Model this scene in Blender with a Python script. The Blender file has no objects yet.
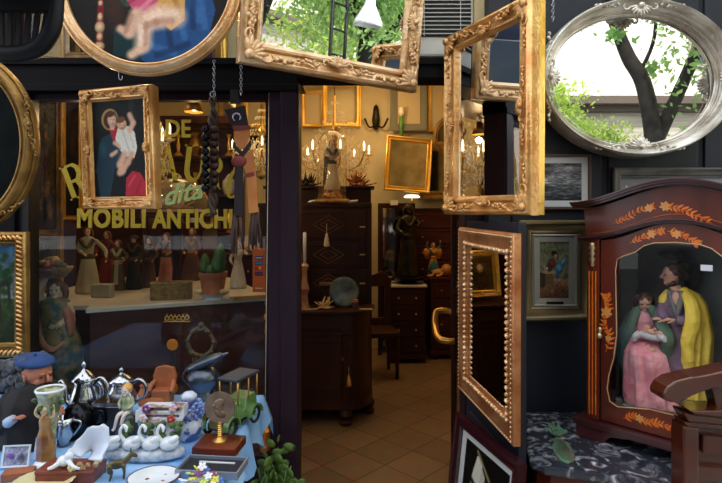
import bpy, bmesh, math, random
import numpy as np
from mathutils import Vector, Matrix
from mathutils.geometry import tessellate_polygon
PI = math.pi
F, YH, CH, CX = 520.0, 218.0, 1.6, 361.0
C = bpy.context.scene.collection
rnd = random.Random(7)

def V(*a): return Vector(a)
def P(px, py, Y):                     # a point of the place seen at this pixel, Y metres ahead
    return V((px-CX)/F*Y, Y, CH-(py-YH)/F*Y)
def lin(c):
    c = c/255.0
    return c/12.92 if c <= .04045 else ((c+.055)/1.055)**2.4
def col(r, g, b): return (lin(r), lin(g), lin(b), 1.0)

# ------------------------------------------------------------------ objects
def thing(name, label, cat, loc=(0,0,0), rotz=0, group=None, mat=None):
    o = bpy.data.objects.new(name, None); C.objects.link(o)
    o.empty_display_size = .05
    if mat is not None: o.matrix_world = mat
    else: o.location = loc; o.rotation_euler = (0,0,rotz)
    o['label'] = label; o['category'] = cat
    if group: o['group'] = group
    return o
def tag(o, label, cat, group=None):
    o['label'] = label; o['category'] = cat
    if group: o['group'] = group
    return o
def link(name, me, m, parent=None, loc=None, rot=None, scale=None):
    o = bpy.data.objects.new(name, me); C.objects.link(o)
    if m is not None and not len(me.materials): me.materials.append(m)
    if parent is not None: o.parent = parent
    if loc is not None: o.location = loc
    if rot is not None: o.rotation_euler = rot
    if scale is not None: o.scale = scale if hasattr(scale, '__len__') else (scale,)*3
    return o
def obj(name, bm, m, parent=None, smooth=True, bev=0, loc=None, rot=None, scale=None, subd=0, voxel=0, soften=2):
    me = bpy.data.meshes.new(name)
    bmesh.ops.recalc_face_normals(bm, faces=bm.faces)
    bm.to_mesh(me); bm.free()
    if smooth is True: me.shade_smooth()
    elif smooth: me.shade_smooth(); me.set_sharp_from_angle(angle=smooth)
    o = link(name, me, m, parent, loc, rot, scale)
    if voxel:
        d = o.modifiers.new('fuse', 'REMESH'); d.mode = 'VOXEL'; d.voxel_size = voxel; d.use_smooth_shade = True
        d = o.modifiers.new('soft', 'SMOOTH'); d.iterations = soften
    if bev:
        d = o.modifiers.new('edge', 'BEVEL'); d.width = bev; d.segments = 2; d.limit_method = 'ANGLE'
    if subd:
        d = o.modifiers.new('sub', 'SUBSURF'); d.levels = subd; d.render_levels = subd
    return o
A35 = math.radians(35)
def struct(name, bm, m, parent=None, **k):
    k.setdefault('smooth', False)
    o = obj(name, bm, m, parent, **k)
    if parent is None: o['kind'] = 'structure'
    return o
def dup(root, loc=None, rotz=None, label=None, group=None):
    r = root.copy(); C.objects.link(r)
    if loc is not None: r.location = loc
    if rotz is not None: r.rotation_euler = (0,0,rotz)
    if label: r['label'] = label
    if group: r['group'] = group
    for ch in list(root.children):
        c = ch.copy(); C.objects.link(c); c.parent = r
        for g in ch.children:
            d = g.copy(); C.objects.link(d); d.parent = c
    return r

# ------------------------------------------------------------------ shapes
def B(): return bmesh.new()
def box(bm, x0, x1, y0, y1, z0, z1, M=None):
    vs = [bm.verts.new(p) for p in ((x0,y0,z0),(x1,y0,z0),(x1,y1,z0),(x0,y1,z0),(x0,y0,z1),(x1,y0,z1),(x1,y1,z1),(x0,y1,z1))]
    for f in ((3,2,1,0),(4,5,6,7),(0,1,5,4),(1,2,6,5),(2,3,7,6),(3,0,4,7)): bm.faces.new([vs[i] for i in f])
    if M is not None: bmesh.ops.transform(bm, matrix=M, verts=vs)
    return bm
def cbox(bm, c, s, M=None): return box(bm, c[0]-s[0]/2, c[0]+s[0]/2, c[1]-s[1]/2, c[1]+s[1]/2, c[2]-s[2]/2, c[2]+s[2]/2, M)
def loft(bm, rings, close=True, cap=True):
    R = [[bm.verts.new(p) for p in r] for r in rings]
    n = len(R[0])
    for a, b in zip(R, R[1:]):
        for i in range(n if close else n-1):
            j = (i+1) % n
            try: bm.faces.new((a[i], a[j], b[j], b[i]))
            except ValueError: pass
    if cap and close:
        bm.faces.new(R[0][::-1]); bm.faces.new(R[-1])
    return R
def tube(bm, pts, rad, n=8, cap=True, sq=1.0):
    pts = [Vector(p) for p in pts]
    if not hasattr(rad, '__len__'): rad = [rad]*len(pts)
    t0 = (pts[1]-pts[0]).normalized()
    up = V(0,0,1) if abs(t0.z) < .9 else V(0,1,0)
    a = t0.cross(up).normalized(); rings = []
    for i, p in enumerate(pts):
        t = (pts[min(i+1, len(pts)-1)]-pts[max(i-1, 0)]).normalized()
        a = (a-t*a.dot(t)).normalized(); b = t.cross(a)
        rings.append([p+(a*math.cos(2*PI*k/n)+b*math.sin(2*PI*k/n)*sq)*rad[i] for k in range(n)])
    loft(bm, rings, True, cap); return bm
def curve(pts, n=6):                  # Catmull-Rom through points
    pts = [Vector(p) for p in pts]; q = [pts[0]*2-pts[1]]+pts+[pts[-1]*2-pts[-2]]; out = []
    for i in range(1, len(q)-2):
        for k in range(n):
            t = k/n
            out.append(.5*((2*q[i])+(q[i+1]-q[i-1])*t+(2*q[i-1]-5*q[i]+4*q[i+1]-q[i+2])*t*t+(3*q[i]-q[i-1]-3*q[i+1]+q[i+2])*t**3))
    out.append(pts[-1]); return out
def lerps(v, n):                      # radii for curve()
    out = []
    for a, b in zip(v, v[1:]): out += [a+(b-a)*k/n for k in range(n)]
    return out+[v[-1]]
def ctube(bm, pts, rad, n=8, seg=5, sq=1.0):
    if not hasattr(rad, '__len__'): rad = [rad]*len(pts)
    return tube(bm, curve(pts, seg), lerps(rad, seg), n, True, sq)
def lathe(bm, prof, n=20, c=(0,0,0), lobes=0, amp=0, sx=1, sy=1):
    rings = []
    for r, z in prof:
        r = max(r, 1e-4)
        rings.append([V(c[0]+sx*r*(1+amp*math.cos(lobes*2*PI*k/n))*math.cos(2*PI*k/n), c[1]+sy*r*(1+amp*math.cos(lobes*2*PI*k/n))*math.sin(2*PI*k/n), c[2]+z) for k in range(n)])
    loft(bm, rings); return bm
def ell(bm, c, r, M=None, n=10, m=7):
    if not hasattr(r, '__len__'): r = (r, r, r)
    c = Vector(c); rings = []
    for i in range(m+1):
        a = -PI/2+PI*i/m; cr = max(math.cos(a), .02)
        ring = []
        for k in range(n):
            p = V(r[0]*cr*math.cos(2*PI*k/n), r[1]*cr*math.sin(2*PI*k/n), r[2]*math.sin(a))
            ring.append(c+(M @ p if M is not None else p))
        rings.append(ring)
    loft(bm, rings); return bm
def rot(ax, ang): return Matrix.Rotation(ang, 3, ax)
def torus(bm, c, R, r, M=None, n=20, m=6, a0=0, a1=2*PI):
    c = Vector(c); full = abs(a1-a0-2*PI) < 1e-6; rings = []
    for i in range(n if full else n+1):
        a = a0+(a1-a0)*i/n
        rings.append([c+(lambda p: M @ p if M is not None else p)(V((R+r*math.cos(2*PI*k/m))*math.cos(a), (R+r*math.cos(2*PI*k/m))*math.sin(a), r*math.sin(2*PI*k/m))) for k in range(m)])
    if full: rings.append(rings[0])
    loft(bm, rings, True, not full)
    if full: bmesh.ops.remove_doubles(bm, verts=bm.verts, dist=1e-6)
    return bm
def prism(bm, outer, y0, y1, holes=(), f=None):   # outline in the x-z plane, between depths y0 and y1
    loops = [[V(p[0], 0, p[1]) for p in L] for L in [outer]+list(holes)]
    tris = tessellate_polygon([[Vector((p.x, p.z, 0)) for p in L] for L in loops])
    flat = [p for L in loops for p in L]
    a = [bm.verts.new((p.x, y0, p.z)) for p in flat]; b = [bm.verts.new((p.x, y1, p.z)) for p in flat]
    for t in tris:
        try: bm.faces.new([a[i] for i in t]); bm.faces.new([b[i] for i in t][::-1])
        except ValueError: pass
    s = 0
    for L in loops:
        n = len(L)
        for i in range(n):
            j = (i+1) % n
            bm.faces.new((a[s+i], a[s+j], b[s+j], b[s+i]))
        s += n
    return bm
def slab(bm, outline, z0, z1):                    # outline in x-y
    a = [bm.verts.new((p[0], p[1], z0)) for p in outline]; b = [bm.verts.new((p[0], p[1], z1)) for p in outline]
    bm.faces.new(a[::-1]); bm.faces.new(b); n = len(a)
    for i in range(n): bm.faces.new((a[i], a[(i+1) % n], b[(i+1) % n], b[i]))
    return bm

# ------------------------------------------------------------------ materials
MATS = {}
def mat(name, c, rough=.5, metal=0, c2=None, scale=8, bump=0, stretch=None, spec=None, coat=0, detail=4, ramp=(.35,.65), bscale=None, emit=0, sheen=0, space='Object'):
    if name in MATS: return MATS[name]
    m = bpy.data.materials.new(name); m.use_nodes = True
    nt = m.node_tree; b = nt.nodes['Principled BSDF']
    b.inputs['Base Color'].default_value = c; b.inputs['Roughness'].default_value = rough; b.inputs['Metallic'].default_value = metal
    if spec is not None: b.inputs['Specular IOR Level'].default_value = spec
    if coat: b.inputs['Coat Weight'].default_value = coat; b.inputs['Coat Roughness'].default_value = .12
    if sheen: b.inputs['Sheen Weight'].default_value = sheen
    if emit: b.inputs['Emission Color'].default_value = c; b.inputs['Emission Strength'].default_value = emit
    if c2 or bump:
        tc = nt.nodes.new('ShaderNodeTexCoord'); mp = nt.nodes.new('ShaderNodeMapping')
        nt.links.new(tc.outputs[space], mp.inputs[0])
        if stretch: mp.inputs['Scale'].default_value = stretch
        nz = nt.nodes.new('ShaderNodeTexNoise'); nz.inputs['Scale'].default_value = scale; nz.inputs['Detail'].default_value = detail
        nt.links.new(mp.outputs[0], nz.inputs['Vector'])
        if c2:
            r = nt.nodes.new('ShaderNodeValToRGB'); r.color_ramp.elements[0].position = ramp[0]; r.color_ramp.elements[1].position = ramp[1]
            r.color_ramp.elements[0].color = c; r.color_ramp.elements[1].color = c2
            nt.links.new(nz.outputs['Fac'], r.inputs[0]); nt.links.new(r.outputs[0], b.inputs['Base Color'])
        if bump:
            nb = nz
            if bscale:
                nb = nt.nodes.new('ShaderNodeTexNoise'); nb.inputs['Scale'].default_value = bscale; nb.inputs['Detail'].default_value = 3
                nt.links.new(mp.outputs[0], nb.inputs['Vector'])
            bp = nt.nodes.new('ShaderNodeBump'); bp.inputs['Strength'].default_value = bump; bp.inputs['Distance'].default_value = .01
            nt.links.new(nb.outputs['Fac'], bp.inputs['Height']); nt.links.new(bp.outputs[0], b.inputs['Normal'])
    MATS[name] = m; return m
def glassmat(name, tint=(1,1,1,1), ior=1.5, rough=0.0, gain=1.0, haze=0, hazecol=(.5,.5,.5,1)):
    m = bpy.data.materials.new(name); m.use_nodes = True; nt = m.node_tree
    for n in list(nt.nodes):
        if n.type == 'BSDF_PRINCIPLED': nt.nodes.remove(n)
    out = nt.nodes['Material Output']
    t = nt.nodes.new('ShaderNodeBsdfTransparent'); t.inputs[0].default_value = tint
    g = nt.nodes.new('ShaderNodeBsdfGlossy'); g.inputs['Roughness'].default_value = rough
    fr = nt.nodes.new('ShaderNodeFresnel'); fr.inputs[0].default_value = ior
    mul = nt.nodes.new('ShaderNodeMath'); mul.operation = 'MULTIPLY'; mul.use_clamp = True; mul.inputs[1].default_value = gain
    mx = nt.nodes.new('ShaderNodeMixShader')
    ge = nt.nodes.new('ShaderNodeNewGeometry'); inv = nt.nodes.new('ShaderNodeMath'); inv.operation = 'SUBTRACT'; inv.inputs[0].default_value = 1
    m3 = nt.nodes.new('ShaderNodeMath'); m3.operation = 'MULTIPLY'   # a pane reflects once, from its front
    nt.links.new(ge.outputs['Backfacing'], inv.inputs[1]); nt.links.new(fr.outputs[0], mul.inputs[0]); nt.links.new(mul.outputs[0], m3.inputs[0]); nt.links.new(inv.outputs[0], m3.inputs[1]); nt.links.new(m3.outputs[0], mx.inputs[0])
    base = t.outputs[0]
    if haze:
        d = nt.nodes.new('ShaderNodeBsdfDiffuse'); d.inputs[0].default_value = hazecol
        m2 = nt.nodes.new('ShaderNodeMixShader')
        tc = nt.nodes.new('ShaderNodeTexCoord'); nz = nt.nodes.new('ShaderNodeTexNoise'); nz.inputs['Scale'].default_value = 3; nz.inputs['Detail'].default_value = 5
        nt.links.new(tc.outputs['Object'], nz.inputs['Vector'])
        hm = nt.nodes.new('ShaderNodeMath'); hm.operation = 'MULTIPLY'; hm.inputs[1].default_value = haze*2
        nt.links.new(nz.outputs['Fac'], hm.inputs[0]); nt.links.new(hm.outputs[0], m2.inputs[0])
        nt.links.new(base, m2.inputs[1]); nt.links.new(d.outputs[0], m2.inputs[2]); base = m2.outputs[0]
    nt.links.new(base, mx.inputs[1]); nt.links.new(g.outputs[0], mx.inputs[2])
    nt.links.new(mx.outputs[0], out.inputs[0]); MATS[name] = m; return m

gold = mat('gilt gesso', col(208,140,68), .28, .58, col(248,196,122), 9, .4, bscale=60, coat=.5)
gold_bright = mat('bright gilt', col(232,172,60), .3, .6, col(250,205,105), 6, .2, bscale=50)
gold_red = mat('coppery gilt', col(172,104,60), .34, .7, col(222,160,110), 8, .3, bscale=70)
gold_pale = mat('pale gilt', col(218,164,104), .28, .56, col(252,214,164), 9, .4, bscale=70, coat=.5)
gold_dark = mat('dull gilt', col(120,88,40), .42, .6, col(176,136,70), 10, .35, bscale=60)
gold_olive = mat('olive gilt', col(98,84,58), .36, .55, col(142,124,88), 3, .08)
silver = mat('silver leaf', col(176,166,150), .3, .65, col(246,240,228), 7, .25, bscale=50)
silver_metal = mat('polished silver', col(205,208,215), .16, 1, col(150,155,165), 20, .05)
black_metal = mat('dark tarnished silver', col(30,30,36), .2, .8)
mirror_m = mat('mirror glass', (.86,.88,.87,1), .012, 1)
mirror_dark_refl = mat('mirror with dark reflection tint', (.2,.18,.14,1), .04, 1, (.1,.09,.07,1), 5)  # dark tint stands in for the dark view this mirror reflects
mirror_old = mat('aged mirror glass', (.62,.56,.42,1), .05, 1, (.4,.35,.25,1), 6)
navy = mat('navy painted wall', col(10,15,29), .6, 0, col(17,24,42), 5, .1, bscale=30)
plum = mat('plum painted metal', col(38,23,35), .5, 0, col(43,27,39), 3, spec=.2)
black_wood = mat('black stained wood', col(10,12,15), .5, 0, col(17,19,22), 12, spec=.25)
cream = mat('ochre plaster', col(196,176,128), .8, 0, col(214,196,150), 3, .1)
brownwall = mat('brown panelling', col(60,34,22), .5, 0, col(84,48,30), 5, .1, stretch=(1,1,.2))
mahog = mat('mahogany', col(76,26,14), .3, 0, col(112,46,26), 7, .05, stretch=(1,1,.15), coat=.2, spec=.35)
mahog_dark = mat('dark mahogany', col(54,22,18), .36, 0, col(80,36,28), 9, .05, stretch=(.2,1,1), spec=.3)
walnut = mat('walnut', col(58,30,18), .28, 0, col(92,50,30), 9, .05, stretch=(.25,1,1), coat=.4)
darkwood = mat('near black walnut', col(44,22,14), .42, 0, col(66,36,22), 6, .05, stretch=(1,1,.2), spec=.2)
inlay = mat('satinwood inlay', col(222,98,18), .35, 0, col(240,132,40), 40, 0)
inlay_dim = mat('pale inlay line', col(120,90,50), .4)
brass = mat('brass', col(200,155,80), .28, .9)
bronze = mat('dark bronze', col(34,28,20), .35, .7, col(60,52,36), 9, .2)
white_china = mat('white porcelain', col(226,228,232), .12, 0, coat=.6)
blue_china = mat('blue glaze', col(60,84,160), .15, 0, col(190,200,228), 26, 0, coat=.5, ramp=(.4,.6))
terra = mat('terracotta', col(150,84,48), .6, 0, col(176,104,62), 12, .1)
green_leaf = mat('leaf green', col(70,104,44), .5, 0, col(120,150,70), 3)
skin = mat('painted skin', col(214,160,134), .45, 0, col(226,176,150), 8)
skin_dark = mat('weathered skin', col(170,98,72), .5, 0, col(196,126,96), 14, .1)
hair_brown = mat('brown hair', col(58,36,24), .6, 0, col(90,60,40), 30, .5, stretch=(1,1,.2))
glass_win = glassmat('window glass', (.93,.95,.94,1), 1.5, 0, 1.0, .003, (.6,.65,.7,1))
glass_thin = glassmat('thin clear glass', (.97,.96,.93,1), 1.45, 0, 1.0)
glass_case = glassmat('case glass', (.98,.98,.98,1), 1.5, 0, .5)
crystal = glassmat('cut crystal', (.95,.9,.8,1), 1.5, .1, 1.5, .42, (1,.92,.7,1))
def marble_mat(name, a, b, sc, thin=.04):
    m = mat(name, a, .14, 0, coat=.4); nt = m.node_tree; bs = nt.nodes['Principled BSDF']
    tc = nt.nodes.new('ShaderNodeTexCoord'); n1 = nt.nodes.new('ShaderNodeTexNoise'); n1.inputs['Scale'].default_value = sc; n1.inputs['Detail'].default_value = 8; n1.inputs['Distortion'].default_value = 1.4
    r = nt.nodes.new('ShaderNodeValToRGB'); e = r.color_ramp.elements
    e[0].position = .5; e[0].color = a; e[1].position = .74; e[1].color = b
    k = e.new(.6); k.color = tuple(a[i]*.8+b[i]*.2 for i in range(3))+(1,)
    nt.links.new(tc.outputs['Object'], n1.inputs['Vector']); nt.links.new(n1.outputs['Fac'], r.inputs[0]); nt.links.new(r.outputs[0], bs.inputs['Base Color'])
    return m
marble = marble_mat('grey veined marble', col(50,52,62), col(245,246,250), 17)
marble_pale = mat('pale marble', col(190,180,165), .3, 0, col(214,206,192), 6)
def tile_mat():
    m = mat('floor tiles', col(140,104,66), .45); nt = m.node_tree; bs = nt.nodes['Principled BSDF']
    tc = nt.nodes.new('ShaderNodeTexCoord'); mp = nt.nodes.new('ShaderNodeMapping'); mp.inputs['Rotation'].default_value = (0,0,math.radians(TILE_ROT)); mp.inputs['Location'].default_value = (TILE_DX, TILE_DY, 0)
    br = nt.nodes.new('ShaderNodeTexBrick'); br.offset = 0; br.squash = 1
    br.inputs['Scale'].default_value = 1; br.inputs['Brick Width'].default_value = .287; br.inputs['Row Height'].default_value = .287
    br.inputs['Mortar Size'].default_value = .004; br.inputs['Mortar Smooth'].default_value = .4
    br.inputs['Color1'].default_value = col(158,126,92); br.inputs['Color2'].default_value = col(132,102,72); br.inputs['Mortar'].default_value = col(52,36,22)
    nz = nt.nodes.new('ShaderNodeTexNoise'); nz.inputs['Scale'].default_value = 9; nz.inputs['Detail'].default_value = 6
    mx = nt.nodes.new('ShaderNodeMix'); mx.data_type = 'RGBA'; mx.blend_type = 'MULTIPLY'; mx.inputs[0].default_value = .5
    nt.links.new(tc.outputs['Object'], mp.inputs[0]); nt.links.new(mp.outputs[0], br.inputs[0]); nt.links.new(tc.outputs['Object'], nz.inputs[0])
    nt.links.new(br.outputs['Color'], mx.inputs[6]); nt.links.new(nz.outputs['Color'], mx.inputs[7]); nt.links.new(mx.outputs[2], bs.inputs['Base Color'])
    return m
TILE_ROT, TILE_DX, TILE_DY = -46, -.234, -.2177
def paint_mat():
    m = mat('painted canvas', (1,1,1,1), .55, spec=.15); nt = m.node_tree
    a = nt.nodes.new('ShaderNodeAttribute'); a.attribute_name = 'Col'
    nt.links.new(a.outputs['Color'], nt.nodes['Principled BSDF'].inputs['Base Color']); return m
canvas_m = paint_mat()

# ------------------------------------------------------------------ painted pictures
class Art:
    def __init__(s, nx, ny, bg, asp=None):
        s.nx, s.ny = nx, ny; u, v = np.meshgrid((np.arange(nx)+.5)/nx, (np.arange(ny)+.5)/ny)
        s.u, s.v = u, v; s.a = np.zeros((ny, nx, 3)); s.a[:] = bg; s.asp = asp or ny/nx; s.r = np.random.RandomState(3)
    def mixin(s, al, c, shade=None):
        c = np.array(c, float)
        cc = c[None,None,:]*np.ones_like(s.a)
        if shade is not None: cc = np.clip(cc*shade[...,None], 0, 255)
        s.a = s.a*(1-al[...,None])+cc*al[...,None]
    def ell(s, x, y, rx, ry, c, ang=0, soft=.2, mod=.35, op=1):   # radii in widths; ang degrees
        a = math.radians(ang); dx = s.u-x; dy = (s.v-y)*s.asp
        X = dx*math.cos(a)+dy*math.sin(a); Y = -dx*math.sin(a)+dy*math.cos(a)
        d = np.sqrt((X/rx)**2+(Y/ry)**2)
        sh = 1+mod*(.35-d)+mod*.5*(-X/rx*.5+Y/ry*.5)
        s.mixin(np.clip((1-d)/soft, 0, 1)*op, c, sh); return s
    def poly(s, pts, c, op=1):
        ins = np.zeros_like(s.u, bool); n = len(pts)
        for i in range(n):
            x1, y1 = pts[i]; x2, y2 = pts[(i+1) % n]
            if y1 == y2: continue
            k = ((y1 > s.v) != (y2 > s.v)) & (s.u < (x2-x1)*(s.v-y1)/(y2-y1)+x1); ins ^= k
        s.mixin(ins*float(op), c); return s
    def line(s, pts, w, c, op=1):
        for (x1,y1),(x2,y2) in zip(pts, pts[1:]):
            ax, ay, bx, by = x1, y1*s.asp, x2, y2*s.asp; L = (bx-ax)**2+(by-ay)**2+1e-9
            t = np.clip(((s.u-ax)*(bx-ax)+(s.v*s.asp-ay)*(by-ay))/L, 0, 1)
            d = np.hypot(s.u-ax-t*(bx-ax), s.v*s.asp-ay-t*(by-ay)); s.mixin(np.clip(1.5-d/w, 0, 1)*op, c)
        return s
    def vgrad(s, y0, y1, c0, c1, op=1):
        t = np.clip((s.v-y0)/(y1-y0), 0, 1)[...,None]; m = ((s.v >= y0) & (s.v <= y1))[...,None]*op
        s.a = s.a*(1-m)+(np.array(c0)*(1-t)+np.array(c1)*t)*m; return s
    def noise(s, k, cell=6, sx=1):
        for cc in (cell, max(1, cell//3)):
            h, w = s.ny//cc+2, int(s.nx//(cc*sx))+2
            g = s.r.randn(h, w); yi = np.arange(s.ny)/cc; xi = np.arange(s.nx)/(cc*sx)
            y0 = yi.astype(int); x0 = xi.astype(int); fy = (yi-y0)[:,None]; fx = (xi-x0)[None,:]
            G = g[y0][:,x0]*(1-fy)*(1-fx)+g[y0+1][:,x0]*fy*(1-fx)+g[y0][:,x0+1]*(1-fy)*fx+g[y0+1][:,x0+1]*fy*fx
            s.a = np.clip(s.a*(1+k*G[...,None]*.6), 0, 255)
        return s
    def make(s, name, parent, W, H, y=0, oval=False, loc=(0,0,0), m=None):
        nx, ny = s.nx, s.ny; a = np.clip(s.a, 0, 255)/255
        a = np.where(a <= .04045, a/12.92, ((a+.055)/1.055)**2.4)
        X = (np.arange(nx)/(nx-1)-.5)*W; Z = (np.arange(ny)/(ny-1)-.5)*H
        gx, gz = np.meshgrid(X, Z)
        vs = np.stack([gx, np.full_like(gx, y), gz], -1).reshape(-1, 3)
        i = np.arange(nx*ny).reshape(ny, nx)
        q = np.stack([i[:-1,:-1], i[:-1,1:], i[1:,1:], i[1:,:-1]], -1).reshape(-1, 4)
        if oval:
            c = vs[q].mean(1); q = q[(c[:,0]/(W/2))**2+(c[:,2]/(H/2))**2 <= 1]
        me = bpy.data.meshes.new(name); me.from_pydata(vs.tolist(), [], q.tolist())
        at = me.color_attributes.new('Col', 'FLOAT_COLOR', 'POINT')
        at.data.foreach_set('color', np.concatenate([a.reshape(-1,3), np.ones((nx*ny,1))], 1).ravel().astype(np.float32))
        return link(name, me, m or canvas_m, parent, loc)

# ------------------------------------------------------------------ frames
def rectprof(bm, w, h, prof):
    rings = []
    for a, b in prof:
        x, z = w/2-a, h/2-a
        rings.append([V(-x,-b,-z), V(x,-b,-z), V(x,-b,z), V(-x,-b,z)])
    loft(bm, rings, True, False); return bm
def ovalprof(bm, w, h, prof, n=96):
    loft(bm, [[V((w/2-a)*math.cos(2*PI*k/n), -b, (h/2-a)*math.sin(2*PI*k/n)) for k in range(n)] for a, b in prof], True, False); return bm
def orn_corner(seed=1):
    r = random.Random(seed); bm = B()
    for k in range(7):
        a = math.radians(-12+k*19); L = .5+.1*(k % 2)
        ell(bm, (.16+math.cos(a)*L*.5, -.13, .16+math.sin(a)*L*.5), (L*.52, .09, .085), rot('Y', -a), 8, 5)
    ell(bm, (.16,-.2,.16), (.15,.12,.15), None, 8, 6)
    for s in (0, 1):
        pts = []
        for k in range(11):
            t = k/10; a = t*4.6; rr = .2*(1-t*.75)
            x, z = .72+t*.1+rr*math.cos(a+PI), .17+rr*math.sin(a+PI)*(1)
            pts.append(V(x,-.12-.06*t,z) if s == 0 else V(z,-.12-.06*t,x))
        tube(bm, pts, [.055*(1-.5*k/10) for k in range(11)], 6)
        for k in range(5):
            x = 1.0+k*.13; z = .14+.06*math.sin(k*2.2)
            c = (x,-.1,z) if s == 0 else (z,-.1,x)
            ell(bm, c, (.12-.012*k,.075,.06), rot('Y', (r.uniform(-.5,.5) if s == 0 else PI/2+r.uniform(-.5,.5))), 7, 5)
    me = bpy.data.meshes.new('corner_ornament'); bm.normal_update(); bmesh.ops.recalc_face_normals(bm, faces=bm.faces); bm.to_mesh(me); bm.free(); me.shade_smooth(); return me
def orn_mid(seed=2):
    r = random.Random(seed); bm = B()
    for k in range(9):
        a = math.radians(10+k*20); L = .34
        ell(bm, (math.cos(a)*.18,-.13,.02+math.sin(a)*.16), (.19,.09,.06), rot('Y', -a), 8, 5)
    ell(bm, (0,-.2,.02), (.12,.12,.1), None, 8, 6)
    for s in (-1, 1):
        for d in (0, 1):
            pts = []
            for k in range(11):
                t = k/10; a = t*4.8; rr = .15*(1-t*.75)
                pts.append(V(s*(.45+d*.36+rr*math.cos(a+PI)), -.12-.05*t, .02+(1-2*d)*rr*math.sin(a)))
            tube(bm, pts, [.05*(1-.5*k/10) for k in range(11)], 6)
        for k in range(4):
            ell(bm, (s*(.95+k*.14),-.1,.03*math.sin(k*2)), (.12-.016*k,.07,.055), rot('Y', r.uniform(-.6,.6)), 7, 5)
    me = bpy.data.meshes.new('carved_scroll'); bmesh.ops.recalc_face_normals(bm, faces=bm.faces); bm.to_mesh(me); bm.free(); me.shade_smooth(); return me
ORN = {}
def orn(kind, m):
    k = (kind, m.name)
    if k not in ORN:
        me = orn_corner() if kind == 'c' else orn_mid(); me.materials.append(m); ORN[k] = me
    return ORN[k]
def beads(bm, w, h, a, b, step, r, oval=False):
    if oval:
        n = int(PI*(w+h)/2/step)
        for k in range(n):
            t = 2*PI*k/n; ell(bm, ((w/2-a)*math.cos(t), -b, (h/2-a)*math.sin(t)), r, None, 6, 4)
        return bm
    for (L, hor) in ((w-2*a, 1), (h-2*a, 0)):
        n = max(2, int(L/step))
        for k in range(n+1):
            s = -L/2+L*k/n
            for q in (-1, 1):
                c = (s,-b,q*(h/2-a)) if hor else (q*(w/2-a),-b,s)
                ell(bm, c, (r*(1.3 if hor else 1), r, r*(1 if hor else 1.3)), None, 6, 4)
    return bm
def ornaments(t, w, h, m, size, off, mids=(1,1), midsize=None, depth=0):
    midsize = midsize or size
    for k, (sx, sz) in enumerate(((-1,-1),(1,-1),(1,1),(-1,1))):
        link('corner_ornament', orn('c', m), None, t, (sx*(w/2-off*.3), depth, sz*(h/2-off*.3)), (0, -k*PI/2, 0), size)
    for k in range(4):
        if not mids[k % 2]: continue
        x, z = [(0,-1),(1,0),(0,1),(-1,0)][k]
        link('carved_scroll', orn('m', m), None, t, (x*(w/2-off), depth, z*(h/2-off)), (0, [0, -PI/2, PI, PI/2][k], 0), midsize)
def basis(BL, BR, TL):
    u = (BR-BL); W = u.length; u.normalize(); v = TL-BL; v = v-u*v.dot(u); H = v.length; v.normalize(); y = v.cross(u)
    M = Matrix((u, y, v)).transposed().to_4x4(); M.translation = BL+u*W/2+v*H/2; return M, W, H
def plane_part(name, W, H, y, m, parent, oval=False, n=96):
    bm = B()
    if oval: bm.faces.new([bm.verts.new((W/2*math.cos(2*PI*k/n), y, H/2*math.sin(2*PI*k/n))) for k in range(n)])
    else: box(bm, -W/2, W/2, y, y+.004, -H/2, H/2)
    return obj(name, bm, m, parent, smooth=False)
# ================================================================== the place
WY = 2.40                                        # plane of the shop front
def sbox(name, *a, m=navy, **k): return struct(name, box(B(), *a), m, **k)
fl = sbox('floor', -2.8, 2.6, 2.3, 6.4, -.05, 0, m=tile_mat())
sbox('wall_back', -2.9, 2.7, 6.4, 6.5, 0, 3.5, m=cream)
sbox('wall_left', -2.9, -2.8, 2.5, 6.4, 0, 3.5, m=cream)
sbox('wall_right', 1.5, 1.6, 2.5, 6.4, 0, 3.5, m=cream)
sbox('ceiling', -2.9, 2.7, 2.5, 6.5, 3.4, 3.5, m=mat('ceiling paint', col(190,176,140), .8))
sbox('ground', -14, 16, -12, 2.3, -.09, -.03, m=mat('asphalt', col(92,92,94), .9, 0, col(112,112,112), 30))
sbox('pavement', -8, 8, -.6, 2.3, -.05, 0, m=mat('paving', col(140,136,128), .85, 0, col(165,160,150), 8))
# the front wall of the shop: left pier, post, lintel, right navy wall
sbox('wall_front', -4.5, -1.56, 2.34, 2.52, 0, 3.6, m=mat('black painted wood', col(9,9,11), .55, 0, col(14,14,17), 9, spec=.12))
sbox('wall_front', .56, 3.6, 2.28, 2.52, 0, 3.6, m=navy)
sbox('wall_front', -1.56, .62, 2.36, 2.52, 3.05, 3.6, m=navy)
bm = B()
for k in range(7):                               # shallow boards of the navy wall
    x = .66+k*.42; box(bm, x, x+.39, 2.268, 2.285, .02, 3.3)
struct('trim_1', bm, navy, bev=.004)
bm = box(B(), -1.6, -.285, 2.33, 2.47, 2.168, 2.306); box(bm, -.285, .56, 2.33, 2.47, 2.228, 2.306); box(bm, -1.6, .56, 2.315, 2.34, 2.285, 2.315); box(bm, -1.6, -.28, 2.32, 2.34, 2.168, 2.2)
struct('trim_2', bm, mat('black beam paint', col(9,7,9), .6, 0, col(12,10,12), 3, spec=.1), bev=.003)
bm = box(B(), -.415, -.281, 2.34, 2.46, 0, 2.17); box(bm, -.36, -.285, 2.325, 2.345, 0, 2.17)
struct('trim_3', bm, plum, bev=.004)
sbox('trim_4', .47, .56, 2.36, 2.48, 0, 2.17, m=plum)
sbox('trim_5', -1.56, -.41, 2.36, 2.48, .0, .52, m=plum)
sbox('trim_6', -1.57, -1.51, 2.36, 2.44, .52, 2.17, m=mat('black sash', col(16,15,18), .4))
bm = B(); box(bm, -.437, -.413, 2.38, 2.43, .52, 2.17); box(bm, -1.51, -.437, 2.38, 2.43, 2.14, 2.17)
struct('trim_7', bm, plum)
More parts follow.
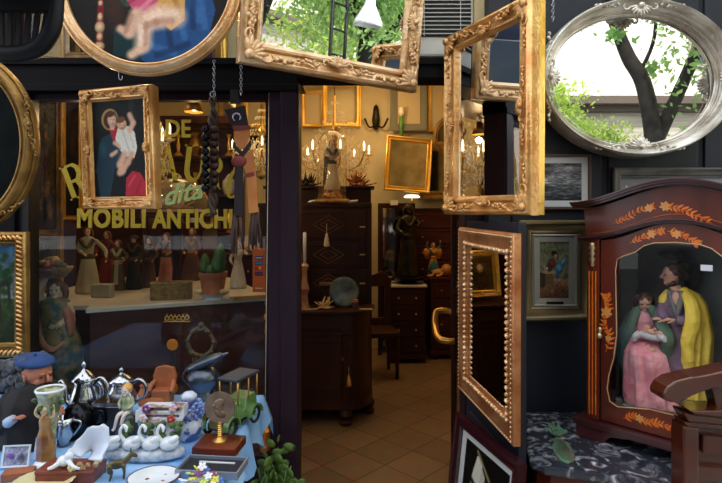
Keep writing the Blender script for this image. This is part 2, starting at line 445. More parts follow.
# ---- shop window with its gilt lettering
win = bpy.data.objects.new('window_1', None); C.objects.link(win); win.location = (0, WY, 0); win['kind'] = 'structure'
obj('pane', box(B(), -1.53, -.42, 0, .006, .52, 2.16), glass_win, win, smooth=False)
letter_m = mat('gilt lettering', col(206,178,52), .5, .1, col(180,152,36), 30)
script_m = mat('pale green lettering', col(186,212,132), .6)
def text(s, px, py, hpx, wpx, m, name='lettering', shear=0, rotd=0, bold=.02, spacing=1.0):
    cu = bpy.data.curves.new(name, 'FONT'); cu.body = s; cu.size = 1; cu.offset = bold; cu.shear = shear; cu.space_character = spacing; cu.resolution_u = 3
    cu.materials.append(m); cu.extrude = .004
    o = bpy.data.objects.new(name, cu); C.objects.link(o); o.parent = win
    bpy.context.view_layer.update()
    w = max(o.dimensions.x, .01); hh = .70
    s1 = WY/F; p = P(px, py, WY)
    o.rotation_euler = (PI/2, math.radians(-rotd), 0); o.location = (p.x, -.003, p.z)
    o.scale = (wpx*s1/w, hpx*s1/hh, 1); return o
text('MOBILI', 77, 227, 18, 68, letter_m, bold=.035, spacing=1.08); text('ANTICHI', 153.5, 227.5, 18, 80, letter_m, bold=.035, spacing=1.05)
text('dita', 163, 206, 19, 40, script_m, shear=.5, rotd=12, bold=.015)
text('DE', 165, 137, 17, 25, letter_m, bold=.02)
def glyph(ch, px, py, h, ang, wk=1.0):           # seriffed capitals, foot at (px, py)
    bm = B(); T, t, s = .2, .07, .05             # thick stroke, thin stroke, serif height
    def q(*pts): prism(bm, [(x*wk, z) for x, z in pts], -.003, .001)
    def serif(x, z, w=.34): q((x-w/2, z), (x+w/2, z), (x+w/2, z+s), (x-w/2, z+s))
    if ch == 'A':
        q((.02,0),(.1,0),(.42,1),(.36,1)); q((.36,1),(.46,1),(.86,0),(.64,0)); q((.2,.3),(.68,.3),(.66,.37),(.22,.37)); serif(.07,0,.3); serif(.76,0,.36)
    if ch == 'U':
        pts = [(.1,1),(.3,1)]+[(.3+.0+.2*(1-math.cos(a)), .3-.22*math.sin(a)) for a in [k*PI/8 for k in range(9)]]
        pts = [(.08,1),(.28,1),(.28,.32),(.33,.16),(.45,.09),(.58,.14),(.66,.3),(.66,1),(.73,1),(.73,.28),(.66,.1),(.52,-.01),(.36,-.02),(.2,.05),(.1,.2),(.08,.34)]
        q(*pts); serif(.18,.95,.36); serif(.7,.95,.28)
    if ch in 'RP':
        prism(bm, [(x*wk, z) for x, z in [(.08,0),(.28,0),(.28,.46),(.42,.46),(.62,0),(.86,0),(.62,.5),(.74,.62),(.76,.76),(.7,.9),(.56,1),(.08,1)]], -.003, .001, [[(x*wk, z) for x, z in [(.28,.54),(.28,.93),(.46,.93),(.56,.84),(.57,.68),(.48,.56)]]])
        serif(.18,0,.34); serif(.78,0,.26); serif(.1,.95,.2)
    if ch == 'O':
        o = [(.42+.4*math.cos(a), .5+.52*math.sin(a)) for a in [k*PI/12 for k in range(24)]]; i = [(.42+.19*math.cos(a+.15), .5+.44*math.sin(a)) for a in [k*PI/12 for k in range(24)]]
        prism(bm, [(x*wk, z) for x, z in o], -.003, .001, [[(x*wk, z) for x, z in i]])
    if ch in 'EST':
        q((.1,0),(.3,0),(.3,1),(.1,1)); serif(.2,0); serif(.2,.95)
    p = P(px, py, WY); s1 = h*WY/F
    return obj('lettering', bm, letter_m, win, smooth=False, loc=(p.x, -.003, p.z), rot=(0, math.radians(-ang), 0), scale=s1)
glyph('R', 71, 201, 35, 20, .75); glyph('E', 92, 190, 39, 14, .8); glyph('S', 118, 180, 39, 8, .8)
glyph('A', 158, 182, 36, -2, .66); glyph('U', 181, 180, 36, -7, .74); glyph('R', 202, 185, 30, -14, .7); glyph('O', 222, 195, 31, -18, .66)
# ---- transom glass over the beam
w2 = bpy.data.objects.new('window_2', None); C.objects.link(w2); w2.location = (0, WY, 0); w2['kind'] = 'structure'
obj('pane', box(B(), -1.56, .16, 0, .006, 2.31, 3.04), glass_win, w2, smooth=False)
bm = B()
for x in (-1.56, -.7, .16): box(bm, x-.02, x+.02, -.02, .03, 2.31, 3.05)
box(bm, -1.56, .18, -.02, .03, 3.02, 3.06); obj('window_frame', bm, plum, w2, smooth=False)
# ---- open glass door
dr = bpy.data.objects.new('door_1', None); C.objects.link(dr); dr['kind'] = 'structure'
hx, hy, ex, ey = .50, 2.46, .60, 3.36
dr.location = (hx, hy, 0); ang = math.atan2(ey-hy, ex-hx); dr.rotation_euler = (0,0,ang); L = math.hypot(ex-hx, ey-hy)
bm = B()
for a in ((0,.07,0,2.12),(L-.07,L,0,2.12),(.07,L-.07,0,.12),(.07,L-.07,2.03,2.12)): box(bm, a[0], a[1], -.02, .02, a[2], a[3])
obj('door_frame', bm, darkwood, dr, smooth=False, bev=.004)
obj('door_glass', box(B(), .07, L-.07, -.003, .003, .12, 2.03), glass_win, dr, smooth=False)
bm = ctube(B(), [(L-.05,.015,1.0),(L-.05,.06,1.01),(L-.06,.115,1.0),(L-.12,.125,.93),(L-.24,.11,.88),(L-.28,.06,.87),(L-.28,.015,.87)], [.018,.018,.019,.021,.021,.018,.018], 10)
obj('door_handle', bm, brass, dr)
# ---- navy shutter leaf folded out beside the doorway
lf = bpy.data.objects.new('door_2', None); C.objects.link(lf); lf['kind'] = 'structure'
lx0, ly0, lx1, ly1 = .475, 2.35, .545, 1.80
lf.location = (lx0, ly0, 0); lf.rotation_euler = (0,0,math.atan2(ly1-ly0, lx1-lx0)); LL = math.hypot(lx1-lx0, ly1-ly0)
bm = box(B(), 0, LL, 0, .03, .02, 1.585); box(bm, .06, LL-.06, -.008, .004, .1, .75); box(bm, .06, LL-.06, -.008, .004, .83, 1.5)
obj('door_panel', bm, navy, lf, smooth=False, bev=.003)

# ================================================================== across the street (seen in the mirrors)
facade = mat('pale facade', col(216,208,196), .85, 0, col(232,226,216), 1.2)
stone = mat('grey stone', col(150,140,130), .85, 0, col(178,168,156), 3, stretch=(.3,1,4))
bl = thing('town_house', 'pale plastered town house across the street, seen in the mirrors', 'building', (4, -9.5, 0))
obj('wall', box(B(), -13, 13, -1, 0, 0, 10.5), facade, bl, smooth=False)
bm = B()
for z in (.0,.5,1.0,1.5,2.0,2.5,3.0,3.5,4.0): box(bm, -13, 13, 0, .07, z+.04, z+.46)
obj('stone_courses', bm, stone, bl, smooth=False)
obj('cornice', box(box(B(), -13, 13, 0, .55, 4.55, 4.75), -13, 13, 0, .3, 4.4, 4.55), mat('dark cornice', col(84,72,64), .8), bl, smooth=False)
obj('cornice', box(B(), -13, 13, 0, .4, 8.9, 9.15), stone, bl, smooth=False)
glass_dark = mat('dark window glass', col(40,48,58), .08, 0)
for i in range(9):
    x = -11.5+i*2.8
    for z, h in ((1.0,2.0),(5.6,2.2)):
        if i in (4,5) and z > 5: continue
        f = obj('window', box(B(), x-.55, x+.55, .0, .09, z, z+h), stone, bl, smooth=False, bev=.01)
        obj('pane', box(B(), x-.45, x+.45, .088, .1, z+.1, z+h-.1), glass_dark, f, smooth=False)
for x0 in (-12.2, -4.6):                         # end buildings closing the street view
    pass
def tree(label, base, pts, rads, crown, n, leafm, seed, branches=(), group=None, ls=.07):
    t = thing('street_tree', label, 'tree', base, 0, group)
    bm = B(); ctube(bm, pts[0], rads[0], 10)
    for p, r in zip(pts[1:], rads[1:]): ctube(bm, p, r, 8)
    obj('trunk', bm, mat('dark bark', col(22,18,16), .9, 0, col(38,32,27), 8, .5), t)
    r = np.random.RandomState(seed); vs = []; q = []
    for (cx, cy, cz, rx, ry, rz, cnt) in crown:
        d = r.randn(cnt, 3); d /= np.linalg.norm(d, axis=1)[:,None]; d *= (r.rand(cnt,1)**.4)
        cl = r.randint(0, max(1, cnt//22), cnt); cd = r.randn(max(1, cnt//22), 3)*.55
        c = np.array([cx,cy,cz])+(d*.35+np.clip(cd[cl], -1, 1)*.75)*np.array([rx,ry,rz])
        a = r.randn(cnt,3); a /= np.linalg.norm(a, axis=1)[:,None]; b = np.cross(a, r.randn(cnt,3)); b /= np.linalg.norm(b, axis=1)[:,None]
        s = ls*(.6+.8*r.rand(cnt,1))
        for k, p in enumerate((c-a*s, c+b*s*.45, c+a*s, c-b*s*.45)): vs.append(p) if False else None
        V4 = np.stack([c-a*s, c+b*s*.45, c+a*s, c-b*s*.45], 1).reshape(-1,3); off = sum(len(v) for v in vs); vs.append(V4)
        q += (np.arange(cnt*4).reshape(-1,4)+off).tolist()
    me = bpy.data.meshes.new('foliage'); me.from_pydata(np.concatenate(vs).tolist(), [], q); link('foliage', me, leafm, t); return t
def leafmat(name, c1, c2):
    m = mat(name, c1, .5, 0, c2, 2.2); nt = m.node_tree; b = nt.nodes['Principled BSDF']
    tr = nt.nodes.new('ShaderNodeBsdfTranslucent'); tr.inputs[0].default_value = c2; mx = nt.nodes.new('ShaderNodeMixShader'); mx.inputs[0].default_value = .45
    nt.links.new(b.outputs[0], mx.inputs[1]); nt.links.new(tr.outputs[0], mx.inputs[2]); nt.links.new(mx.outputs[0], nt.nodes['Material Output'].inputs[0]); return m
lm1 = leafmat('fresh leaves', col(110,150,60), col(196,214,110)); lm2 = leafmat('plane leaves', col(84,126,66), col(160,196,116))
tree('forked dark street tree reflected in the oval silver mirror', (3.75,-2.5,0),
     [[(0,0,0),(.02,0,1.2),(.12,0,2.3),(.13,0,2.75),(0,0,3.4),(-.2,0,3.75),(-.42,0,4.3)], [(.12,0,2.5),(.35,0,3.0),(.62,0,3.6),(.9,0,4.3)],[(-.05,0,3.5),(.1,.1,4.0),(.15,0,4.8)]],
     [[.16,.13,.12,.11,.1,.09,.07],[.1,.09,.08,.06],[.03,.025,.02]], [(.2,0,4.75,1.2,.8,.5,900),(.85,.2,3.9,.25,.4,.5,90),(-.55,0,4.0,.35,.3,.3,45),(.35,0,3.6,.2,.3,.4,30)], 0, lm2, 4, ls=.07)
tree('small leafy tree with yellow green leaves, low in the oval silver mirror', (2.9,-3.6,0),
     [[(0,0,0),(.05,0,1.2),(0,0,2.4),(.1,0,3.2)]], [[.05,.04,.04,.02]], [(.0,0,3.0,.6,.6,.7,3400),(.5,0,2.7,.8,.5,.45,2600),(-.1,0,3.7,.25,.4,.4,400)], 0, lm1, 5, ls=.042)
tree('broad green street tree reflected in the tall gilt mirrors', (4.7,-.9,0),
     [[(0,0,0),(.1,0,1.6),(0,0,2.8),(-.15,.1,3.6),(0,0,5.2)],[(0,0,2.6),(.4,.3,3.4),(.7,.5,4.6)],[(0,0,3.0),(-.4,-.3,3.9),(-.6,-.4,5.0)]], [[.17,.14,.12,.09,.05],[.08,.06,.03],[.07,.05,.03]],
     [(0,0,4.2,1.3,1.6,1.6,13000)], 0, lm2, 6, ls=.05)
tree('second green street tree reflected behind the lamp', (8.6,-3.6,0),
     [[(0,0,0),(0,0,2.4),(.2,0,4.5)]], [[.16,.13,.06]], [(0,0,4.4,2.0,2.6,2.6,9000)], 0, lm1, 8, ls=.08)
# parked bus
car = thing('parked_bus', 'dark blue bus with a pale blue band parked at the kerb, seen in the mirrors', 'bus', (-2.1,-2.1,0), 0)
blue = mat('dark blue bus paint', col(18,24,44), .2, .2, coat=.8)
bm = box(B(), -2.9,2.9,-1.1,1.1,.35,3.35); obj('body', bm, blue, car, smooth=A35, bev=.14)
obj('roof_band', box(B(), -2.86,2.86,-1.115,1.115,3.0,3.2), mat('pale blue band', col(96,140,224), .3, coat=.5), car, smooth=False, bev=.01)
obj('waist_band', box(B(), -2.86,2.86,-1.112,1.112,1.25,1.4), mat('white band', col(220,224,232), .3, coat=.5), car, smooth=False)
for k in range(4): obj('side_window', box(B(), -2.7+k*1.38,-1.42+k*1.38,-1.12,1.12,1.55,2.8), glass_dark, car, smooth=False, bev=.01)
for x in (-1.8, 1.8):
    for y in (-1.0, 1.0):
        w = obj('wheel', lathe(B(), [(.0,-.13),(.38,-.13),(.45,-.09),(.45,.09),(.38,.13),(0,.13)], 24), mat('rubber', col(20,20,20), .8), car, smooth=A35, loc=(x,y,.45), rot=(PI/2,0,0))
        obj('hub_cap', lathe(B(), [(0,-.15),(.22,-.14),(.22,.14),(0,.15)], 16), silver_metal, w, smooth=A35)
# street lamp
lp = thing('street_lamp', 'street lamp with a hanging ribbed glass shade, reflected in the wide gilt mirror', 'street lamp', (3.35, -.04, 0), PI/2)
obj('pole', ctube(B(), [(.9,0,0),(.9,0,2.6),(.85,0,3.4),(.5,0,3.65),(.1,0,3.55),(0,0,3.4),(0,0,3.25)], [.05,.045,.035,.03,.025,.03,.035], 10), black_wood, lp)
obj('lamp_shade', lathe(B(), [(.035,3.28),(.05,3.26),(.06,3.18),(.09,3.12),(.155,3.0),(.165,2.95),(.15,2.95),(.08,3.08),(.02,3.2)], 36, lobes=18, amp=.02), mat('ribbed frosted glass', col(232,234,234), .3, coat=.5), lp)
# ladder leaning by the tree
ld = thing('ladder', 'dark metal ladder standing against the street tree, reflected in the wide gilt mirror', 'ladder', (3.45,-.35,0))
bm = B()
for s in (-.17,.17): tube(bm, [(s,0,0),(s*.8,-.25,4.6)], .022, 6)
for k in range(15): z = .3+k*.29; tube(bm, [(-.17,-.25*z/4.6,z),(.17,-.25*z/4.6,z)], .014, 6)
obj('rail', bm, black_wood, ld)
# ================================================================== frames, mirrors and pictures outside
def prf(w, d, kind=0):
    if kind == 0: k = [(0,0),(0,.62),(.08,.86),(.2,.95),(.32,.8),(.45,.52),(.62,.46),(.72,.66),(.82,.66),(.88,.4),(1,.25),(1,.1)]
    elif kind == 1: k = [(0,0),(0,.8),(.12,1),(.25,1),(.4,.72),(.75,.55),(.85,.62),(1,.4),(1,.1)]
    elif kind == 2: k = [(0,0),(0,.95),(.3,1),(.36,.9),(.9,.85),(1,.7),(1,.1)]
    elif kind == 4: k = [(0,0),(0,.55),(.03,.8),(.1,.97),(.17,1),(.25,.93),(.36,.7),(.5,.5),(.66,.4),(.74,.42),(.8,.33),(.88,.34),(.94,.3),(1,.15)]
    else: k = [(0,0),(0,.35),(.06,.55),(.13,.6),(.2,.5),(.3,.78),(.42,.98),(.52,1),(.62,.86),(.7,.58),(.8,.5),(.86,.6),(.93,.56),(1,.3),(1,.1)]
    return [(a*w, b*d) for a, b in k]
def frame_thing(name, label, cat, M, W, H, fw, fd, m, kind=0, oval=False, group=None, step=0, br=.003, ba=.8, orns=None, bm_mat=None):
    t = thing(name, label, cat, group=group, mat=M)
    (obj('frame', (ovalprof if oval else rectprof)(B(), W, H, prf(fw, fd, kind)), m, t, smooth=math.radians(40)))
    if step: obj('beading', beads(B(), W, H, fw*ba, fd*.6, step, br, oval), bm_mat or m, t)
    return t
def facing(px, py, Y, ang=0, tilt=0, roll=0):
    p = P(px, py, Y); return Matrix.Translation(p) @ Matrix.Rotation(math.radians(ang), 4, 'Z') @ Matrix.Rotation(math.radians(tilt), 4, 'X') @ Matrix.Rotation(math.radians(roll), 4, 'Y')
def back_board(t, W, H, y=.0, m=None):
    obj('backing', box(B(), -W/2, W/2, y, y+.006, -H/2, H/2), m or darkwood, t, smooth=False)

# wide gilt mirror at the top centre
M, W, H = basis(P(239,62,1.86), P(418,92.5,2.24), P(239,62,1.86)+V(.05,-.05,.56)); M = M @ Matrix.Translation((0,.04,0))
t = frame_thing('wall_mirror', 'wide carved gilt mirror hung aslant above the doorway, reflecting green trees', 'mirror', M, W, H, .088, .045, gold_pale, 0, step=.012, br=.0035)
ornaments(t, W, H, gold_pale, .125, .045, (1,1), .12, -.026)
plane_part('mirror_glass', W-.165, H-.165, -.012, mirror_m, t); back_board(t, W, H)
# tall gilt mirror in the middle
M, W, H = basis(P(442.5,214.5,2.29), P(529,215.5,1.81), P(441.5,38,2.29)); M = M @ Matrix.Translation((0,.045,0))
t = frame_thing('wall_mirror', 'gilt mirror with carved corners hung angled over the doorway edge, reflecting the shop lights', 'mirror', M, W, H, .078, .05, gold, 0, step=.011, br=.003)
ornaments(t, W, H, gold, .11, .04, (1,1), .1, -.03)
plane_part('mirror_glass', W-.145, H-.145, -.014, mirror_m, t); obj('side_case', box(B(), -W/2+.002, W/2-.002, 0, .028, -H/2+.002, H/2-.002), gold_bright, t, smooth=False)
# long coppery mirror below it
M, W, H = basis(P(458,388,2.3), P(512.5,447,1.735), P(457,227,2.3)); M = M @ Matrix.Translation((0,.028,0))
t = frame_thing('wall_mirror', 'coppery gilt mirror with beaded edges hanging beside the door handle, reflecting dark interior', 'mirror', M, W, H, .08, .03, gold_red, 1, step=0)
obj('beading', beads(B(), W, H, .012, .03, .016, .0036), gold_pale, t); obj('inner_beading', beads(B(), W, H, .066, .02, .014, .0036), gold_pale, t)
bm = B()
for (L, hor) in ((W-.125,1),(H-.125,0)):
    n = int(L/.022)
    for k in range(n+1):
        s = -L/2+L*k/n
        for q in (-1,1):
            c = (s,-.022,q*(H/2-.066)) if hor else (q*(W/2-.066),-.022,s)
            ell(bm, c, (.011,.008,.007), rot('Y', .6*q*(1 if k % 2 else -1)), 7, 5)
obj('carved_scroll', bm, gold_pale, t)
plane_part('mirror_glass', W-.15, H-.15, -.008, mirror_m, t); back_board(t, W, H)
# silver oval mirror
M = facing(629.5, 82, 2.22, 0, 0)
W, H = .812, .655
t = frame_thing('wall_mirror', 'large oval mirror in a silvered carved frame on the navy wall', 'mirror', M, W, H, .056, .1, silver, 4, oval=True, step=.011, br=.003, ba=.9)
for k, (x, z) in enumerate(((0,-1),(1,0),(0,1),(-1,0))):
    link('carved_scroll', orn('m', silver), None, t, (x*(W/2-.035), -.068, z*(H/2-.035)), (0, [0,-PI/2,PI,PI/2][k], 0), .13)
plane_part('mirror_glass', W-.108, H-.108, -.012, mirror_m, t, oval=True); obj('backing', ovalprof(B(), W-.01, H-.01, [(0,.004),(0,0),(.38,0)]), darkwood, t)
# gilt oval mirror at the left edge
M = facing(-35, 143, 1.95, 8)
W, H = .525, .69
t = frame_thing('wall_mirror', 'oval mirror in a gilt moulded frame, cut by the left edge of the view', 'mirror', M, W, H, .066, .045, gold_dark, 3, oval=True)
for a in (12, 96, -60, 180):
    x, z = math.cos(math.radians(a)), math.sin(math.radians(a))
    link('carved_scroll', orn('m', gold_dark), None, t, (x*(W/2-.012), -.03, z*(H/2-.012)), (0, math.atan2(-x/W, -z/H), 0), .085)
plane_part('mirror_glass', W-.125, H-.125, -.012, mirror_dark_refl, t, oval=True)

# ---- painted pictures
# large oval canvas: a seated figure in bright drapery (plain stand-in)
M = facing(150, -20, 1.88, 0, -3); W, H = .685, .71
t = frame_thing('oval_painting', 'large oval painting of a seated figure in pink, green and blue drapery', 'painting', M, W, H, .047, .035, gold_pale, 3, oval=True)
a = Art(210, 220, (26,23,20)).noise(.1, 8); a.v = a.v+.085
a.ell(.3,.42,.09,.2,(74,44,30),6,.7,0,.7)
a.poly([(.3,1),(.22,.75),(.26,.55),(.36,.42),(.5,.4),(.55,.6),(.5,1)], (34,70,58)); a.line([(.28,.7),(.4,.5)], .02, (54,96,80), .6); a.line([(.4,.95),(.38,.6)], .02, (24,50,42), .7)
a.poly([(.58,.5),(.74,.66),(.84,.6),(.9,.4),(.86,.22),(.7,.12),(.5,.09),(.4,.16),(.5,.28)], (34,74,124))
for q in (((.72,.6),(.8,.34)),((.66,.5),(.72,.24)),((.8,.52),(.84,.3)),((.5,.2),(.66,.15))): a.line(q, .02, (66,118,176), .5)
for q in (((.76,.6),(.77,.3)),((.6,.4),(.64,.2)),((.56,.14),(.74,.2))): a.line(q, .018, (18,40,76), .6)
a.poly([(.3,.3),(.5,.3),(.46,.1),(.3,.14)], (22,50,52))
a.poly([(.34,.5),(.42,.39),(.52,.37),(.62,.45),(.68,.58),(.6,.64),(.5,.6),(.42,.58)], (196,78,110))
for q in (((.4,.46),(.58,.6)),((.46,.41),(.62,.55)),((.52,.4),(.64,.5))): a.line(q, .013, (236,150,170), .6)
a.line([(.38,.44),(.54,.54)], .01, (140,36,70), .7)
a.line([(.28,.72),(.34,.62),(.4,.55)], .022, (196,60,64)); a.line([(.4,.7),(.5,.66)], .05, (206,166,90))
a.poly([(.56,.46),(.66,.56),(.72,.46),(.72,.34),(.64,.28),(.54,.36)], (204,154,84)); a.line([(.64,.5),(.7,.36)], .014, (160,106,50), .7)
a.line([(.46,.58),(.56,.62),(.64,.6)], .05, (226,184,154)); a.ell(.655,.585,.05,.035,(228,188,160),-20,.3,.1)
a.line([(.66,.36),(.56,.36),(.47,.33)], .062, (230,190,162)); a.line([(.48,.33),(.475,.2)], .048, (232,194,168)); a.line([(.475,.18),(.41,.14)], .028, (226,184,156))
a.line([(.43,.38),(.395,.27)], .036, (220,176,150)); a.line([(.39,.26),(.34,.29)], .024, (222,178,152))
a.line([(.64,.335),(.55,.33),(.48,.305)], .02, (170,120,96), .55); a.line([(.66,.385),(.57,.385),(.5,.36)], .02, (246,214,190), .6); a.line([(.492,.32),(.49,.2)], .014, (176,130,104), .6); a.line([(.46,.31),(.46,.2)], .014, (248,218,196), .6)
a.line([(.48,.55),(.57,.59),(.63,.575)], .016, (178,134,108), .6); a.line([(.405,.37),(.37,.27)], .012, (170,124,100), .6); a.poly([(.2,.48),(.235,.48),(.24,.2),(.195,.2)], (120,24,34))
for z, r, h in ((.48,.024,.022),(.44,.016,.02),(.36,.018,.03),(.30,.034,.04),(.245,.02,.03),(.19,.036,.03),(.13,.026,.05)): a.ell(.217,z,r,h,(206,174,132),0,.25,.5)
a.noise(.04, 3).make('canvas', t, W-.085, H-.085, -.012, oval=True)
# small gilt framed picture of a woman with a child
M, W, H = basis(P(82,209.5,2.1), P(154,209,2.0), P(77,90,2.08)); M = M @ Matrix.Translation((0,.028,0))
t = frame_thing('framed_painting', 'gilt framed painting of a woman in blue holding a child hung before the window', 'painting', M, W, H, .05, .03, gold, 0, step=.009, br=.002)
ornaments(t, W, H, gold, .07, .026, (1,1), .065, -.018); obj('backing', box(B(), -W/2+.002, W/2-.002, 0, .022, -H/2+.002, H/2-.002), gold, t, smooth=False)
a = Art(110, 180, (22,23,21), 1.6).noise(.12, 7)
a.ell(.1,.28,.12,.04,(58,62,30),0,.5,.1); a.line([(.75,1),(.76,.62)], .05, (60,66,70), .35)
a.poly([(.12,.0),(.06,.3),(.12,.52),(.2,.62),(.36,.66),(.56,.62),(.64,.4),(.66,0)], (32,56,68)); a.ell(.2,.5,.12,.2,(46,84,94),8,.8,.1,.7); a.poly([(.3,0),(.42,.3),(.62,.36),(.7,.1),(.66,0)], (16,20,26))
a.poly([(.6,.02),(.98,.02),(.97,.16),(.88,.25),(.74,.27),(.62,.2)], (176,42,58)); a.line([(.66,.12),(.78,.22)], .02, (214,84,96), .6); a.line([(.8,.05),(.9,.18)], .02, (140,26,44), .6)
a.poly([(.34,.69),(.46,.72),(.6,.62),(.5,.5),(.4,.58)], (176,44,58))
a.ell(.35,.80,.17,.185,(176,140,84),-8,.12,.0); a.ell(.36,.795,.135,.155,(72,42,28),-8,.12,0); a.poly([(.34,.7),(.42,.69),(.45,.76),(.36,.78)], (222,172,142))
a.ell(.39,.79,.09,.115,(230,184,154),8,.12,.25); a.ell(.37,.85,.1,.05,(84,52,34),14,.4,0); a.ell(.37,.80,.014,.007,(60,30,24),0,.3,0); a.ell(.425,.797,.014,.007,(60,30,24),0,.3,0); a.ell(.4,.755,.022,.008,(176,64,64),0,.3,0); a.line([(.4,.8),(.404,.775)],.006,(196,140,112))
a.poly([(.5,.72),(.44,.6),(.5,.5),(.62,.42),(.78,.40),(.84,.5),(.8,.66),(.7,.72)], (228,222,206)); a.line([(.58,.68),(.7,.46)], .012, (190,184,170), .7); a.line([(.68,.7),(.78,.5)], .012, (196,190,176), .7)
a.ell(.57,.745,.1,.1,(226,174,138),0,.15,.25); a.ell(.55,.79,.1,.06,(120,72,44),12,.3,0); a.ell(.54,.74,.013,.007,(60,34,26),0,.3,0); a.ell(.6,.735,.013,.007,(60,34,26),0,.3,0); a.ell(.57,.705,.018,.007,(176,70,66),0,.3,0)
a.line([(.72,.68),(.78,.75),(.72,.83)], .045, (228,180,150)); a.ell(.715,.84,.035,.03,(228,180,150),0,.3,.1)
a.line([(.6,.44),(.52,.34),(.54,.27)], .06, (224,174,144)); a.line([(.74,.44),(.66,.36),(.56,.28),(.5,.255)], .05, (220,168,138)); a.line([(.36,.44),(.46,.47)], .035, (222,172,144)); a.line([(.42,.56),(.5,.53)], .03, (222,172,144)); a.line([(.44,.42),(.52,.5)], .02, (60,60,60), .5)
a.noise(.03, 3).make('canvas', t, W-.09, H-.09, -.008)
# landscape in a dark gilt frame at the left
M = facing(-24, 294, 1.9, 4); W, H = .38, .455
t = frame_thing('framed_painting', 'landscape painting of dark trees under a blue sky in a heavy dull gilt frame', 'painting', M, W, H, .05, .035, gold_dark, 0)
bm = B()
for (L, hor) in ((W-.04,1),(H-.04,0)):
    n = int(L/.016)
    for k in range(n+1):
        s = -L/2+L*k/n
        for q in (-1,1): ell(bm, (s,-.034,q*(H/2-.02)) if hor else (q*(W/2-.02),-.034,s), (.014,.007,.005), rot('Y', (.8 if q > 0 else -.8) if hor else (.5*q)), 7, 5)
obj('carved_leaf_band', bm, gold, t)
a = Art(90, 110, (60,90,120)).vgrad(.45, 1, (120,128,118), (44,80,108)).vgrad(0, .45, (30,40,26), (66,78,48)).noise(.12, 6)
for k in range(60): r = a.r; a.ell(.78+.16*r.randn(), .62+.13*r.randn(), .06, .05, (24+r.randint(20),42+r.randint(30),30), 0, .8)
for k in range(60): a.ell(.2+.2*a.r.rand(), .3+.5*a.r.rand(), .06, .05, (30,50+a.r.randint(24),32), 0, .8)
a.line([(.78,.6),(.8,.25)], .02, (40,30,22)); a.line([(.9,.6),(.94,.2)], .015, (44,34,24)); a.ell(.6,.1,.3,.05,(96,84,50),0,.8); a.ell(.9,.3,.14,.2,(46,62,34),0,.8)
a.noise(.12, 3).make('canvas', t, W-.09, H-.09, -.008)
# seascape engraving
M = facing(556, 182, 2.255); W, H = 68*2.255/F, 55*2.255/F
t = frame_thing('framed_picture', 'grey seascape print with a white mount in a thin brown frame', 'picture', M, W, H, .012, .018, mat('thin brown frame', col(70,46,34), .4), 2)
back_board(t, W-.004, H-.004, -.002); obj('mount', rectprof(B(), W-.022, H-.022, [(0,.006),(.026,.006),(.028,.003)]), mat('white mount card', col(206,210,214), .8), t, smooth=False)
a = Art(100, 76, (120,122,128)).vgrad(.45, 1, (150,152,158), (96,98,106)).vgrad(0, .45, (44,46,52), (104,108,114)).noise(.35, 8, 3)
for k in range(26): a.ell(a.r.rand(), .5*a.r.rand()+.03, .12, .012, (190,194,200) if k % 2 else (26,28,34), 5*a.r.randn(), .9, .1, .6)
a.ell(.2,.42,.1,.03,(200,204,208),0,.5); a.ell(.75,.85,.2,.06,(170,172,178),-5,.9); a.ell(.3,.9,.22,.05,(60,62,70),5,.9)
a.noise(.1, 2).make('print', t, W-.07, H-.07, -.004)
# genre picture in a wide olive gilt frame
M = facing(553.5, 270, 2.225); W, H = 73*2.225/F, 100*2.225/F
t = frame_thing('framed_picture', 'small painting of a figure with a blue cloth, in a wide dull gilt frame', 'picture', M, W, H, .062, .04, gold_olive, 1)
back_board(t, W-.004, H-.004, -.002); obj('liner', rectprof(B(), W-.118, H-.118, [(0,.018),(.006,.022),(.012,.015),(.034,.013),(.036,.008)]), mat('silvered liner', col(160,158,146), .4, .3), t, smooth=False)
a = Art(80, 116, (120,104,70)).vgrad(.35, 1, (118,112,86), (96,104,72)).vgrad(0, .35, (84,56,36), (150,118,80)).noise(.2, 7)
a.poly([(.02,.2),(.46,.26),(.46,.48),(.02,.46)], (104,78,52)); a.poly([(.02,.44),(.2,.5),(.72,.48),(.5,.43)], (160,136,100)); a.poly([(.02,.2),(.2,.2),(.2,.44),(.02,.46)], (64,46,34))
a.ell(.42,.62,.14,.16,(110,50,40),-30,.3,.7); a.ell(.34,.55,.12,.14,(70,44,36),20,.4); a.ell(.5,.8,.11,.08,(36,26,22),0,.3); a.ell(.55,.75,.05,.06,(190,130,96),0,.3)
a.ell(.68,.54,.15,.17,(80,140,168),-25,.3,.7); a.ell(.82,.66,.07,.15,(100,160,184),-30,.4,.6); a.ell(.62,.42,.08,.14,(66,84,116),10,.4); a.ell(.7,.24,.07,.1,(140,76,60),0,.4); a.ell(.62,.17,.13,.03,(110,60,50),0,.5); a.ell(.26,.53,.05,.04,(200,190,170),0,.4)
a.noise(.12, 3).make('canvas', t, W-.188, H-.188, -.006)
obj('name_plate', box(B(), -.036, .036, -.0195, -.012, -H/2+.071, -H/2+.081), bronze, t, smooth=False)
# wide grey frame behind the cabinet
M = facing(682, 224, 2.25); W, H = 140*2.25/F, 112*2.25/F
t = frame_thing('framed_picture', 'wide pale picture in a dark grey frame behind the inlaid cabinet', 'picture', M, W, H, .034, .02, mat('dark grey frame', col(66,64,62), .35, .3, col(96,94,90), 12), 1)
back_board(t, W-.004, H-.004, -.002)
a = Art(150, 100, (120,122,124)).noise(.12, 14, 4).vgrad(.85, 1, (150,152,154), (128,130,134), .5)
a.poly([(.02,.62),(.07,.62),(.062,.93)], (222,226,232)); a.ell(.45,.8,.3,.05,(176,178,180),-4,.9,.1,.6); a.line([(0,.965),(1,.965)], .006, (70,70,72))
a.make('print', t, W-.06, H-.06, -.004)
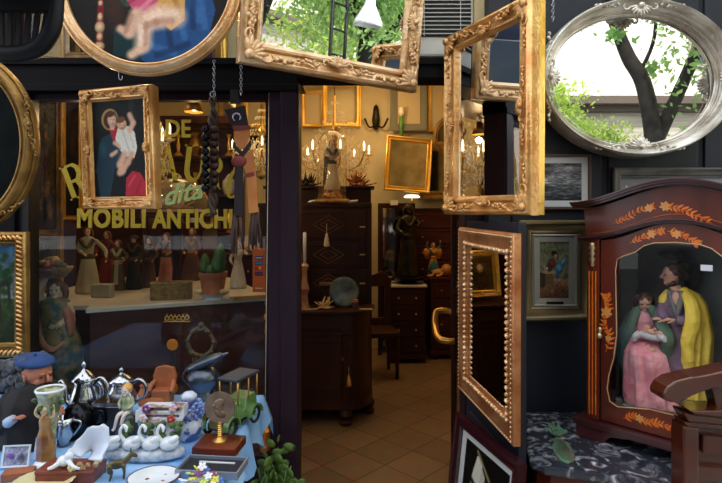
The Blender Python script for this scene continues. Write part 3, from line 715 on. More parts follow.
# dark framed photograph leaning at the foot of the shutter
TL, TR = P(453.5,410,2.16), P(517,462.5,1.72)
BL = TL+V(-.075,-.02,-.77); BR = TR+V(-.075,-.02,-.77)
M, W, H = basis(BL, BR, TL); M = M @ Matrix.Translation((0,.026,0))
t = frame_thing('framed_picture', 'black and white photograph in a glossy maroon frame leaning at the doorway', 'picture', M, W, H, .045, .028, mat('maroon lacquer', col(52,20,26), .18, 0, coat=.8), 2)
back_board(t, W-.004, H-.004, -.002); obj('mount', rectprof(B(), W-.08, H-.08, [(0,.006),(.034,.006),(.036,.003)]), MATS['white mount card'], t, smooth=False)
a = Art(70, 130, (12,12,13)).noise(.3, 10)
for (x,y,rx,ry,c,g) in ((.3,.86,.1,.05,(150,140,110),20),(.42,.82,.12,.03,(110,104,84),-20),(.3,.74,.06,.1,(226,226,220),10),(.36,.66,.12,.02,(214,214,206),0),(.3,.6,.13,.05,(30,60,30),0),(.28,.52,.1,.09,(40,70,46),20),(.75,.72,.1,.05,(50,52,56),0),(.85,.66,.08,.06,(170,174,180),30),(.34,.7,.05,.04,(14,14,16),0)): a.ell(x,y,rx,ry,c,g,.4)
a.poly([(.1,.62),(.3,.95),(.44,.93),(.3,.6)], (222,222,216)); a.poly([(.34,.66),(.42,.9),(.5,.86),(.44,.64)], (200,200,194)); a.line([(.1,.8),(.5,.72)], .03, (12,12,13)); a.line([(.12,.7),(.46,.63)], .025, (12,12,13)); a.line([(.3,.97),(.6,.86)], .02, (150,140,100)); a.ell(.75,.8,.1,.06,(120,124,128),20,.6)
a.make('photograph', t, W-.15, H-.15, -.004); plane_part('glass', W-.082, H-.082, -.0085, glass_thin, t)

# ---- chains and hooks the pictures hang from
def chain(px, y0, y1, Y, label, m=silver_metal, n=None, r=.006):
    p0, p1 = P(px, y0, Y), P(px, y1, Y); L = p0.z-p1.z; n = max(2, int(L/(r*2.1))); bm = B()
    for k in range(n):
        torus(bm, (p0.x, p0.y, p0.z-(k+.5)*L/n), r, r*.22, rot('X', PI/2) if k % 2 == 0 else rot('Z', PI/2) @ rot('X', PI/2), 10, 5)
    o = obj('chain', bm, m, None); return tag(o, label, 'chain')
chain(553, -40, 22, 2.2, 'steel chain left of the oval silver mirror')
chain(241, 60, 96, 2.2, 'thin chain holding the horseshoe strap')
chain(214, 60, 97, 2.2, 'thin chain holding the string of bells')
def hook(px, py, Y, label, s=.014):
    p = P(px, py, Y); o = obj('hook', ctube(B(), [(p.x,Y,p.z+s*2.6),(p.x,Y,p.z),(p.x+s*.5,Y,p.z-s*.6),(p.x+s,Y,p.z-s*.1),(p.x+s,Y,p.z+s*.6)], s*.13, 6), silver_metal); tag(o, label, 'hook')
hook(665.5, 8, 2.2, 'wire hook on the navy wall above the oval silver mirror'); hook(119, 78, 2.2, 'wire hook above the gilt framed woman and child')
# ================================================================== figures
def bodyloft(bm, secs, n=28, folds=9, seed=0, lean=None):
    # secs: (z, cx, cy, rx, ry, fold amplitude)
    r = random.Random(seed); ph = [r.uniform(0, 6.28) for _ in range(4)]; rings = []
    for (z, cx, cy, rx, ry, am) in secs:
        ring = []
        for k in range(n):
            a = 2*PI*k/n
            f = 1+am*(math.sin(folds*a+ph[0]+z*4)*.6+math.sin((folds+4)*a+ph[1]-z*5)*.4)
            ring.append(V(cx+rx*f*math.cos(a), cy+ry*f*math.sin(a), z))
        rings.append(ring)
    loft(bm, rings); return bm
def smoothsecs(secs, n=4):
    out = []
    for i in range(len(secs)-1):
        for k in range(n):
            t = k/n; t = t*t*(3-2*t) if False else t
            out.append(tuple(a+(b-a)*t for a, b in zip(secs[i], secs[i+1])))
    out.append(secs[-1]); return out
def head(bm, c, h, yaw=0, pitch=0, nose=1.0):
    """head of height h centred at c, facing -y turned by yaw"""
    M = rot('Z', math.radians(yaw)) @ rot('X', math.radians(pitch)); c = Vector(c)
    w = lambda x, y, z: c+M @ V(x*h, y*h, z*h)
    ell(bm, w(0,.03,.1), (.37*h,.42*h,.4*h), M, 16, 12); ell(bm, w(0,-.06,-.14), (.29*h,.33*h,.34*h), M, 14, 10)
    ell(bm, w(0,-.3,-.36), (.13*h,.12*h,.1*h), M, 8, 6)
    tube(bm, [w(0,-.37,.1), w(0,-.47*nose,-.06), w(0,-.38,-.1)], [.035*h,.07*h,.045*h], 8)
    ell(bm, w(-.1,-.36,.12), (.1*h,.06*h,.03*h), M, 8, 5); ell(bm, w(.1,-.36,.12), (.1*h,.06*h,.03*h), M, 8, 5)
    for s in (-1,1): ell(bm, w(s*.37,.04,-.02), (.04*h,.09*h,.13*h), M, 8, 6); ell(bm, w(s*.17,-.28,-.1), (.1*h,.08*h,.1*h), M, 8, 6)
    return w, M
def faceparts(t, w, M, h, body, brow=None):
    dark = mat('painted eye', col(40,26,20), .3); lip = mat('painted lip', col(196,112,100), .45)
    bm = B()
    for s in (-1,1): ell(bm, w(s*.15,-.365,.03), (.06*h,.03*h,.028*h), M, 8, 5)
    obj('eyes', bm, dark, body)
    obj('mouth', ell(B(), w(0,-.385,-.22), (.075*h,.024*h,.022*h), M, 8, 5), lip, body)
def handmesh(bm, p, d, up, s, curl=.4):
    """hand at wrist p pointing d with the back of the hand towards up; s = hand length"""
    p, d, up = Vector(p), Vector(d).normalized(), Vector(up).normalized(); side = d.cross(up).normalized(); up = side.cross(d)
    f = lambda a, b, c: p+d*a*s+side*b*s+up*c*s
    tube(bm, [f(-.1,0,0), f(.1,0,0), f(.3,0,0), f(.48,0,0), f(.52,0,0)], [.13*s,.15*s,.21*s,.2*s,.1*s], 8, True, .55)
    for i, (o, L) in enumerate(((-.16,.36),(-.055,.46),(.05,.43),(.15,.32))):
        tube(bm, [f(.4,o,0), f(.5,o,.01), f(.5+L*.45,o*1.1,-curl*.08), f(.5+L*.8,o*1.1,-curl*.3), f(.5+L*(1-curl*.15),o*1.1,-curl*.48)], [.06*s,.055*s,.052*s,.046*s,.032*s], 6)
    tube(bm, [f(.08,-.1,0), f(.25,-.27,-.04), f(.42,-.34,-.1), f(.52,-.34,-.16)], [.075*s,.065*s,.055*s,.035*s], 6)
def hair(bm, w, h, M, long=0, seed=1, top=.12):
    ell(bm, w(0,.09,.17), (.42*h,.44*h,.38*h), M, 14, 10)
    for s in (-1,1): ell(bm, w(s*.3,.02,.12), (.14*h,.26*h,.26*h), M, 10, 7)
    r = random.Random(seed)
    for k in range(16):
        a = k/16*2*PI; ell(bm, w(.34*math.cos(a), .1+.36*math.sin(a)*1, .16+.1*math.sin(k*3)), (.1*h,.1*h,.12*h), M, 6, 5)
    if long:
        for s in (-1,1):
            for j in range(3): tube(bm, [w(s*(.3+.04*j),.02+.12*j,.2), w(s*(.4+.03*j),.05+.12*j,-.2), w(s*(.42),.05+.14*j,-.5), w(s*.38,-.0+.12*j,-.5-long*.5)], [.1*h,.11*h,.1*h,.05*h], 7)
def simple_figure(name, label, loc, H, rotz, robe, sleeves, hairm, skinm=None, arms=(( -.12,-.1,.55),(.12,-.1,.55)), wide=1.0, hat=None, apron=None, group=None, cat='figurine', pot=None, yaw=0, pitch=0, vox=True):
    t = thing(name, label, cat, loc, rotz, group); sk = skinm or skin; h = H*.135
    bm = B(); s = H
    secs = [(0,0,0,.15*wide,.12*wide,.06),(.03,0,0,.155*wide,.125*wide,.09),(.3,0,0,.12*wide,.1*wide,.09),(.5,0,0,.1,.08,.04),(.6,0,0,.075,.06,.02),(.7,0,0,.095,.065,.01),(.8,0,0,.11,.06,.0),(.84,0,0,.08,.05,0),(.865,0,0,.035,.035,0)]
    bodyloft(bm, [(z*s,x*s,y*s,a*s,b*s,f) for z,x,y,a,b,f in smoothsecs(secs, 3)], 28, 8, int(H*1000))
    hands = []
    for sd, (hx_, hy_, hz_) in zip((-1,1), arms):
        sh = V(sd*.1*s,0,.8*s); ha = V(hx_*s,hy_*s,hz_*s); mid = (sh+ha)/2; el = mid+V(sd*.055*s, .03*s, -.035*s)
        ctube(bm, [sh, el, ha], [.035*s,.034*s,.026*s], 8); hands.append((ha, (ha-el).normalized()))
    obj('robe', bm, robe, t, voxel=s*.014 if vox else 0)
    bm = B(); tube(bm, [(0,0,.83*s),(0,-.005*s,.9*s)], .03*s, 10); w, M = head(bm, (0,-.01*s,.93*s), h, yaw, pitch)
    for sd, (ha, d) in zip((-1,1), hands): tube(bm, [(0,0,.83*s),(sd*.09*s,0,.795*s),V(sd*.1*s,0,.8*s).lerp(ha,.5)+V(sd*.05*s,.03*s,-.03*s),ha], .013*s, 6)
    for ha, d in hands: handmesh(bm, ha-d*.01*s, d, (0,-.3,1), .07*s)
    b = obj('body', bm, sk, t); faceparts(t, w, M, h, b)
    bm = B(); hair(bm, w, h, M, .3 if hat is None else 0); obj('hair', bm, hairm, t)
    if sleeves: 
        bm = B(); ctube(bm, [(-.1*s,-.05*s,.82*s),(0,-.075*s,.7*s),(.09*s,-.06*s,.82*s)], [.03*s,.03*s,.03*s], 7); bodyloft(bm, [(.52*s,0,0,.1*s,.08*s,.03),(.58*s,0,0,.082*s,.068*s,.02),(.6*s,0,0,.078*s,.062*s,.0)]); obj('sash', bm, sleeves, t)
    if apron:
        bm = B(); secs2 = [(z*s, x*s, y*s-.012*s, a*s*.62, b*s*1.02, .05) for z,x,y,a,b,f in smoothsecs([(.12,0,0,.14*wide,.12*wide,0),(.3,0,0,.12*wide,.1*wide,0),(.52,0,0,.09,.08,0),(.6,0,0,.07,.062,0)],3)]
        bodyloft(bm, secs2, 24, 7, 3); obj('apron', bm, apron, t)
    if hat:
        bm = B(); lathe(bm, [(0,.42*h*.9),(.32*h,.4*h),(.4*h,.16*h),(.8*h,.08*h),(.8*h,.04*h),(.1*h,.1*h)], 16); bmesh.ops.transform(bm, matrix=Matrix.Translation((0,-.01*s,.945*s)), verts=bm.verts); obj('hat', bm, hat, t)
    return t

# ================================================================== interior furniture
def bead_panel(bm, x0, x1, y, z0, z1, w=.014, d=.01):
    for a in ((x0,x1,z0,z0+w),(x0,x1,z1-w,z1),(x0,x0+w,z0+w,z1-w),(x1-w,x1,z0+w,z1-w)): box(bm, a[0], a[1], y-d, y, a[2], a[3])
def chest(name, label, loc, w, d, h, rows, m, top, cat='chest of drawers', rotz=0, feet=.05, topd=.025, knob=None, over=.02, colsn=1):
    t = thing(name, label, cat, loc, rotz)
    obj('carcass', box(box(box(B(), -w/2, w/2, 0, d, feet, h-topd), -w/2-.012, w/2+.012, -.012, d, feet, feet+.05), -w/2-.008, w/2+.008, -.008, d, h-topd-.025, h-topd), m, t, smooth=False, bev=.004)
    obj('top', box(B(), -w/2-over, w/2+over, -over, d, h-topd, h), top, t, smooth=False, bev=.006)
    for sx in (-1,1): obj('leg', box(B(), sx*w/2-.03-sx*.03+(-.0), sx*w/2+.03-sx*.03, 0, .06, 0, feet), m, t, smooth=False)
    z0, z1 = feet+.06, h-topd-.03; dz = (z1-z0)/rows; dw = (w-.06)/colsn
    for r_ in range(rows):
        for c_ in range(colsn):
            xa = -w/2+.03+c_*dw
            bm = box(B(), xa+.006, xa+dw-.006, -.008, .004, z0+r_*dz+.006, z0+(r_+1)*dz-.006); bead_panel(bm, xa+.02, xa+dw-.02, -.008, z0+r_*dz+.02, z0+(r_+1)*dz-.02, .008, .006)
            dd = obj('drawer', bm, m, t, smooth=False, bev=.002)
            for kx in ((.5,) if dw < .3 else (.22,.78)):
                obj('knob', ell(B(), (xa+dw*kx, -.022, z0+(r_+.5)*dz), (.012,.014,.012), None, 8, 6), knob or brass, dd)
    return t
# tall secretary with diamond inlay
sx0, sx1, sy = -.85, .09, 4.34
t = thing('secretary_cabinet', 'tall dark secretary cabinet with diamond inlay and a white key tassel', 'cabinet', ((sx0+sx1)/2, sy, 0)); w = sx1-sx0
bm = box(B(), -w/2, w/2, 0, .5, 0, 1.7); box(bm, -w/2-.02, w/2+.0, -.015, .5, 1.69, 1.725); box(bm, -w/2, w/2, .29, .5, 1.725, 1.86); box(bm, -w/2-.02, w/2+.03, .275, .52, 1.86, 1.885)
obj('carcass', bm, darkwood, t, smooth=False, bev=.004)
for z0, z1 in ((.95,1.17),(1.19,1.4),(1.42,1.67)):
    bm = box(B(), -w/2+.05, w/2-.05, -.012, .004, z0, z1); bead_panel(bm, w/2-.62, w/2-.1, -.012, z0+.02, z1-.02, .01, .006)
    dd = obj('drawer', bm, darkwood, t, smooth=False, bev=.003)
    cx_, cz = w/2-.36, (z0+z1)/2; bm = B()
    for sc_ in (1, .55):
        pts = [(cx_-.13*sc_,cz),(cx_,cz+.075*sc_),(cx_+.13*sc_,cz),(cx_,cz-.075*sc_)]
        for a_, b_ in zip(pts, pts[1:]+pts[:1]): tube(bm, [(a_[0],-.014,a_[1]),(b_[0],-.014,b_[1])], .0025, 4)
    obj('diamond_inlay', bm, inlay_dim, dd)
    obj('escutcheon', box(B(), w/2-.105, w/2-.055, -.016, -.01, z0+.1, z0+.112), brass, dd, smooth=False)
bm = tube(B(), [(w/2-.375,-.02,1.555),(w/2-.375,-.022,1.47)], .003, 5); k = obj('key_cord', bm, mat('cream cord', col(220,206,170), .8), t)
obj('tassel', lathe(B(), [(.003,.0),(.012,-.012),(.01,-.03),(.017,-.04),(.024,-.1),(.022,-.112),(0,-.115)], 14, (w/2-.375,-.026,1.475), 7, .08), MATS['cream cord'], k)
# curved commode in front
t = thing('curved_commode', 'dark bow-ended commode with turned feet and a gold key tassel', 'commode', (-.48, 4.02, 0))
def bow(x0, x1, d, off=0, n=10): # outline with a round right end
    r_ = .30; pts = [(x0-off, d), (x0-off, -off)]+[(x1-r_*.55+(r_*.55+off)*math.sin(k*PI/2/n), r_-(r_+off)*math.cos(k*PI/2/n)) for k in range(n+1)]+[(x1+off, d)]
    return pts
bm = slab(B(), bow(-.5,.56,.31), .12, .86); slab(bm, bow(-.5,.56,.31,.015), .12, .2); slab(bm, bow(-.5,.56,.31,.01), .7, .72); obj('carcass', bm, darkwood, t, smooth=A35)
obj('top', slab(B(), bow(-.5,.56,.31,.03), .86, .885), darkwood, t, smooth=A35, bev=.005)
for x0, x1 in ((-.46,-.06),(-.0,.34)):
    bm = box(B(), x0, x1, -.008, .004, .24, .68); bead_panel(bm, x0+.03, x1-.03, -.008, .27, .65, .012, .008); obj('door', bm, darkwood, t, smooth=False)
    bm = box(B(), x0, x1, -.01, .004, .735, .84); bead_panel(bm, x0+.02, x1-.02, -.01, .75, .825, .008, .006); obj('drawer', bm, darkwood, t, smooth=False)
for x, y in ((.36,.0),(.54,.26),(-.46,.02)): obj('leg', lathe(B(), [(.035,0),(.05,.012),(.052,.03),(.036,.045),(.045,.06),(.055,.085),(.04,.12)], 18, (x,y,0)), darkwood, t, smooth=A35)
bm = B(); lathe(bm, [(.03,.2),(.034,.24),(.024,.3),(.03,.34),(.028,.5),(.036,.62),(.026,.66),(.034,.7)], 14, (.36,-.012,0)); obj('corner_column', bm, darkwood, t, smooth=A35)
obj('lock', ell(B(), (.345,-.03,.52), (.014,.008,.02), None, 8, 6), brass, t)
k = obj('key_cord', tube(B(), [(.385,-.04,.46),(.387,-.045,.40)], .0025, 5), MATS['cream cord'], t)
obj('tassel', lathe(B(), [(.003,.0),(.01,-.01),(.008,-.022),(.014,-.03),(.02,-.085),(0,-.09)], 12, (.387,-.045,.40), 7, .08), mat('gold thread', col(206,150,70), .6), k)
# things on the commode
p = P(344, 303, 4.18)
t = thing('display_plate', 'round iridescent blue plate with a faint face, propped on the dark commode', 'plate', (p.x, p.y, .886)); Mr = rot('X', -.2)
obj('plate', lathe(B(), [(0,.0),(.09,.004),(.118,.02),(.12,.022),(.118,.026),(.09,.012),(0,.008)], 30), mat('iridescent glaze', col(50,74,84), .3, .2, col(110,116,100), 14), t, loc=(0,.0,.122), rot=(PI/2-.15,0,0), smooth=True)
obj('stand', ctube(B(), [(-.06,-.02,.012),(-.05,.02,.004),(.05,.02,.004),(.06,-.02,.012)], .005, 6), black_wood, t)
def coral(name, label, loc, s, m, seed=3, cat='ornament', n=34, group=None):
    r_ = random.Random(seed); bm = B()
    for k in range(n):
        a = r_.uniform(0,2*PI); e = r_.uniform(.1,1.5); L = s*r_.uniform(.5,1); b0 = V(r_.uniform(-.3,.3)*s, r_.uniform(-.2,.2)*s, 0); d = V(math.cos(a)*math.cos(e), math.sin(a)*math.cos(e)*.6, math.sin(e))
        tube(bm, [b0, b0+d*L*.5+V(0,0,.03*s), b0+d*L], [.07*s,.06*s,.035*s], 6)
    ell(bm, (0,0,.08*s), (.55*s,.35*s,.16*s), None, 12, 6)
    o = obj(name, bm, m, None, loc=loc); return tag(o, label, cat, group)
coral('coral_cluster', 'small pale branching coral cluster on the commode', (P(325,300,4.1).x, 4.1, .887), .1, mat('pale coral', col(196,166,120), .6))
t = thing('trinket_box', 'small brown box with an orange lid beside the blue plate', 'box', (P(355.5,300,4.12).x, 4.12, .886)); obj('body', box(B(), -.024,.024,-.02,.02,0,.05), walnut, t, smooth=False); obj('lid', box(B(), -.02,.02,-.02,.02,.05,.068), mat('orange card', col(190,110,50), .6), t, smooth=False)
t = thing('candlestick', 'dim pink and gold candlestick at the left of the commode', 'candlestick', (P(305,310,4.1).x, 4.07, .886)); obj('stem', lathe(B(), [(.04,0),(.042,.02),(.03,.05),(.025,.12),(.04,.16),(.022,.22),(.02,.3),(.035,.34),(.015,.36),(0,.36)], 18), mat('rosy china', col(140,84,74), .3, 0, col(190,150,110), 10), t, smooth=A35); obj('candle', lathe(B(), [(.014,.36),(.014,.6),(0,.605)], 10), white_china, t)
t = thing('drawer_box', 'little wooden box behind the coral on the commode', 'box', (P(326,290,4.26).x, 4.25, .886)); obj('body', box(B(), -.05,.05,0,.05,0,.16), darkwood, t, smooth=False); obj('lid', box(B(), -.055,.055,-.006,.052,.16,.185), inlay_dim, t, smooth=False, bev=.004)
for k, (px, lab) in enumerate(((311,'folded price card lying at the left of the commode top'),(366,'pale folded card at the right end of the commode top'))):
    tag(obj('card', box(B(), -.05,.05,-.02,.02,0,.006), mat('old card', col(176,160,124), .8), None, smooth=False, loc=(P(px,308,4.04).x, 4.05, .887), rot=(0,0,.2-k*.3)), lab, 'card')
# glass dome on the secretary with a robed figure
def dome(label, loc, r_, H, m_base, group=None, foot=True):
    t = thing('glass_dome', label, 'glass dome', loc, 0, group)
    obj('base', lathe(B(), [(0,.0),(r_*1.25,0),(r_*1.3,.012),(r_*1.22,.03),(r_*1.1,.036),(0,.036)], 28), m_base, t, smooth=A35)
    obj('dome', lathe(B(), [(r_,.036)]+[(r_,.036+(H-r_-.036)*k/4) for k in range(1,4)]+[(r_*math.cos(a), H-r_+r_*math.sin(a)) for a in [k*PI/2/8 for k in range(9)]], 28), glass_dome_m, t)
    obj('knob', ell(B(), (0,0,H+.008), (.012,.012,.014), None, 8, 6), brass, t)
    return t
glass_dome_m = glassmat('dome glass', (.98,.97,.94,1), 1.5, .08, 2.2, .09, (.9,.78,.55,1))
dx, dy, dz = P(332,203,4.42).x, 4.44, 1.726
dome('tall clear glass dome over a robed figure, on the secretary', (dx,dy,dz), .125, .62, gold_dark)
simple_figure('saint_statuette', 'cream robed statuette in a black mantle inside the tall glass dome', (dx,dy,dz+.11), .43, .15, mat('cream cloth', col(206,190,160), .8, 0, col(180,160,126), 10), mat('black cloth', col(18,18,22), .8), hair_brown, arms=((-.06,-.14,.66),(.07,-.14,.6)))
bm = B(); bodyloft(bm, [(.0,0,.012,.062,.05,.1),(.2,0,.014,.056,.048,.1),(.34,0,.012,.052,.036,.03),(.37,0,.01,.03,.03,0)], 28, 7); 
k = obj('mantle', bm, MATS['black cloth'], [o for o in C.objects if o.name == 'saint_statuette'][0], loc=(-.012,.012,0))
t = thing('flower_plinth', 'red and gold floral plinth under the robed figure in the dome', 'plinth', (dx,dy,dz+.037)); obj('body', lathe(B(), [(0,0),(.085,0),(.09,.02),(.075,.05),(.08,.072),(0,.072)], 20), mat('red gold floral', col(120,40,30), .5, .2, col(206,150,80), 34, ramp=(.45,.55)), t, smooth=A35)
for sx_, lb in ((-.17,'white scrolled shell at the left of the dome'),(.17,'white scrolled shell at the right of the dome')):
    bm = ctube(B(), [(sx_-.03,0,.006),(sx_,-.01,.014),(sx_+.04,0,.018),(sx_+.045,0,.03)], [.006,.012,.01,.005], 7); tag(obj('shell', bm, white_china, None, loc=(dx,dy-.06,dz-.0)), lb, 'shell')
# two chests under the figures
chest('marble_topped_chest', 'narrow dark chest with a pale marble top under the bronze statue', (P(407,365,5.74).x, 5.72, 0), .40, .38, .862, 4, darkwood, marble_pale)
chest('bedside_chest', 'narrow reddish chest of drawers right of the marble topped one', (1.02, 5.88, 0), .46, .36, .93, 4, mahog_dark, mahog_dark)
simple_figure('bronze_statue', 'tall dark bronze robed statue on the marble topped chest', (P(408,285,5.9).x, 5.9, .935), .82, .2, bronze, bronze, bronze, bronze, arms=((-.1,-.12,.6),(.1,-.16,.72)), wide=1.0, cat='statue')
t = thing('bronze_basin', 'dark bronze scrolled basin under the statue', 'basin', (P(408,285,5.9).x, 5.9, .862)); obj('bowl', lathe(B(), [(0,0),(.1,0),(.11,.014),(.06,.03),(.15,.055),(.19,.072),(.0,.07)], 26, (0,0,0), 8, .04), bronze, t, smooth=A35)
for s_ in (-1,1): obj('handle', ctube(B(), [(s_*.15,0,.05),(s_*.25,0,.04),(s_*.28,0,.1),(s_*.22,0,.14),(s_*.2,0,.1)], .012, 7), bronze, t)
ax_, ay_ = P(434,270,6.0).x, 6.05
t = simple_figure('angel_figurine', 'gold and teal angel figurine with raised arms on the reddish chest', (ax_, ay_, .932), .38, .1, mat('teal glaze', col(52,110,104), .35, 0, col(196,140,70), 12, ramp=(.5,.58)), mat('orange glaze', col(220,140,60), .4), mat('auburn hair', col(150,84,40), .5), arms=((-.2,-.05,1.0),(.2,-.05,1.04)), wide=1.25)
for s_ in (-1,1):
    bm = B(); prism(bm, [(0,.26),(s_*.05,.32),(s_*.1,.31),(s_*.11,.25),(s_*.08,.19),(s_*.03,.19)], .03, .045); obj('wing', bm, MATS['orange glaze'], t)
t = thing('lion_ornament', 'tan reclining lion ornament in front of the angel', 'ornament', (ax_+.06, 5.95, .931)); bm = ell(B(), (0,0,.045), (.1,.045,.045), None, 12, 8); ell(bm, (.07,-.03,.08), (.05,.05,.055), None, 12, 8); 
for k in range(10): a = k/10*2*PI; ell(bm, (.07+.045*math.cos(a),-.03,.08+.05*math.sin(a)), .02, None, 7, 5)
for x in (-.08,.02): ctube(bm, [(x,-.03,.04),(x-.02,-.06,.02),(x-.07,-.07,.012)], [.02,.016,.012], 7)
obj('body', bm, mat('tan ceramic', col(190,130,76), .5), t)
# dark furniture against the back
chest('tall_bureau', 'very tall dark bureau against the back wall behind the angel', (.98, 6.33, 0), .9, .06, 1.72, 8, mahog_dark, darkwood, topd=.03, cat='bureau')
t = thing('cheval_mirror', 'dark framed standing mirror behind the bronze statue', 'mirror', (.42, 6.16, 0)); obj('frame', rectprof(B(), .44, 1.75, prf(.06,.03,2)), darkwood, t, loc=(0,0,.9), smooth=False); plane_part('mirror_glass', .33, 1.64, -.006, mirror_old, t).location = (0,0,.9)
for s_ in (-1,1): obj('leg', box(B(), s_*.2-.02, s_*.2+.02, -.1,.1, 0,.03), darkwood, t, smooth=False)
t = thing('dark_chair', 'dark carved chair in the gap beside the commode', 'chair', (.16, 5.3, 0), .2)
obj('seat', box(B(), -.2,.2,-.2,.2,.42,.47), darkwood, t, smooth=False, bev=.01)
for x in (-.17,.17):
    for y in (-.17,.17): obj('leg', ctube(B(), [(x,y,0),(x,y,.42)], [.018,.024], 8), darkwood, t)
obj('backrest', prism(B(), [(-.19,.47),(-.2,.95),(-.1,1.04),(0,1.0),(.1,1.04),(.2,.95),(.19,.47)], .17,.2, [[(-.12,.55),(-.13,.88),(.13,.88),(.12,.55)]]), darkwood, t, smooth=False, bev=.006)
# ---- frames high on the back wall
def rframe(name, label, cat, px0, py0, px1, py1, Y, fw, m, fill, kind=1, ang=0, tilt=0, roll=0, group=None, art=None):
    M = facing((px0+px1)/2, (py0+py1)/2, Y, ang, tilt, roll); W, H = (px1-px0)*Y/F, (py1-py0)*Y/F
    t = thing(name, label, cat, group=group, mat=M); obj('frame', rectprof(B(), W, H, prf(fw, .03, kind)), m, t, smooth=math.radians(40))
    if art: art.make('canvas', t, W-fw*1.9, H-fw*1.9, -.004)
    elif fill == 'open': pass
    else: plane_part('mirror_glass' if 'mirror' in name or 'irror' in fill.name else 'panel', W-fw*1.9, H-fw*1.9, -.004, fill, t)
    return t
paper = mat('blank paper', col(200,180,136), .8)
g1 = 'gilt frames on the back wall'
rframe('hanging_frame', 'plain bright gilt frame hanging behind the chandelier', 'frame', 323,82,361,127,6.3,.055,gold_bright,'open',1,group=g1)
rframe('hanging_frame', 'gilt frame half hidden behind the door post, high on the wall', 'frame', 302,91,324,127,6.33,.04,gold_bright,paper,1,group=g1)
rframe('hanging_frame', 'wide grey frame with gilt edges at the top of the back wall', 'frame', 390,70,427,131,6.3,.085,mat('grey painted frame', col(112,108,86), .5, .1),paper,2,group=g1)
rframe('hanging_frame', 'narrow gilt frame between the grey frame and the gilt mirror', 'frame', 428,60,446,132,6.34,.04,gold_bright,paper,1,group=g1)
rframe('wall_mirror', 'tilted gilt rectangular mirror on the back wall', 'mirror', 384,137,432,192,6.15,.06,gold_bright,mirror_old,0,12,-2,4)
rframe('carved_mirror', 'dark carved mirror behind the tilted gilt one', 'mirror', 418,142,458,200,6.3,.11,gold_dark,mirror_old,0)
rframe('dark_picture', 'tiny dark picture on the strip of wall beside the secretary', 'picture', 383,205,390,240,6.3,.03,gold_dark,mat('dark canvas', col(34,26,18), .6),1)
t = thing('round_mirror', 'round gilt mirror partly hidden behind the tall gilt mirror', 'mirror', mat=facing(450,137,6.3)); obj('frame', ovalprof(B(), .42,.5, prf(.06,.04,3)), gold_dark, t); plane_part('mirror_glass', .31,.39,-.01, mirror_old, t, oval=True)
t = thing('wall_lamp', 'unlit black wall lamp with leaf arms between the frames', 'wall lamp', (P(376,120,6.3).x,6.33,P(376,120,6.3).z)); obj('backplate', lathe(B(), [(.0,-.12),(.03,-.1),(.05,0),(.03,.16),(0,.2)], 10), bronze, t)
for a in (-1,0,1): ctube_ = obj('arm', ctube(B(), [(0,0,-.05),(a*.08,-.1,-.1),(a*.14,-.14,.0)], [.012,.01,.014], 6), bronze, t)
t = thing('candle_holder', 'white candle with a green stem before the grey frame', 'candle', (P(403,126,6.0).x,6.24,P(403,128,6.24).z)); obj('stem', lathe(B(), [(0,-.1),(.025,-.08),(.012,0),(.03,.03),(.02,.14),(0,.14)], 12), mat('green glass stem', col(90,140,60), .3), t); obj('candle', lathe(B(), [(.02,.14),(.038,.18),(.034,.24),(0,.25)], 12), mat('white candle cup', col(240,226,200), .5), t)  # candle cup is plain white, without any glow
obj('bracket', tube(B(), [(0,0,-.06),(0,.14,-.06)], .01, 6), bronze, t)
t = thing('reading_lamp', 'small lamp with a bright white shade under the tilted gilt mirror', 'lamp', (P(414,195,5.95).x,6.2,1.72)); obj('shade', lathe(B(), [(.0,.16),(.05,.155),(.07,.13),(.06,.12),(0,.12)], 14, (0,0,.0), sx=1.4), mat('lit shade', col(255,244,214), .5, emit=1.6), t); obj('stem', tube(B(), [(0,0,0),(0,0,.13)], .01, 6), brass, t)
tag(obj('price_card', box(B(), -.045,.045,0,.006,0,.055), mat('white card', col(226,220,204), .8), None, smooth=False, loc=(P(394,204,6.1).x, 6.07, P(394,205,6.07).z)), 'white card left under the tilted gilt mirror', 'card')
coral('gilt_red_ornament', 'dark red and gold branching ornament on the secretary, right of the dome', (P(358,186,4.75).x, 4.72, 1.887), .15, mat('red gold floral', col(120,40,30)), 21, 'ornament', 44)
coral('dark_candelabrum', 'dark leafy candelabrum on the secretary, left of the dome', (P(308,186,4.75).x, 4.72, 1.887), .14, bronze, 23, 'candelabrum', 40)
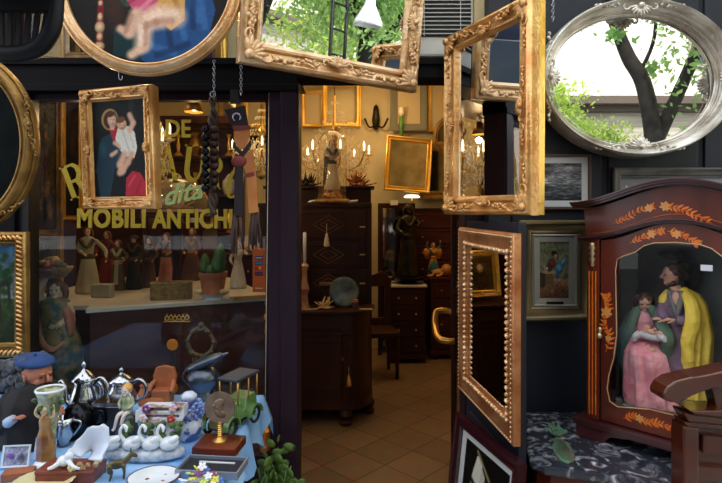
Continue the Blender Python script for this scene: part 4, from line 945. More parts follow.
# ---- crystal chandeliers
def chandelier(label, loc, R, H, seed, group='crystal chandeliers', arms=8):
    t = thing('chandelier', label, 'chandelier', loc, 0, group); r_ = random.Random(seed)   # loc = lowest point
    obj('stem', lathe(B(), [(.0,0),(.03,.02),(.05,.06),(.02,.12),(.03,.3*H),(.06,.36*H),(.02,.42*H),(.03,.6*H),(.06,.66*H),(.015,.72*H),(.012,H),(0,H)], 12), brass, t)
    obj('chain', tube(B(), [(0,0,H),(0,0,3.4-loc[2])], .006, 5), brass, t)
    for k in range(arms):
        a = 2*PI*k/arms+.2; c, s = math.cos(a), math.sin(a)
        ar = obj('arm', ctube(B(), [(0,0,.36*H),(c*R*.35,s*R*.35,.24*H),(c*R*.8,s*R*.8,.26*H),(c*R,s*R,.38*H)], [.01,.009,.008,.008], 6), brass, t)
        obj('drip_pan', lathe(B(), [(0,0),(.035,.008),(.04,.016),(.01,.012),(.012,.03),(0,.03)], 12, (c*R,s*R,.38*H)), crystal, ar)
        obj('candle', lathe(B(), [(.009,.03),(.009,.1),(.004,.11),(0,.125)], 8, (c*R,s*R,.38*H)), mat('added bulb glow', (1,.74,.42,1), .5, emit=3.5), ar)  # bulbs made to glow; the real ones are unlit
    def drop(bm, p, s):
        vs = [bm.verts.new(p+V(*q)*s) for q in ((0,0,1),(.45,0,0),(0,.45,0),(-.45,0,0),(0,-.45,0),(0,0,-1.4))]
        for i in range(4):
            j = (i+1) % 4; bm.faces.new((vs[0],vs[1+i],vs[1+j])); bm.faces.new((vs[5],vs[1+j],vs[1+i]))
    bm = B()
    for k in range(arms*3):
        a = 2*PI*k/(arms*3); c, s = math.cos(a), math.sin(a)
        for j in range(9):
            u_ = j/8; rr = R*(.12+.88*u_); z = .92*H-(.5*H)*u_-.1*H*math.sin(u_*PI); drop(bm, V(c*rr,s*rr,z), .014)
        for j in range(6):
            u_ = j/5; rr = R*(1-u_*.85); drop(bm, V(c*rr,s*rr,.32*H-.26*H*math.sin(u_*PI/2)), .016)
    for k in range(260):
        a = r_.uniform(0,2*PI); rr = R*math.sqrt(r_.random())*1.05; drop(bm, V(math.cos(a)*rr, math.sin(a)*rr, H*r_.uniform(.08,.5)), r_.uniform(.012,.026))
    obj('crystal_drops', bm, crystal, t, smooth=False)['kind'] = 'stuff'; bm = B()
    for k in range(900):
        a = r_.uniform(0,2*PI); rr = R*math.sqrt(r_.random()); z = .36-.3*(rr/R)**.5*r_.random()+(.2*r_.random() if rr < R*.5 else .04*r_.random()); drop(bm, V(math.cos(a)*rr, math.sin(a)*rr, H*z), r_.uniform(.008,.018))
    obj('bright_crystals', bm, mat('faceted crystal', (1,.94,.78,1), .15, .4), t, smooth=False)['kind'] = 'stuff'; return t
chandelier('large crystal chandelier hanging behind the glass dome in the doorway', (-.27,5.35,1.86), .36, 1.0, 1)
chandelier('crystal chandelier near the front of the shop, seen in the tall gilt mirror', (-1.45,3.25,1.78), .24, .8, 3)
chandelier('crystal chandelier deep in the shop behind the hanging straps', (-1.05,5.5,2.0), .3, .8, 2)
# ---- air conditioner above the door
t = thing('air_conditioner', 'white air conditioner with a black slatted grille above the doorway', 'air conditioner', (.09,2.37,2.335)); 
obj('housing', box(B(), -.42,.425, 0,.4, 0,.47), mat('off white plastic', col(206,204,196), .5), t, smooth=False, bev=.012)
obj('recess', box(B(), -.36,.41, -.004,.0, .09,.46), mat('black interior', col(10,10,11), .6), t, smooth=False)
bm = B()
for k in range(19): z = .1+k*.019; box(bm, -.36,.41,-.012,-.002, z, z+.0035)
for k in range(5): x = -.3+k*.165; box(bm, x, x+.003,-.014,-.01,.09,.46)
obj('grille', bm, mat('grey wire', col(190,190,186), .4), t, smooth=False)
obj('label', box(B(), .3,.32,-.014,0,.045,.052), mat('dark label', col(60,60,62), .5), t, smooth=False)
sbox('trim_8', .515, .57, 2.36, 2.45, 2.3, 3.05, m=cream)

M = Matrix.Translation((-.66, 4.2, 1.115)) @ Matrix.Rotation(math.radians(-8), 4, 'X')
t = frame_thing('framed_painting', 'gilt framed portrait standing on the commode, seen only in the coppery mirror', 'painting', M, .36, .40, .06, .03, gold_bright, 0); ornaments(t, .36, .40, gold_bright, .07, .026, (1,1), .06, -.018)
Art(40, 50, (90,66,36)).ell(.5,.3,.35,.4,(70,44,24),0,.4).ell(.5,.66,.14,.2,(230,180,120),0,.4).noise(.2,6).make('canvas', t, .25, .29, -.006); back_board(t, .355, .395)
# ================================================================== inside the shop window
# marble display ledge and the cabinet under it
A0, A1 = V(-1.55, 2.50, 0), V(-.50, 3.0, 0)
t = thing('display_ledge', 'pale marble ledge running aslant inside the shop window over dark panelling', 'ledge', (0,0,0))
ol = [(-.50,3.0),(-.66,3.3),(-1.0,3.95),(-1.9,3.95),(-1.9,2.68),(-1.40,2.68),(-1.37,2.586)]
obj('top', slab(B(), ol, 1.125, 1.15), marble_pale, t, smooth=False, bev=.004)
obj('panelling', slab(B(), [(-.53,3.02),(-.69,3.32),(-1.02,3.9),(-1.88,3.9),(-1.88,2.7),(-1.39,2.7),(-1.36,2.61)], 0, 1.125), mahog_dark, t, smooth=False)
LZ = 1.151
def L(px, base): # point on the ledge for a pixel of its foot
    Y = (CH-LZ)*F/(base-YH); p = P(px, base, Y); return (p.x, p.y, LZ), Y/F
olive = mat('olive cloth', col(74,62,38), .8, 0, col(100,86,52), 12); palecloth = mat('pale cloth', col(150,140,116), .8, 0, col(176,166,140), 10); redcloth = mat('red cloth', col(120,34,34), .8); blackcloth = MATS['black cloth']; straw = mat('straw', col(170,140,80), .8, .0, col(130,104,58), 40, .3); teal = mat('teal cloth', col(34,72,70), .8); pinkcloth = mat('faded pink cloth', col(160,92,84), .8, 0, col(186,130,116), 12); browncloth = mat('brown cloth', col(70,46,30), .85, 0, col(96,64,40), 10)
def fig(px, base, hpx, label, **k):
    loc, s = L(px, base); return simple_figure('shepherd_figurine', label, loc, hpx*s, k.pop('rz', 0), group='nativity figures on the window ledge', **k)
fig(88, 293, 66, 'pale dressed woman figurine leading the group in the shop window', robe=palecloth, sleeves=olive, hairm=hair_brown, arms=((-.02,-.16,.6),(.26,-.1,.58)), wide=1.15, rz=.3)
fig(107, 287, 56, 'red shirted figurine behind the pale dressed woman', robe=redcloth, sleeves=browncloth, hairm=hair_brown, arms=((-.12,-.14,.6),(.12,-.16,.6)))
fig(118, 290, 50, 'small figurine in pale shirt and olive trousers, between red and black ones', robe=olive, sleeves=palecloth, hairm=hair_brown, arms=((-.18,-.12,.6),(.18,-.12,.62)), apron=palecloth)
fig(134, 289, 54, 'figurine in black with a broad black hat in the shop window', robe=blackcloth, sleeves=browncloth, hairm=hair_brown, hat=blackcloth, arms=((-.14,-.16,.6),(.12,-.16,.56)))
fig(149, 287, 50, 'dim brown robed figurine right of the black hatted one', robe=browncloth, sleeves=olive, hairm=hair_brown)
fig(166, 283, 50, 'figurine in faded pink with a teal cloak above the wicker box', robe=pinkcloth, sleeves=teal, hairm=hair_brown, arms=((-.14,-.12,.6),(.1,-.16,.6)))
fig(192, 280, 52, 'shaggy brown figurine behind the cactus pot', robe=browncloth, sleeves=straw, hairm=mat('shaggy hair', col(96,70,40), .9, 0, col(140,110,60), 40, .5), wide=1.3)
loc, s = L(103, 297)
tag(obj('stone_block', box(B(), -.055,.055,-.03,.03,0,.075), mat('pale stone', col(140,136,120), .9, 0, col(160,154,140), 14), None, smooth=False, loc=loc, bev=.006), 'small pale stone block at the feet of the red shirted figurine', 'block')
loc, s = L(172, 299)
t = thing('wicker_box', 'long wicker box on the window ledge left of the cactus', 'box', loc, .25); bm = B()
for k in range(7): tube(bm, [(-.105,-.035,.006+k*.012),(.105,-.035,.006+k*.012),(.105,.035,.006+k*.012),(-.105,.035,.006+k*.012),(-.105,-.035,.006+k*.012)], .0062, 5)
box(bm, -.1,.1,-.032,.032,0,.07); obj('body', bm, straw, t); obj('rim', rectprof(B(), .22,.08, [(0,0),(.012,0),(.012,.01),(0,.01),(0,0)]), straw, t, rot=(-PI/2,0,0), loc=(0,0,.088), smooth=False)
# cactus in a pot on a white dish
loc, s = L(213, 299)
t = thing('white_dish', 'white footed dish under the cactus pot', 'dish', loc); obj('bowl', lathe(B(), [(0,0),(.055,0),(.05,.012),(.085,.03),(.09,.036),(.08,.034),(0,.02)], 24), white_china, t, smooth=A35)
for sd in (-1,1): tag(obj('shell', lathe(B(), [(0,0),(.022,.004),(.026,.016),(.014,.024),(0,.026)], 12, (0,0,0), 6, .08), mat('cream shell', col(214,190,140), .5), None, loc=(loc[0]+sd*.068, loc[1]-.028, loc[2]+.034)), 'cream shell on the %s of the dish under the cactus' % ('left rim' if sd < 0 else 'right rim'), 'shell')
t = thing('potted_cactus', 'three lobed green cactus in a terracotta pot', 'potted plant', (loc[0],loc[1],loc[2]+.0235)); obj('pot', lathe(B(), [(0,0),(.055,0),(.072,.1),(.078,.1),(.078,.125),(.066,.125),(.06,.1),(0,.1)], 24), terra, t, smooth=A35)
cac = mat('cactus skin', col(46,84,38), .6, 0, col(70,110,50), 20, .2)
for x, y, h, r_, ln in ((.022,0,.19,.036,.06),(-.038,.01,.13,.03,-.05),(-.008,-.02,.07,.024,0)):
    bm = lathe(B(), [(.6*r_,0),(r_,.25*h),(r_*1.02,.45*h),(r_*.72,.75*h),(r_*.3,.94*h),(0,h)], 30, (0,0,0), 10, .12); bmesh.ops.transform(bm, matrix=Matrix.Translation((x,y,.1)) @ Matrix.Rotation(ln*2, 4, 'Y'), verts=bm.verts); obj('cactus_lobe', bm, cac, t)
# orange sign with coloured card logos
loc, s = L(259, 293); w, h = 13*s, 44*s
t = thing('card_sign', 'orange card payment sign with four small coloured stickers', 'sign', (loc[0],loc[1]+.0,loc[2]+.005), -.1)
obj('board', box(B(), -w/2,w/2,0,.006,0,h), mat('orange card board', col(204,104,38), .5), t, smooth=False)
for k, (c1, c2) in enumerate(((col(30,60,140),col(220,226,240)),(col(40,80,160),col(120,160,220)),(col(190,40,40),col(230,170,50)),(col(30,50,130),col(200,50,60)))):
    st = obj('sticker', box(B(), -w*.32,w*.32,-.002,0,h*(.74-.12*k),h*(.82-.12*k)), mat('sticker %d' % k, c1, .4), t, smooth=False)
    if k == 2: obj('disc', lathe(B(), [(0,-.0012),(w*.12,-.0012),(w*.12,.0),(0,.0)], 14), mat('sticker disc', c2, .4), st, loc=(w*.08,-.003,h*.54), rot=(PI/2,0,0))
    else: obj('stripe', box(B(), -w*.26,w*.26,-.0032,-.0022,h*(.768-.12*k),h*(.792-.12*k)), mat('sticker stripe %d' % k, c2, .4), st, smooth=False)
obj('stripe', box(B(), -w*.28,w*.28,-.002,0,h*.08,h*.1), MATS['sticker stripe 0'], t, smooth=False)
loc, s = L(254, 297)
tag(obj('wooden_tray', box(box(B(), -.095,.095,-.05,.05,0,.008), -.095,.095,-.054,-.046,0,.02), mat('honey wood', col(140,100,54), .4, 0, col(166,124,70), 8), None, smooth=False, loc=(loc[0]-.02,loc[1]-.045,loc[2]), rot=(0,0,.44)), 'small honey wood tray at the right end of the ledge', 'tray')
fig(238, 288, 46, 'white robed figurine beside the orange sign', robe=mat('white plaster', col(196,194,190), .7), sleeves=MATS['white plaster'], hairm=palecloth, arms=((-.1,-.12,.55),(.2,-.1,.75)), wide=1.2)
# big low dome, armchair backs and frames deeper inside
t = thing('glass_dome', 'wide low glass dome behind the green lettering in the window', 'glass dome', (-1.08,3.05,1.62)); R_ = .19
obj('base', lathe(B(), [(0,0),(.19,0),(.2,.015),(.18,.03),(0,.03)], 30), walnut, t, smooth=A35)
obj('dome', lathe(B(), [(R_*math.cos(a), .03+R_*.98*math.sin(a)) for a in [k*PI/2/10 for k in range(11)]], 32), glass_dome_m, t)
obj('knob', ell(B(), (0,0,.228), (.012,.012,.014), None, 8, 6), brass, t)
coral('flower_cluster', 'cluster of gold leaves under the wide low dome', (-1.08,3.05,1.652), .11, mat('gold leaves', col(176,130,64), .4, .4), 5, 'ornament', 46)
t = thing('plinth_table', 'small round dark table carrying the wide low dome', 'table', (-1.08,3.05,1.1505)); obj('top', lathe(B(), [(0,.45),(.2,.45),(.205,.46),(.2,.469),(0,.469)], 30), darkwood, t, smooth=A35); obj('leg', lathe(B(), [(.06,0),(.03,.04),(.022,.2),(.035,.3),(.03,.45)], 14), darkwood, t, smooth=A35)
fh = 'figures of saints'
# paintings on the left side
rframe('framed_painting', 'tall dim painting of a saint in a gilt frame behind the left of the window', 'painting', 30,96,62,236,3.3,.04,gold_dark,'x',1,12, art=Art(40,120,(58,48,26)).vgrad(0,1,(60,44,26),(90,84,50)).ell(.5,.35,.26,.7,(120,92,52),5,.6).ell(.5,.5,.2,.4,(90,50,34),-5,.6).ell(.52,.74,.1,.13,(176,130,90),0,.4).ell(.7,.15,.16,.3,(140,110,70),10,.5).ell(.3,.2,.14,.26,(110,86,60),-10,.5).noise(.25,6))
rframe('framed_painting', 'narrow dark painting in a thin bright gilt frame, left inside the window', 'painting', 62,92,84,220,3.6,.03,gold_bright,'x',1,0, art=Art(30,110,(40,28,18)).noise(.3,7).ell(.5,.6,.3,.7,(64,40,24),0,.8))
rframe('framed_painting', 'small dim painting in a dark gilt frame above the basket carrying lady', 'painting', 34,236,64,290,2.95,.03,gold_dark,'x',1,0, art=Art(40,60,(70,58,40)).vgrad(0,1,(60,50,36),(110,100,76)).noise(.2,6))
g2 = 'frames on the far wall seen through the window'
for (a_, b_, c_, d_, Y_, m_, lab) in ((219,92,240,128,6.33,gold_dark,'dull gilt frame far inside behind the horseshoe strap'),(244,90,268,128,6.3,gold_bright,'gilt frame far inside at the top right of the shop window'),(246,132,270,170,6.33,gold_dark,'dull gilt frame far inside under the top right one')):
    rframe('hanging_frame', lab, 'frame', a_, b_, c_, d_, Y_, .05, m_, mirror_old if Y_ == 6.33 else paper, 1, group=g2)
for i, (x, w_, h_, lab) in enumerate(((-2.28,.96,2.0,'dark wardrobe standing at the left inside the shop'),(-1.52,.36,1.5,'narrow dark cabinet beside the wardrobe in the shop'))):
    t = thing('wardrobe' if i == 0 else 'narrow_cabinet', lab, 'wardrobe' if i == 0 else 'cabinet', (x, 4.4, 0)); obj('carcass', box(box(B(), -w_/2,w_/2,0,.45,0,h_), -w_/2-.03,w_/2+.03,-.03,.45,h_,h_+.06), mahog_dark, t, smooth=False, bev=.006)
    for sd in (-1,1):
        bm = box(B(), sd*w_/4-w_/4+.03, sd*w_/4+w_/4-.01, -.015,0,.12,h_-.06); bead_panel(bm, sd*w_/4-w_/4+.08, sd*w_/4+w_/4-.06, -.015,.2,h_-.14,.016,.01); dd = obj('door', bm, mahog_dark, t, smooth=False); obj('knob', ell(B(), (sd*.03,-.03,h_*.5), .015, None, 8, 6), brass, dd)
chest('writing_desk', 'dark chest of drawers behind the hanging straps inside the shop', (-1.0,5.0,0), .8,.45,1.25,5, mahog_dark, darkwood, colsn=2)
coral('gilt_candelabra', 'bushy gilt candelabra on the chest behind the straps', (-.84,5.2,1.26), .2, gold_bright, 9, 'candelabra', 50)
coral('gilt_ornament', 'gilt leafy ornament on the far chest of drawers', (-1.2,5.2,1.26), .14, brass, 12, 'ornament', 40)
# pictures behind the transom
rframe('framed_print', 'pale print in an ochre mount leaning in the transom at the top left', 'print', 38,14,62,58,2.62,.012,gold_bright,'x',1,20, art=Art(40,60,(206,172,104)).poly([(.2,.4),(.75,.35),(.75,.8),(.2,.85)],(110,100,74)).noise(.08,6))
rframe('framed_print', 'ochre print in the transom seen through the slats of the black chair', 'print', 4,10,36,50,2.62,.012,gold_bright,'x',1,0, art=Art(40,50,(226,190,120)).line([(.2,0),(.2,1)],.03,(120,84,40)).line([(.6,0),(.6,1)],.03,(150,110,60)).noise(.1,6))
rframe('carved_picture', 'carved pale gilt frame beside the print in the transom', 'frame', 60,2,112,62,2.7,.05,gold_pale,mirror_old,0,0)
rframe('hanging_frame', 'gilt frame in the transom between the oval painting and the wide mirror', 'frame', 222,2,244,64,2.7,.03,gold_bright,paper,1)
tag(obj('transom_shelf', box(B(), -1.55,-.3,2.53,2.85,2.28,2.31), walnut, None, smooth=False), 'walnut shelf inside the transom over the shop window', 'shelf')
bm = B()
for k in range(9): a = k*.7; ell(bm, (.022*k-.06, -.01*(k%2), .03+.02*math.sin(a)), (.02,.014,.03), rot('Y', a), 7, 5)
tag(obj('dried_flowers', bm, mat('dark dried flowers', col(60,50,36), .8), None, loc=(P(74,52,2.6).x,2.6,2.311)), 'small dark dried flowers before the carved frame in the transom', 'flowers')
# ---- ceramic lady carrying a basket of fruit
gx, gy = P(60,385,2.58).x, 2.545
def hpt(px, py, Y=2.53): p = P(px, py, Y); return V(p.x-gx, p.y-gy, p.z)
base = P(60,388,2.58).z
t = thing('basket_lady_statue', 'large glazed statue of a lady with a fruit basket on her head', 'statue', (gx, gy, base))
def q(px, py, y=0): p = P(px, py, 2.56); return V(p.x-gx, y, p.z-base)
glz = mat('patterned glaze', col(44,70,72), .3, 0, col(120,104,70), 26, .1, ramp=(.42,.58)); glz2 = mat('cream glaze', col(176,150,116), .3, 0, col(150,104,70), 9)
secs = []
for (py, cx_, r_, am) in ((388,62,.060,.0),(380,62,.075,0),(366,63,.098,.02),(350,62,.108,.04),(338,61,.100,.05),(326,60,.078,.04),(316,58,.070,.02),(306,57,.075,.0),(300,57,.068,0),(296,57,.03,0)):
    p = q(cx_, py); secs.append((p.z, p.x, 0, r_, r_*.72, am))
lower = [s_ for s_ in secs]; lower.sort()
obj('robe', bodyloft(B(), smoothsecs(lower, 3), 32, 9, 4), glz, t)
p = q(58,289); bm = B(); tube(bm, [q(57,300), q(58,294)], .026, 10); w_, M_ = head(bm, p, .088, 12, 4)
ctube(bm, [q(50,303), q(41,296), q(45,280), q(52,272)], [.026,.022,.02,.015], 8); handmesh(bm, q(51.5,274), V(.4,0,1), (0,-1,0), .05)
ctube(bm, [q(67,304), q(72,314), q(66,324,-.05)], [.026,.022,.018], 8); handmesh(bm, q(66.5,323,-.05), V(-1,-.3,-.1), (0,-1,0), .05)
b = obj('body', bm, mat('cream face glaze', col(196,172,146), .3), t); faceparts(t, w_, M_, .088, b)
obj('hair', (lambda bm: (hair(bm, w_, .088, M_, .4), bm)[1])(B()), hair_brown, t)
bm = B(); ctube(bm, [q(50,300,.02), q(46,318,.0), q(50,335,-.05), q(62,345,-.075), q(73,338,-.05)], [.03,.034,.024,.018,.012], 8, sq=.6); ctube(bm, [q(66,300,.0), q(74,318,-.02), q(76,334,-.03)], [.026,.03,.014], 8, sq=.6); obj('shawl', bm, mat('rose glaze', col(140,84,70), .35, 0, col(170,120,92), 12), t)
k = obj('basket', lathe(B(), [(0,0),(.05,0),(.085,.04),(.092,.05),(.08,.05),(0,.035)], 26, (0,0,0), 13, .03), mat('basket glaze', col(150,112,70), .4, 0, col(96,66,40), 30), t, loc=q(55,277))
r_ = random.Random(2)
for i in range(16):
    a = r_.uniform(0,2*PI); rr = r_.uniform(0,.07)
    obj('fruit', ell(B(), (rr*math.cos(a), rr*math.sin(a), .052+.03*(1-rr/.08)+r_.uniform(0,.012)), r_.uniform(.014,.021), None, 10, 7), [mat('green fruit glaze', col(90,96,50), .3), mat('red fruit glaze', col(140,60,40), .3), mat('yellow fruit glaze', col(186,150,80), .3)][i % 3], k)
t2 = thing('statue_stand', 'dark stand under the basket lady statue', 'stand', (gx, gy+.02, 0)); obj('column', lathe(B(), [(.1,0),(.1,.03),(.05,.06),(.05,base-.06),(.1,base-.02),(.1,base-.001),(0,base-.001)], 20), darkwood, t2, smooth=A35)
# ---- things hung in the lower window, in front of the panelling
def lowhang(name, label, cat, bm, m, px, py, Y=2.46, **k):
    p = P(px, py, Y); return tag(obj(name, bm, m, None, loc=p, **k), label, cat)
bm = B()
for k in range(6): torus(bm, (-.048+k*.019,0,.012+.004*(k%2)), .009, .0028, rot('X', PI/2), 12, 5); ell(bm, (-.048+k*.019,0,.028), .004, None, 6, 4)
torus(bm, (0,0,0), .058, .003, rot('X', PI/2+.0) @ Matrix.Scale(1,3), 6, 4) if False else box(bm, -.062,.062,-.004,.004,-.005,.0)
lowhang('filigree_crown', 'orange gold filigree crown ornament hanging low in the window', 'ornament', bm, brass, 177, 321)
def strapped(px, y0, y1, Y, label):
    p = P(px,y0,Y); z1 = P(px,y1,Y).z-p.z; bm = box(B(), -.011,.011,-.002,.002,z1,0)
    t = thing('brass_strap', label, 'strap', p); obj('strap', bm, mat('black leather', col(24,20,20), .5), t, smooth=False)
    for zz in (-.02, z1+.02): 
        bm = lathe(B(), [(0,-.004),(.024,-.004),(.026,0),(.024,.004),(0,.004)], 20); torus(bm, (0,0,-.006), .016, .003, None, 16, 5); ell(bm, (0,0,-.006), (.006,.006,.004)); 
        for a in range(4): tube(bm, [(0,0,-.006),(.016*math.cos(a*PI/2+.4),.016*math.sin(a*PI/2+.4),-.006)], .0025, 4)
        obj('brass_medallion', bm, mat('orange brass', col(214,130,50), .35, .8), t, loc=(0,-.006,zz), rot=(PI/2,0,0), smooth=A35)
strapped(173, 340, 392, 2.36-.02, 'black strap with two orange brass medallions in the lower window')
bm = torus(B(), (0,0,0), .062, .011, rot('X', PI/2), 22, 6)
r_ = random.Random(5)
for k in range(26): a = r_.uniform(0,2*PI); ell(bm, (.064*math.cos(a), r_.uniform(-.01,.01), .07*math.sin(a)), (.014,.01,.01), rot('Y', a), 7, 5)
ell(bm, (0,0,.085), (.016,.012,.018)); 
for k in range(6): tube(bm, [(-.04+.016*k,0,-.07),(-.04+.016*k+.008,0,-.12-.02*(k%2))], .004, 4)
lowhang('ornate_wreath', 'dim wreath shaped metal ornament hanging low in the window', 'ornament', bm, mat('aged metal', col(84,74,60), .4, .7, col(120,104,84), 20), 201, 343, 2.52)
p = P(268,293,2.44); t = thing('brass_pendant', 'brass pendant hanging on a cord at the right end of the window', 'pendant', p)
obj('cord', tube(B(), [(0,0,0),(0,0,.9)], .002, 5), MATS['cream cord'], t)
bm = lathe(B(), [(0,0),(.006,-.01),(.012,-.03),(.016,-.05),(.01,-.07),(.014,-.085),(0,-.09)], 14); ell(bm, (0,0,-.11), (.02,.01,.02)); lathe(bm, [(0,-.13),(.01,-.132),(.016,-.15),(.018,-.19),(0,-.192)], 14); obj('pendant', bm, mat('orange brass', col(214,130,50)), t)
# ================================================================== hung before the glass
p = P(213,97,2.2); t = thing('bell_string', 'braided dark leather string with two rows of round bells', 'bells', p)
Ls = 118*2.2/F; bm = B()
for sd in (-1,0,1):
    tube(bm, [V(.007*sd+.007*math.sin(k*.9+sd*2.1), -.006*math.cos(k*.9+sd*2.1), -k*Ls/40) for k in range(41)], [.004+.007*math.sin(min(1,k/14)*PI/2) for k in range(41)], 6)
obj('strap', bm, mat('brown braided leather', col(46,30,24), .5, 0, col(70,48,38), 30, .3), t)
for k in range(9):
    z = -.14-k*.031
    for sd in (-1, 1): obj('bell', ell(ell(B(), (sd*.019-.008,-.018,z), (.017,.017,.016), None, 12, 8), (sd*.019-.008,-.034,z-.004), (.006,.003,.002)), black_metal if sd < 0 else mat('brown bell', col(60,40,36), .3, .6), t)
obj('ring', torus(B(), (0,0,.012), .012, .002, rot('X', PI/2), 14, 5), silver_metal, t)
p = P(237.5,104,2.2); s = 2.2/F
t = thing('horse_brass_strap', 'navy and tan leather strap with a horseshoe badge and two dark tassels', 'strap', p)
tag_ = mat('dark brown leather', col(36,22,26), .45); tan = mat('tan leather', col(186,112,52), .45, 0, col(206,136,74), 9, .05)
obj('hanger', prism(B(), [(-.05*.6,.06),(.0,.06),(.012,0),(-.03,0)], -.006, .0), MATS['black leather'], t, smooth=False)
obj('badge', prism(B(), [(-13*s,-6*s),(8*s,-2*s),(12*s,-24*s),(-4*s,-26*s)], -.012, -.004), tag_, t, smooth=False, bev=.002)
obj('horseshoe', torus(B(), (0,0,0), .016, .004, rot('X', PI/2), 16, 6, -PI*.3, PI*1.3), silver_metal, t, loc=(0,-.014,-14*s), rot=(0,-.15,0))
obj('red_band', prism(B(), [(-4*s,-22*s),(13*s,-22*s),(13*s,-26*s),(-3*s,-27*s)], -.014, -.003), mat('red leather', col(120,44,38), .5), t, smooth=False)
obj('upper_strap', prism(B(), [(-3*s,-27*s),(13*s,-26*s),(11*s,-38*s),(5*s,-46*s),(-3*s,-38*s)], -.012, -.004), tan, t, smooth=False, bev=.002)
obj('buckle', prism(B(), [(-4*s,-38*s),(5*s,-48*s),(14*s,-36*s),(14*s,-42*s),(6*s,-54*s),(-4*s,-44*s)], -.014, -.003), tag_, t, smooth=False)
obj('long_strap', prism(B(), [(6*s,-50*s),(16*s,-46*s),(20*s,-80*s),(21*s,-108*s),(12*s,-110*s),(10*s,-80*s)], -.012, -.004), tan, t, smooth=False, bev=.002)
obj('red_band', prism(B(), [(8*s,-70*s),(17*s,-68*s),(18*s,-72*s),(8*s,-74*s)], -.014, -.003), MATS['red leather'], t, smooth=False)
obj('dark_strap', prism(B(), [(-2*s,-50*s),(6*s,-52*s),(6*s,-112*s),(-3*s,-112*s)], -.012, -.003), tag_, t, smooth=False, bev=.002)
obj('keeper', ell(B(), (2*s,-.012,-58*s), (8*s,.01,6*s)), MATS['red leather'], t)
r_ = random.Random(8)
for cx_, z0, z1 in ((-.5,-110,-148),(17,-108,-142)):
    bm = B()
    for k in range(16):
        a = r_.uniform(-1,1); tube(bm, [(cx_*s+a*3.5*s, r_.uniform(-.01,.004), z0*s),(cx_*s+a*6*s, r_.uniform(-.014,.006), (z0+z1)/2*s),(cx_*s+a*7*s+r_.uniform(-1,1)*s, r_.uniform(-.012,.004), (z1+r_.uniform(-4,5))*s)], [.0035,.004,.0025], 5)
    obj('tassel', bm, mat('dark leather fringe', col(50,32,28), .6, 0, col(80,54,46), 14), t)
# black slatted chair hung at the top left
t = thing('slatted_chair', 'black wooden chair hung upside down at the top left, its curved slatted back showing', 'chair', P(20,60,1.6))
o_ = P(20,60,1.6)
def cp(px, py, y=0): p = P(px, py, 1.6); return V(p.x-o_.x, y, p.z-o_.z)
bm = ctube(B(), [cp(-40,-10), cp(-34,30), cp(-10,50), cp(14,54), cp(38,48), cp(52,30), cp(57,6), cp(58,-30)], [.018,.02,.024,.026,.026,.024,.02,.018], 10, 6); obj('bow', bm, black_wood, t)
for k in range(9):
    x0 = -26+k*9.2; obj('slat', prism(B(), [(cp(x0-2,0).x, cp(0,8).z),(cp(x0+2.2,0).x, cp(0,8).z),(cp(6+(x0-6)*.86+2,0).x, cp(0,52-abs(x0-6)*.18).z),(cp(6+(x0-6)*.86-2,0).x, cp(0,52-abs(x0-6)*.18).z)], -.006, .006), black_wood, t, smooth=False)
obj('rail', prism(B(), [(cp(-38,0).x, cp(0,12).z),(cp(56,0).x, cp(0,12).z),(cp(57,0).x, cp(0,-4).z),(cp(-38,0).x, cp(0,-4).z)], -.015, .015), black_wood, t, smooth=False, bev=.006)
obj('seat', slab(B(), [(cp(-44,0).x,.02),(cp(58,0).x,.02),(cp(54,0).x,-.36),(cp(-38,0).x,-.36)], cp(0,-16).z, cp(0,-4).z), black_wood, t, smooth=False, bev=.01)
for x, y in ((-34,-.02),(50,-.02),(-30,-.32),(46,-.32)): obj('leg', ctube(B(), [V(cp(x,0).x, y, cp(0,-16).z), V(cp(x,0).x, y, cp(0,-16).z+.42)], [.02,.015], 8), black_wood, t)

t = thing('window_fill_lamp', 'small added brass lamp holding the fill light inside the shop window', 'lamp', (-.9,2.8,2.28)); obj('shade', lathe(B(), [(.01,-.02),(.03,-.04),(.05,-.11),(.047,-.11),(.02,-.05)], 16), brass, t); obj('bulb', ell(B(), (0,0,-.085), .018), mat('added warm bulb', (1,.75,.4,1), .5, emit=14), t); obj('bracket', tube(B(), [(0,0,-.02),(0,0,0),(0,-.3,0)], .006, 6), brass, t)  # lamp added to carry the window fill, no such fitting known

# tall open shelves with brass and china, at the back of the shop behind the lettering
t = thing('open_shelves', 'tall dark open shelves with brass and china at the back of the shop', 'shelves', (-1.86, 6.02, 0)); w_ = .88
bm = box(box(box(box(B(), -w_/2,-w_/2+.03,0,.34,0,2.72), w_/2-.03,w_/2,0,.34,0,2.72), -w_/2-.02,w_/2+.02,-.02,.34,2.7,2.78), -w_/2,w_/2,.33,.35,0,2.7)
for z in (.05,.5,.95,1.4,1.85,2.3): box(bm, -w_/2+.03,w_/2-.03,.01,.33,z,z+.025)
obj('carcass', bm, mahog_dark, t, smooth=False)
protos = []
for k, (nm, prof_, m_) in enumerate((('brass_vase',[(0,0),(.05,0),(.03,.03),(.07,.12),(.05,.2),(.03,.24),(.05,.28),(0,.27)],brass),('china_jar',[(0,0),(.05,0),(.08,.08),(.075,.16),(.04,.2),(.03,.22),(0,.25)],bw if 'bw' in globals() else white_china),('brass_candlestick',[(0,0),(.06,0),(.05,.02),(.015,.06),(.025,.12),(.012,.2),(.03,.26),(0,.26)],gold_bright))):
    t = thing(nm, 'x', nm.split('_')[1], (0,0,0), 0, 'pieces on the open shelves at the back'); obj('body', lathe(B(), prof_, 18), m_, t, smooth=A35); protos.append(t)
row = {1.425:'second highest shelf but one', .975:'middle shelf', 1.875:'second highest shelf', 2.325:'highest shelf'}
used = set(); pos = ['left', 'middle left', 'middle right', 'right']
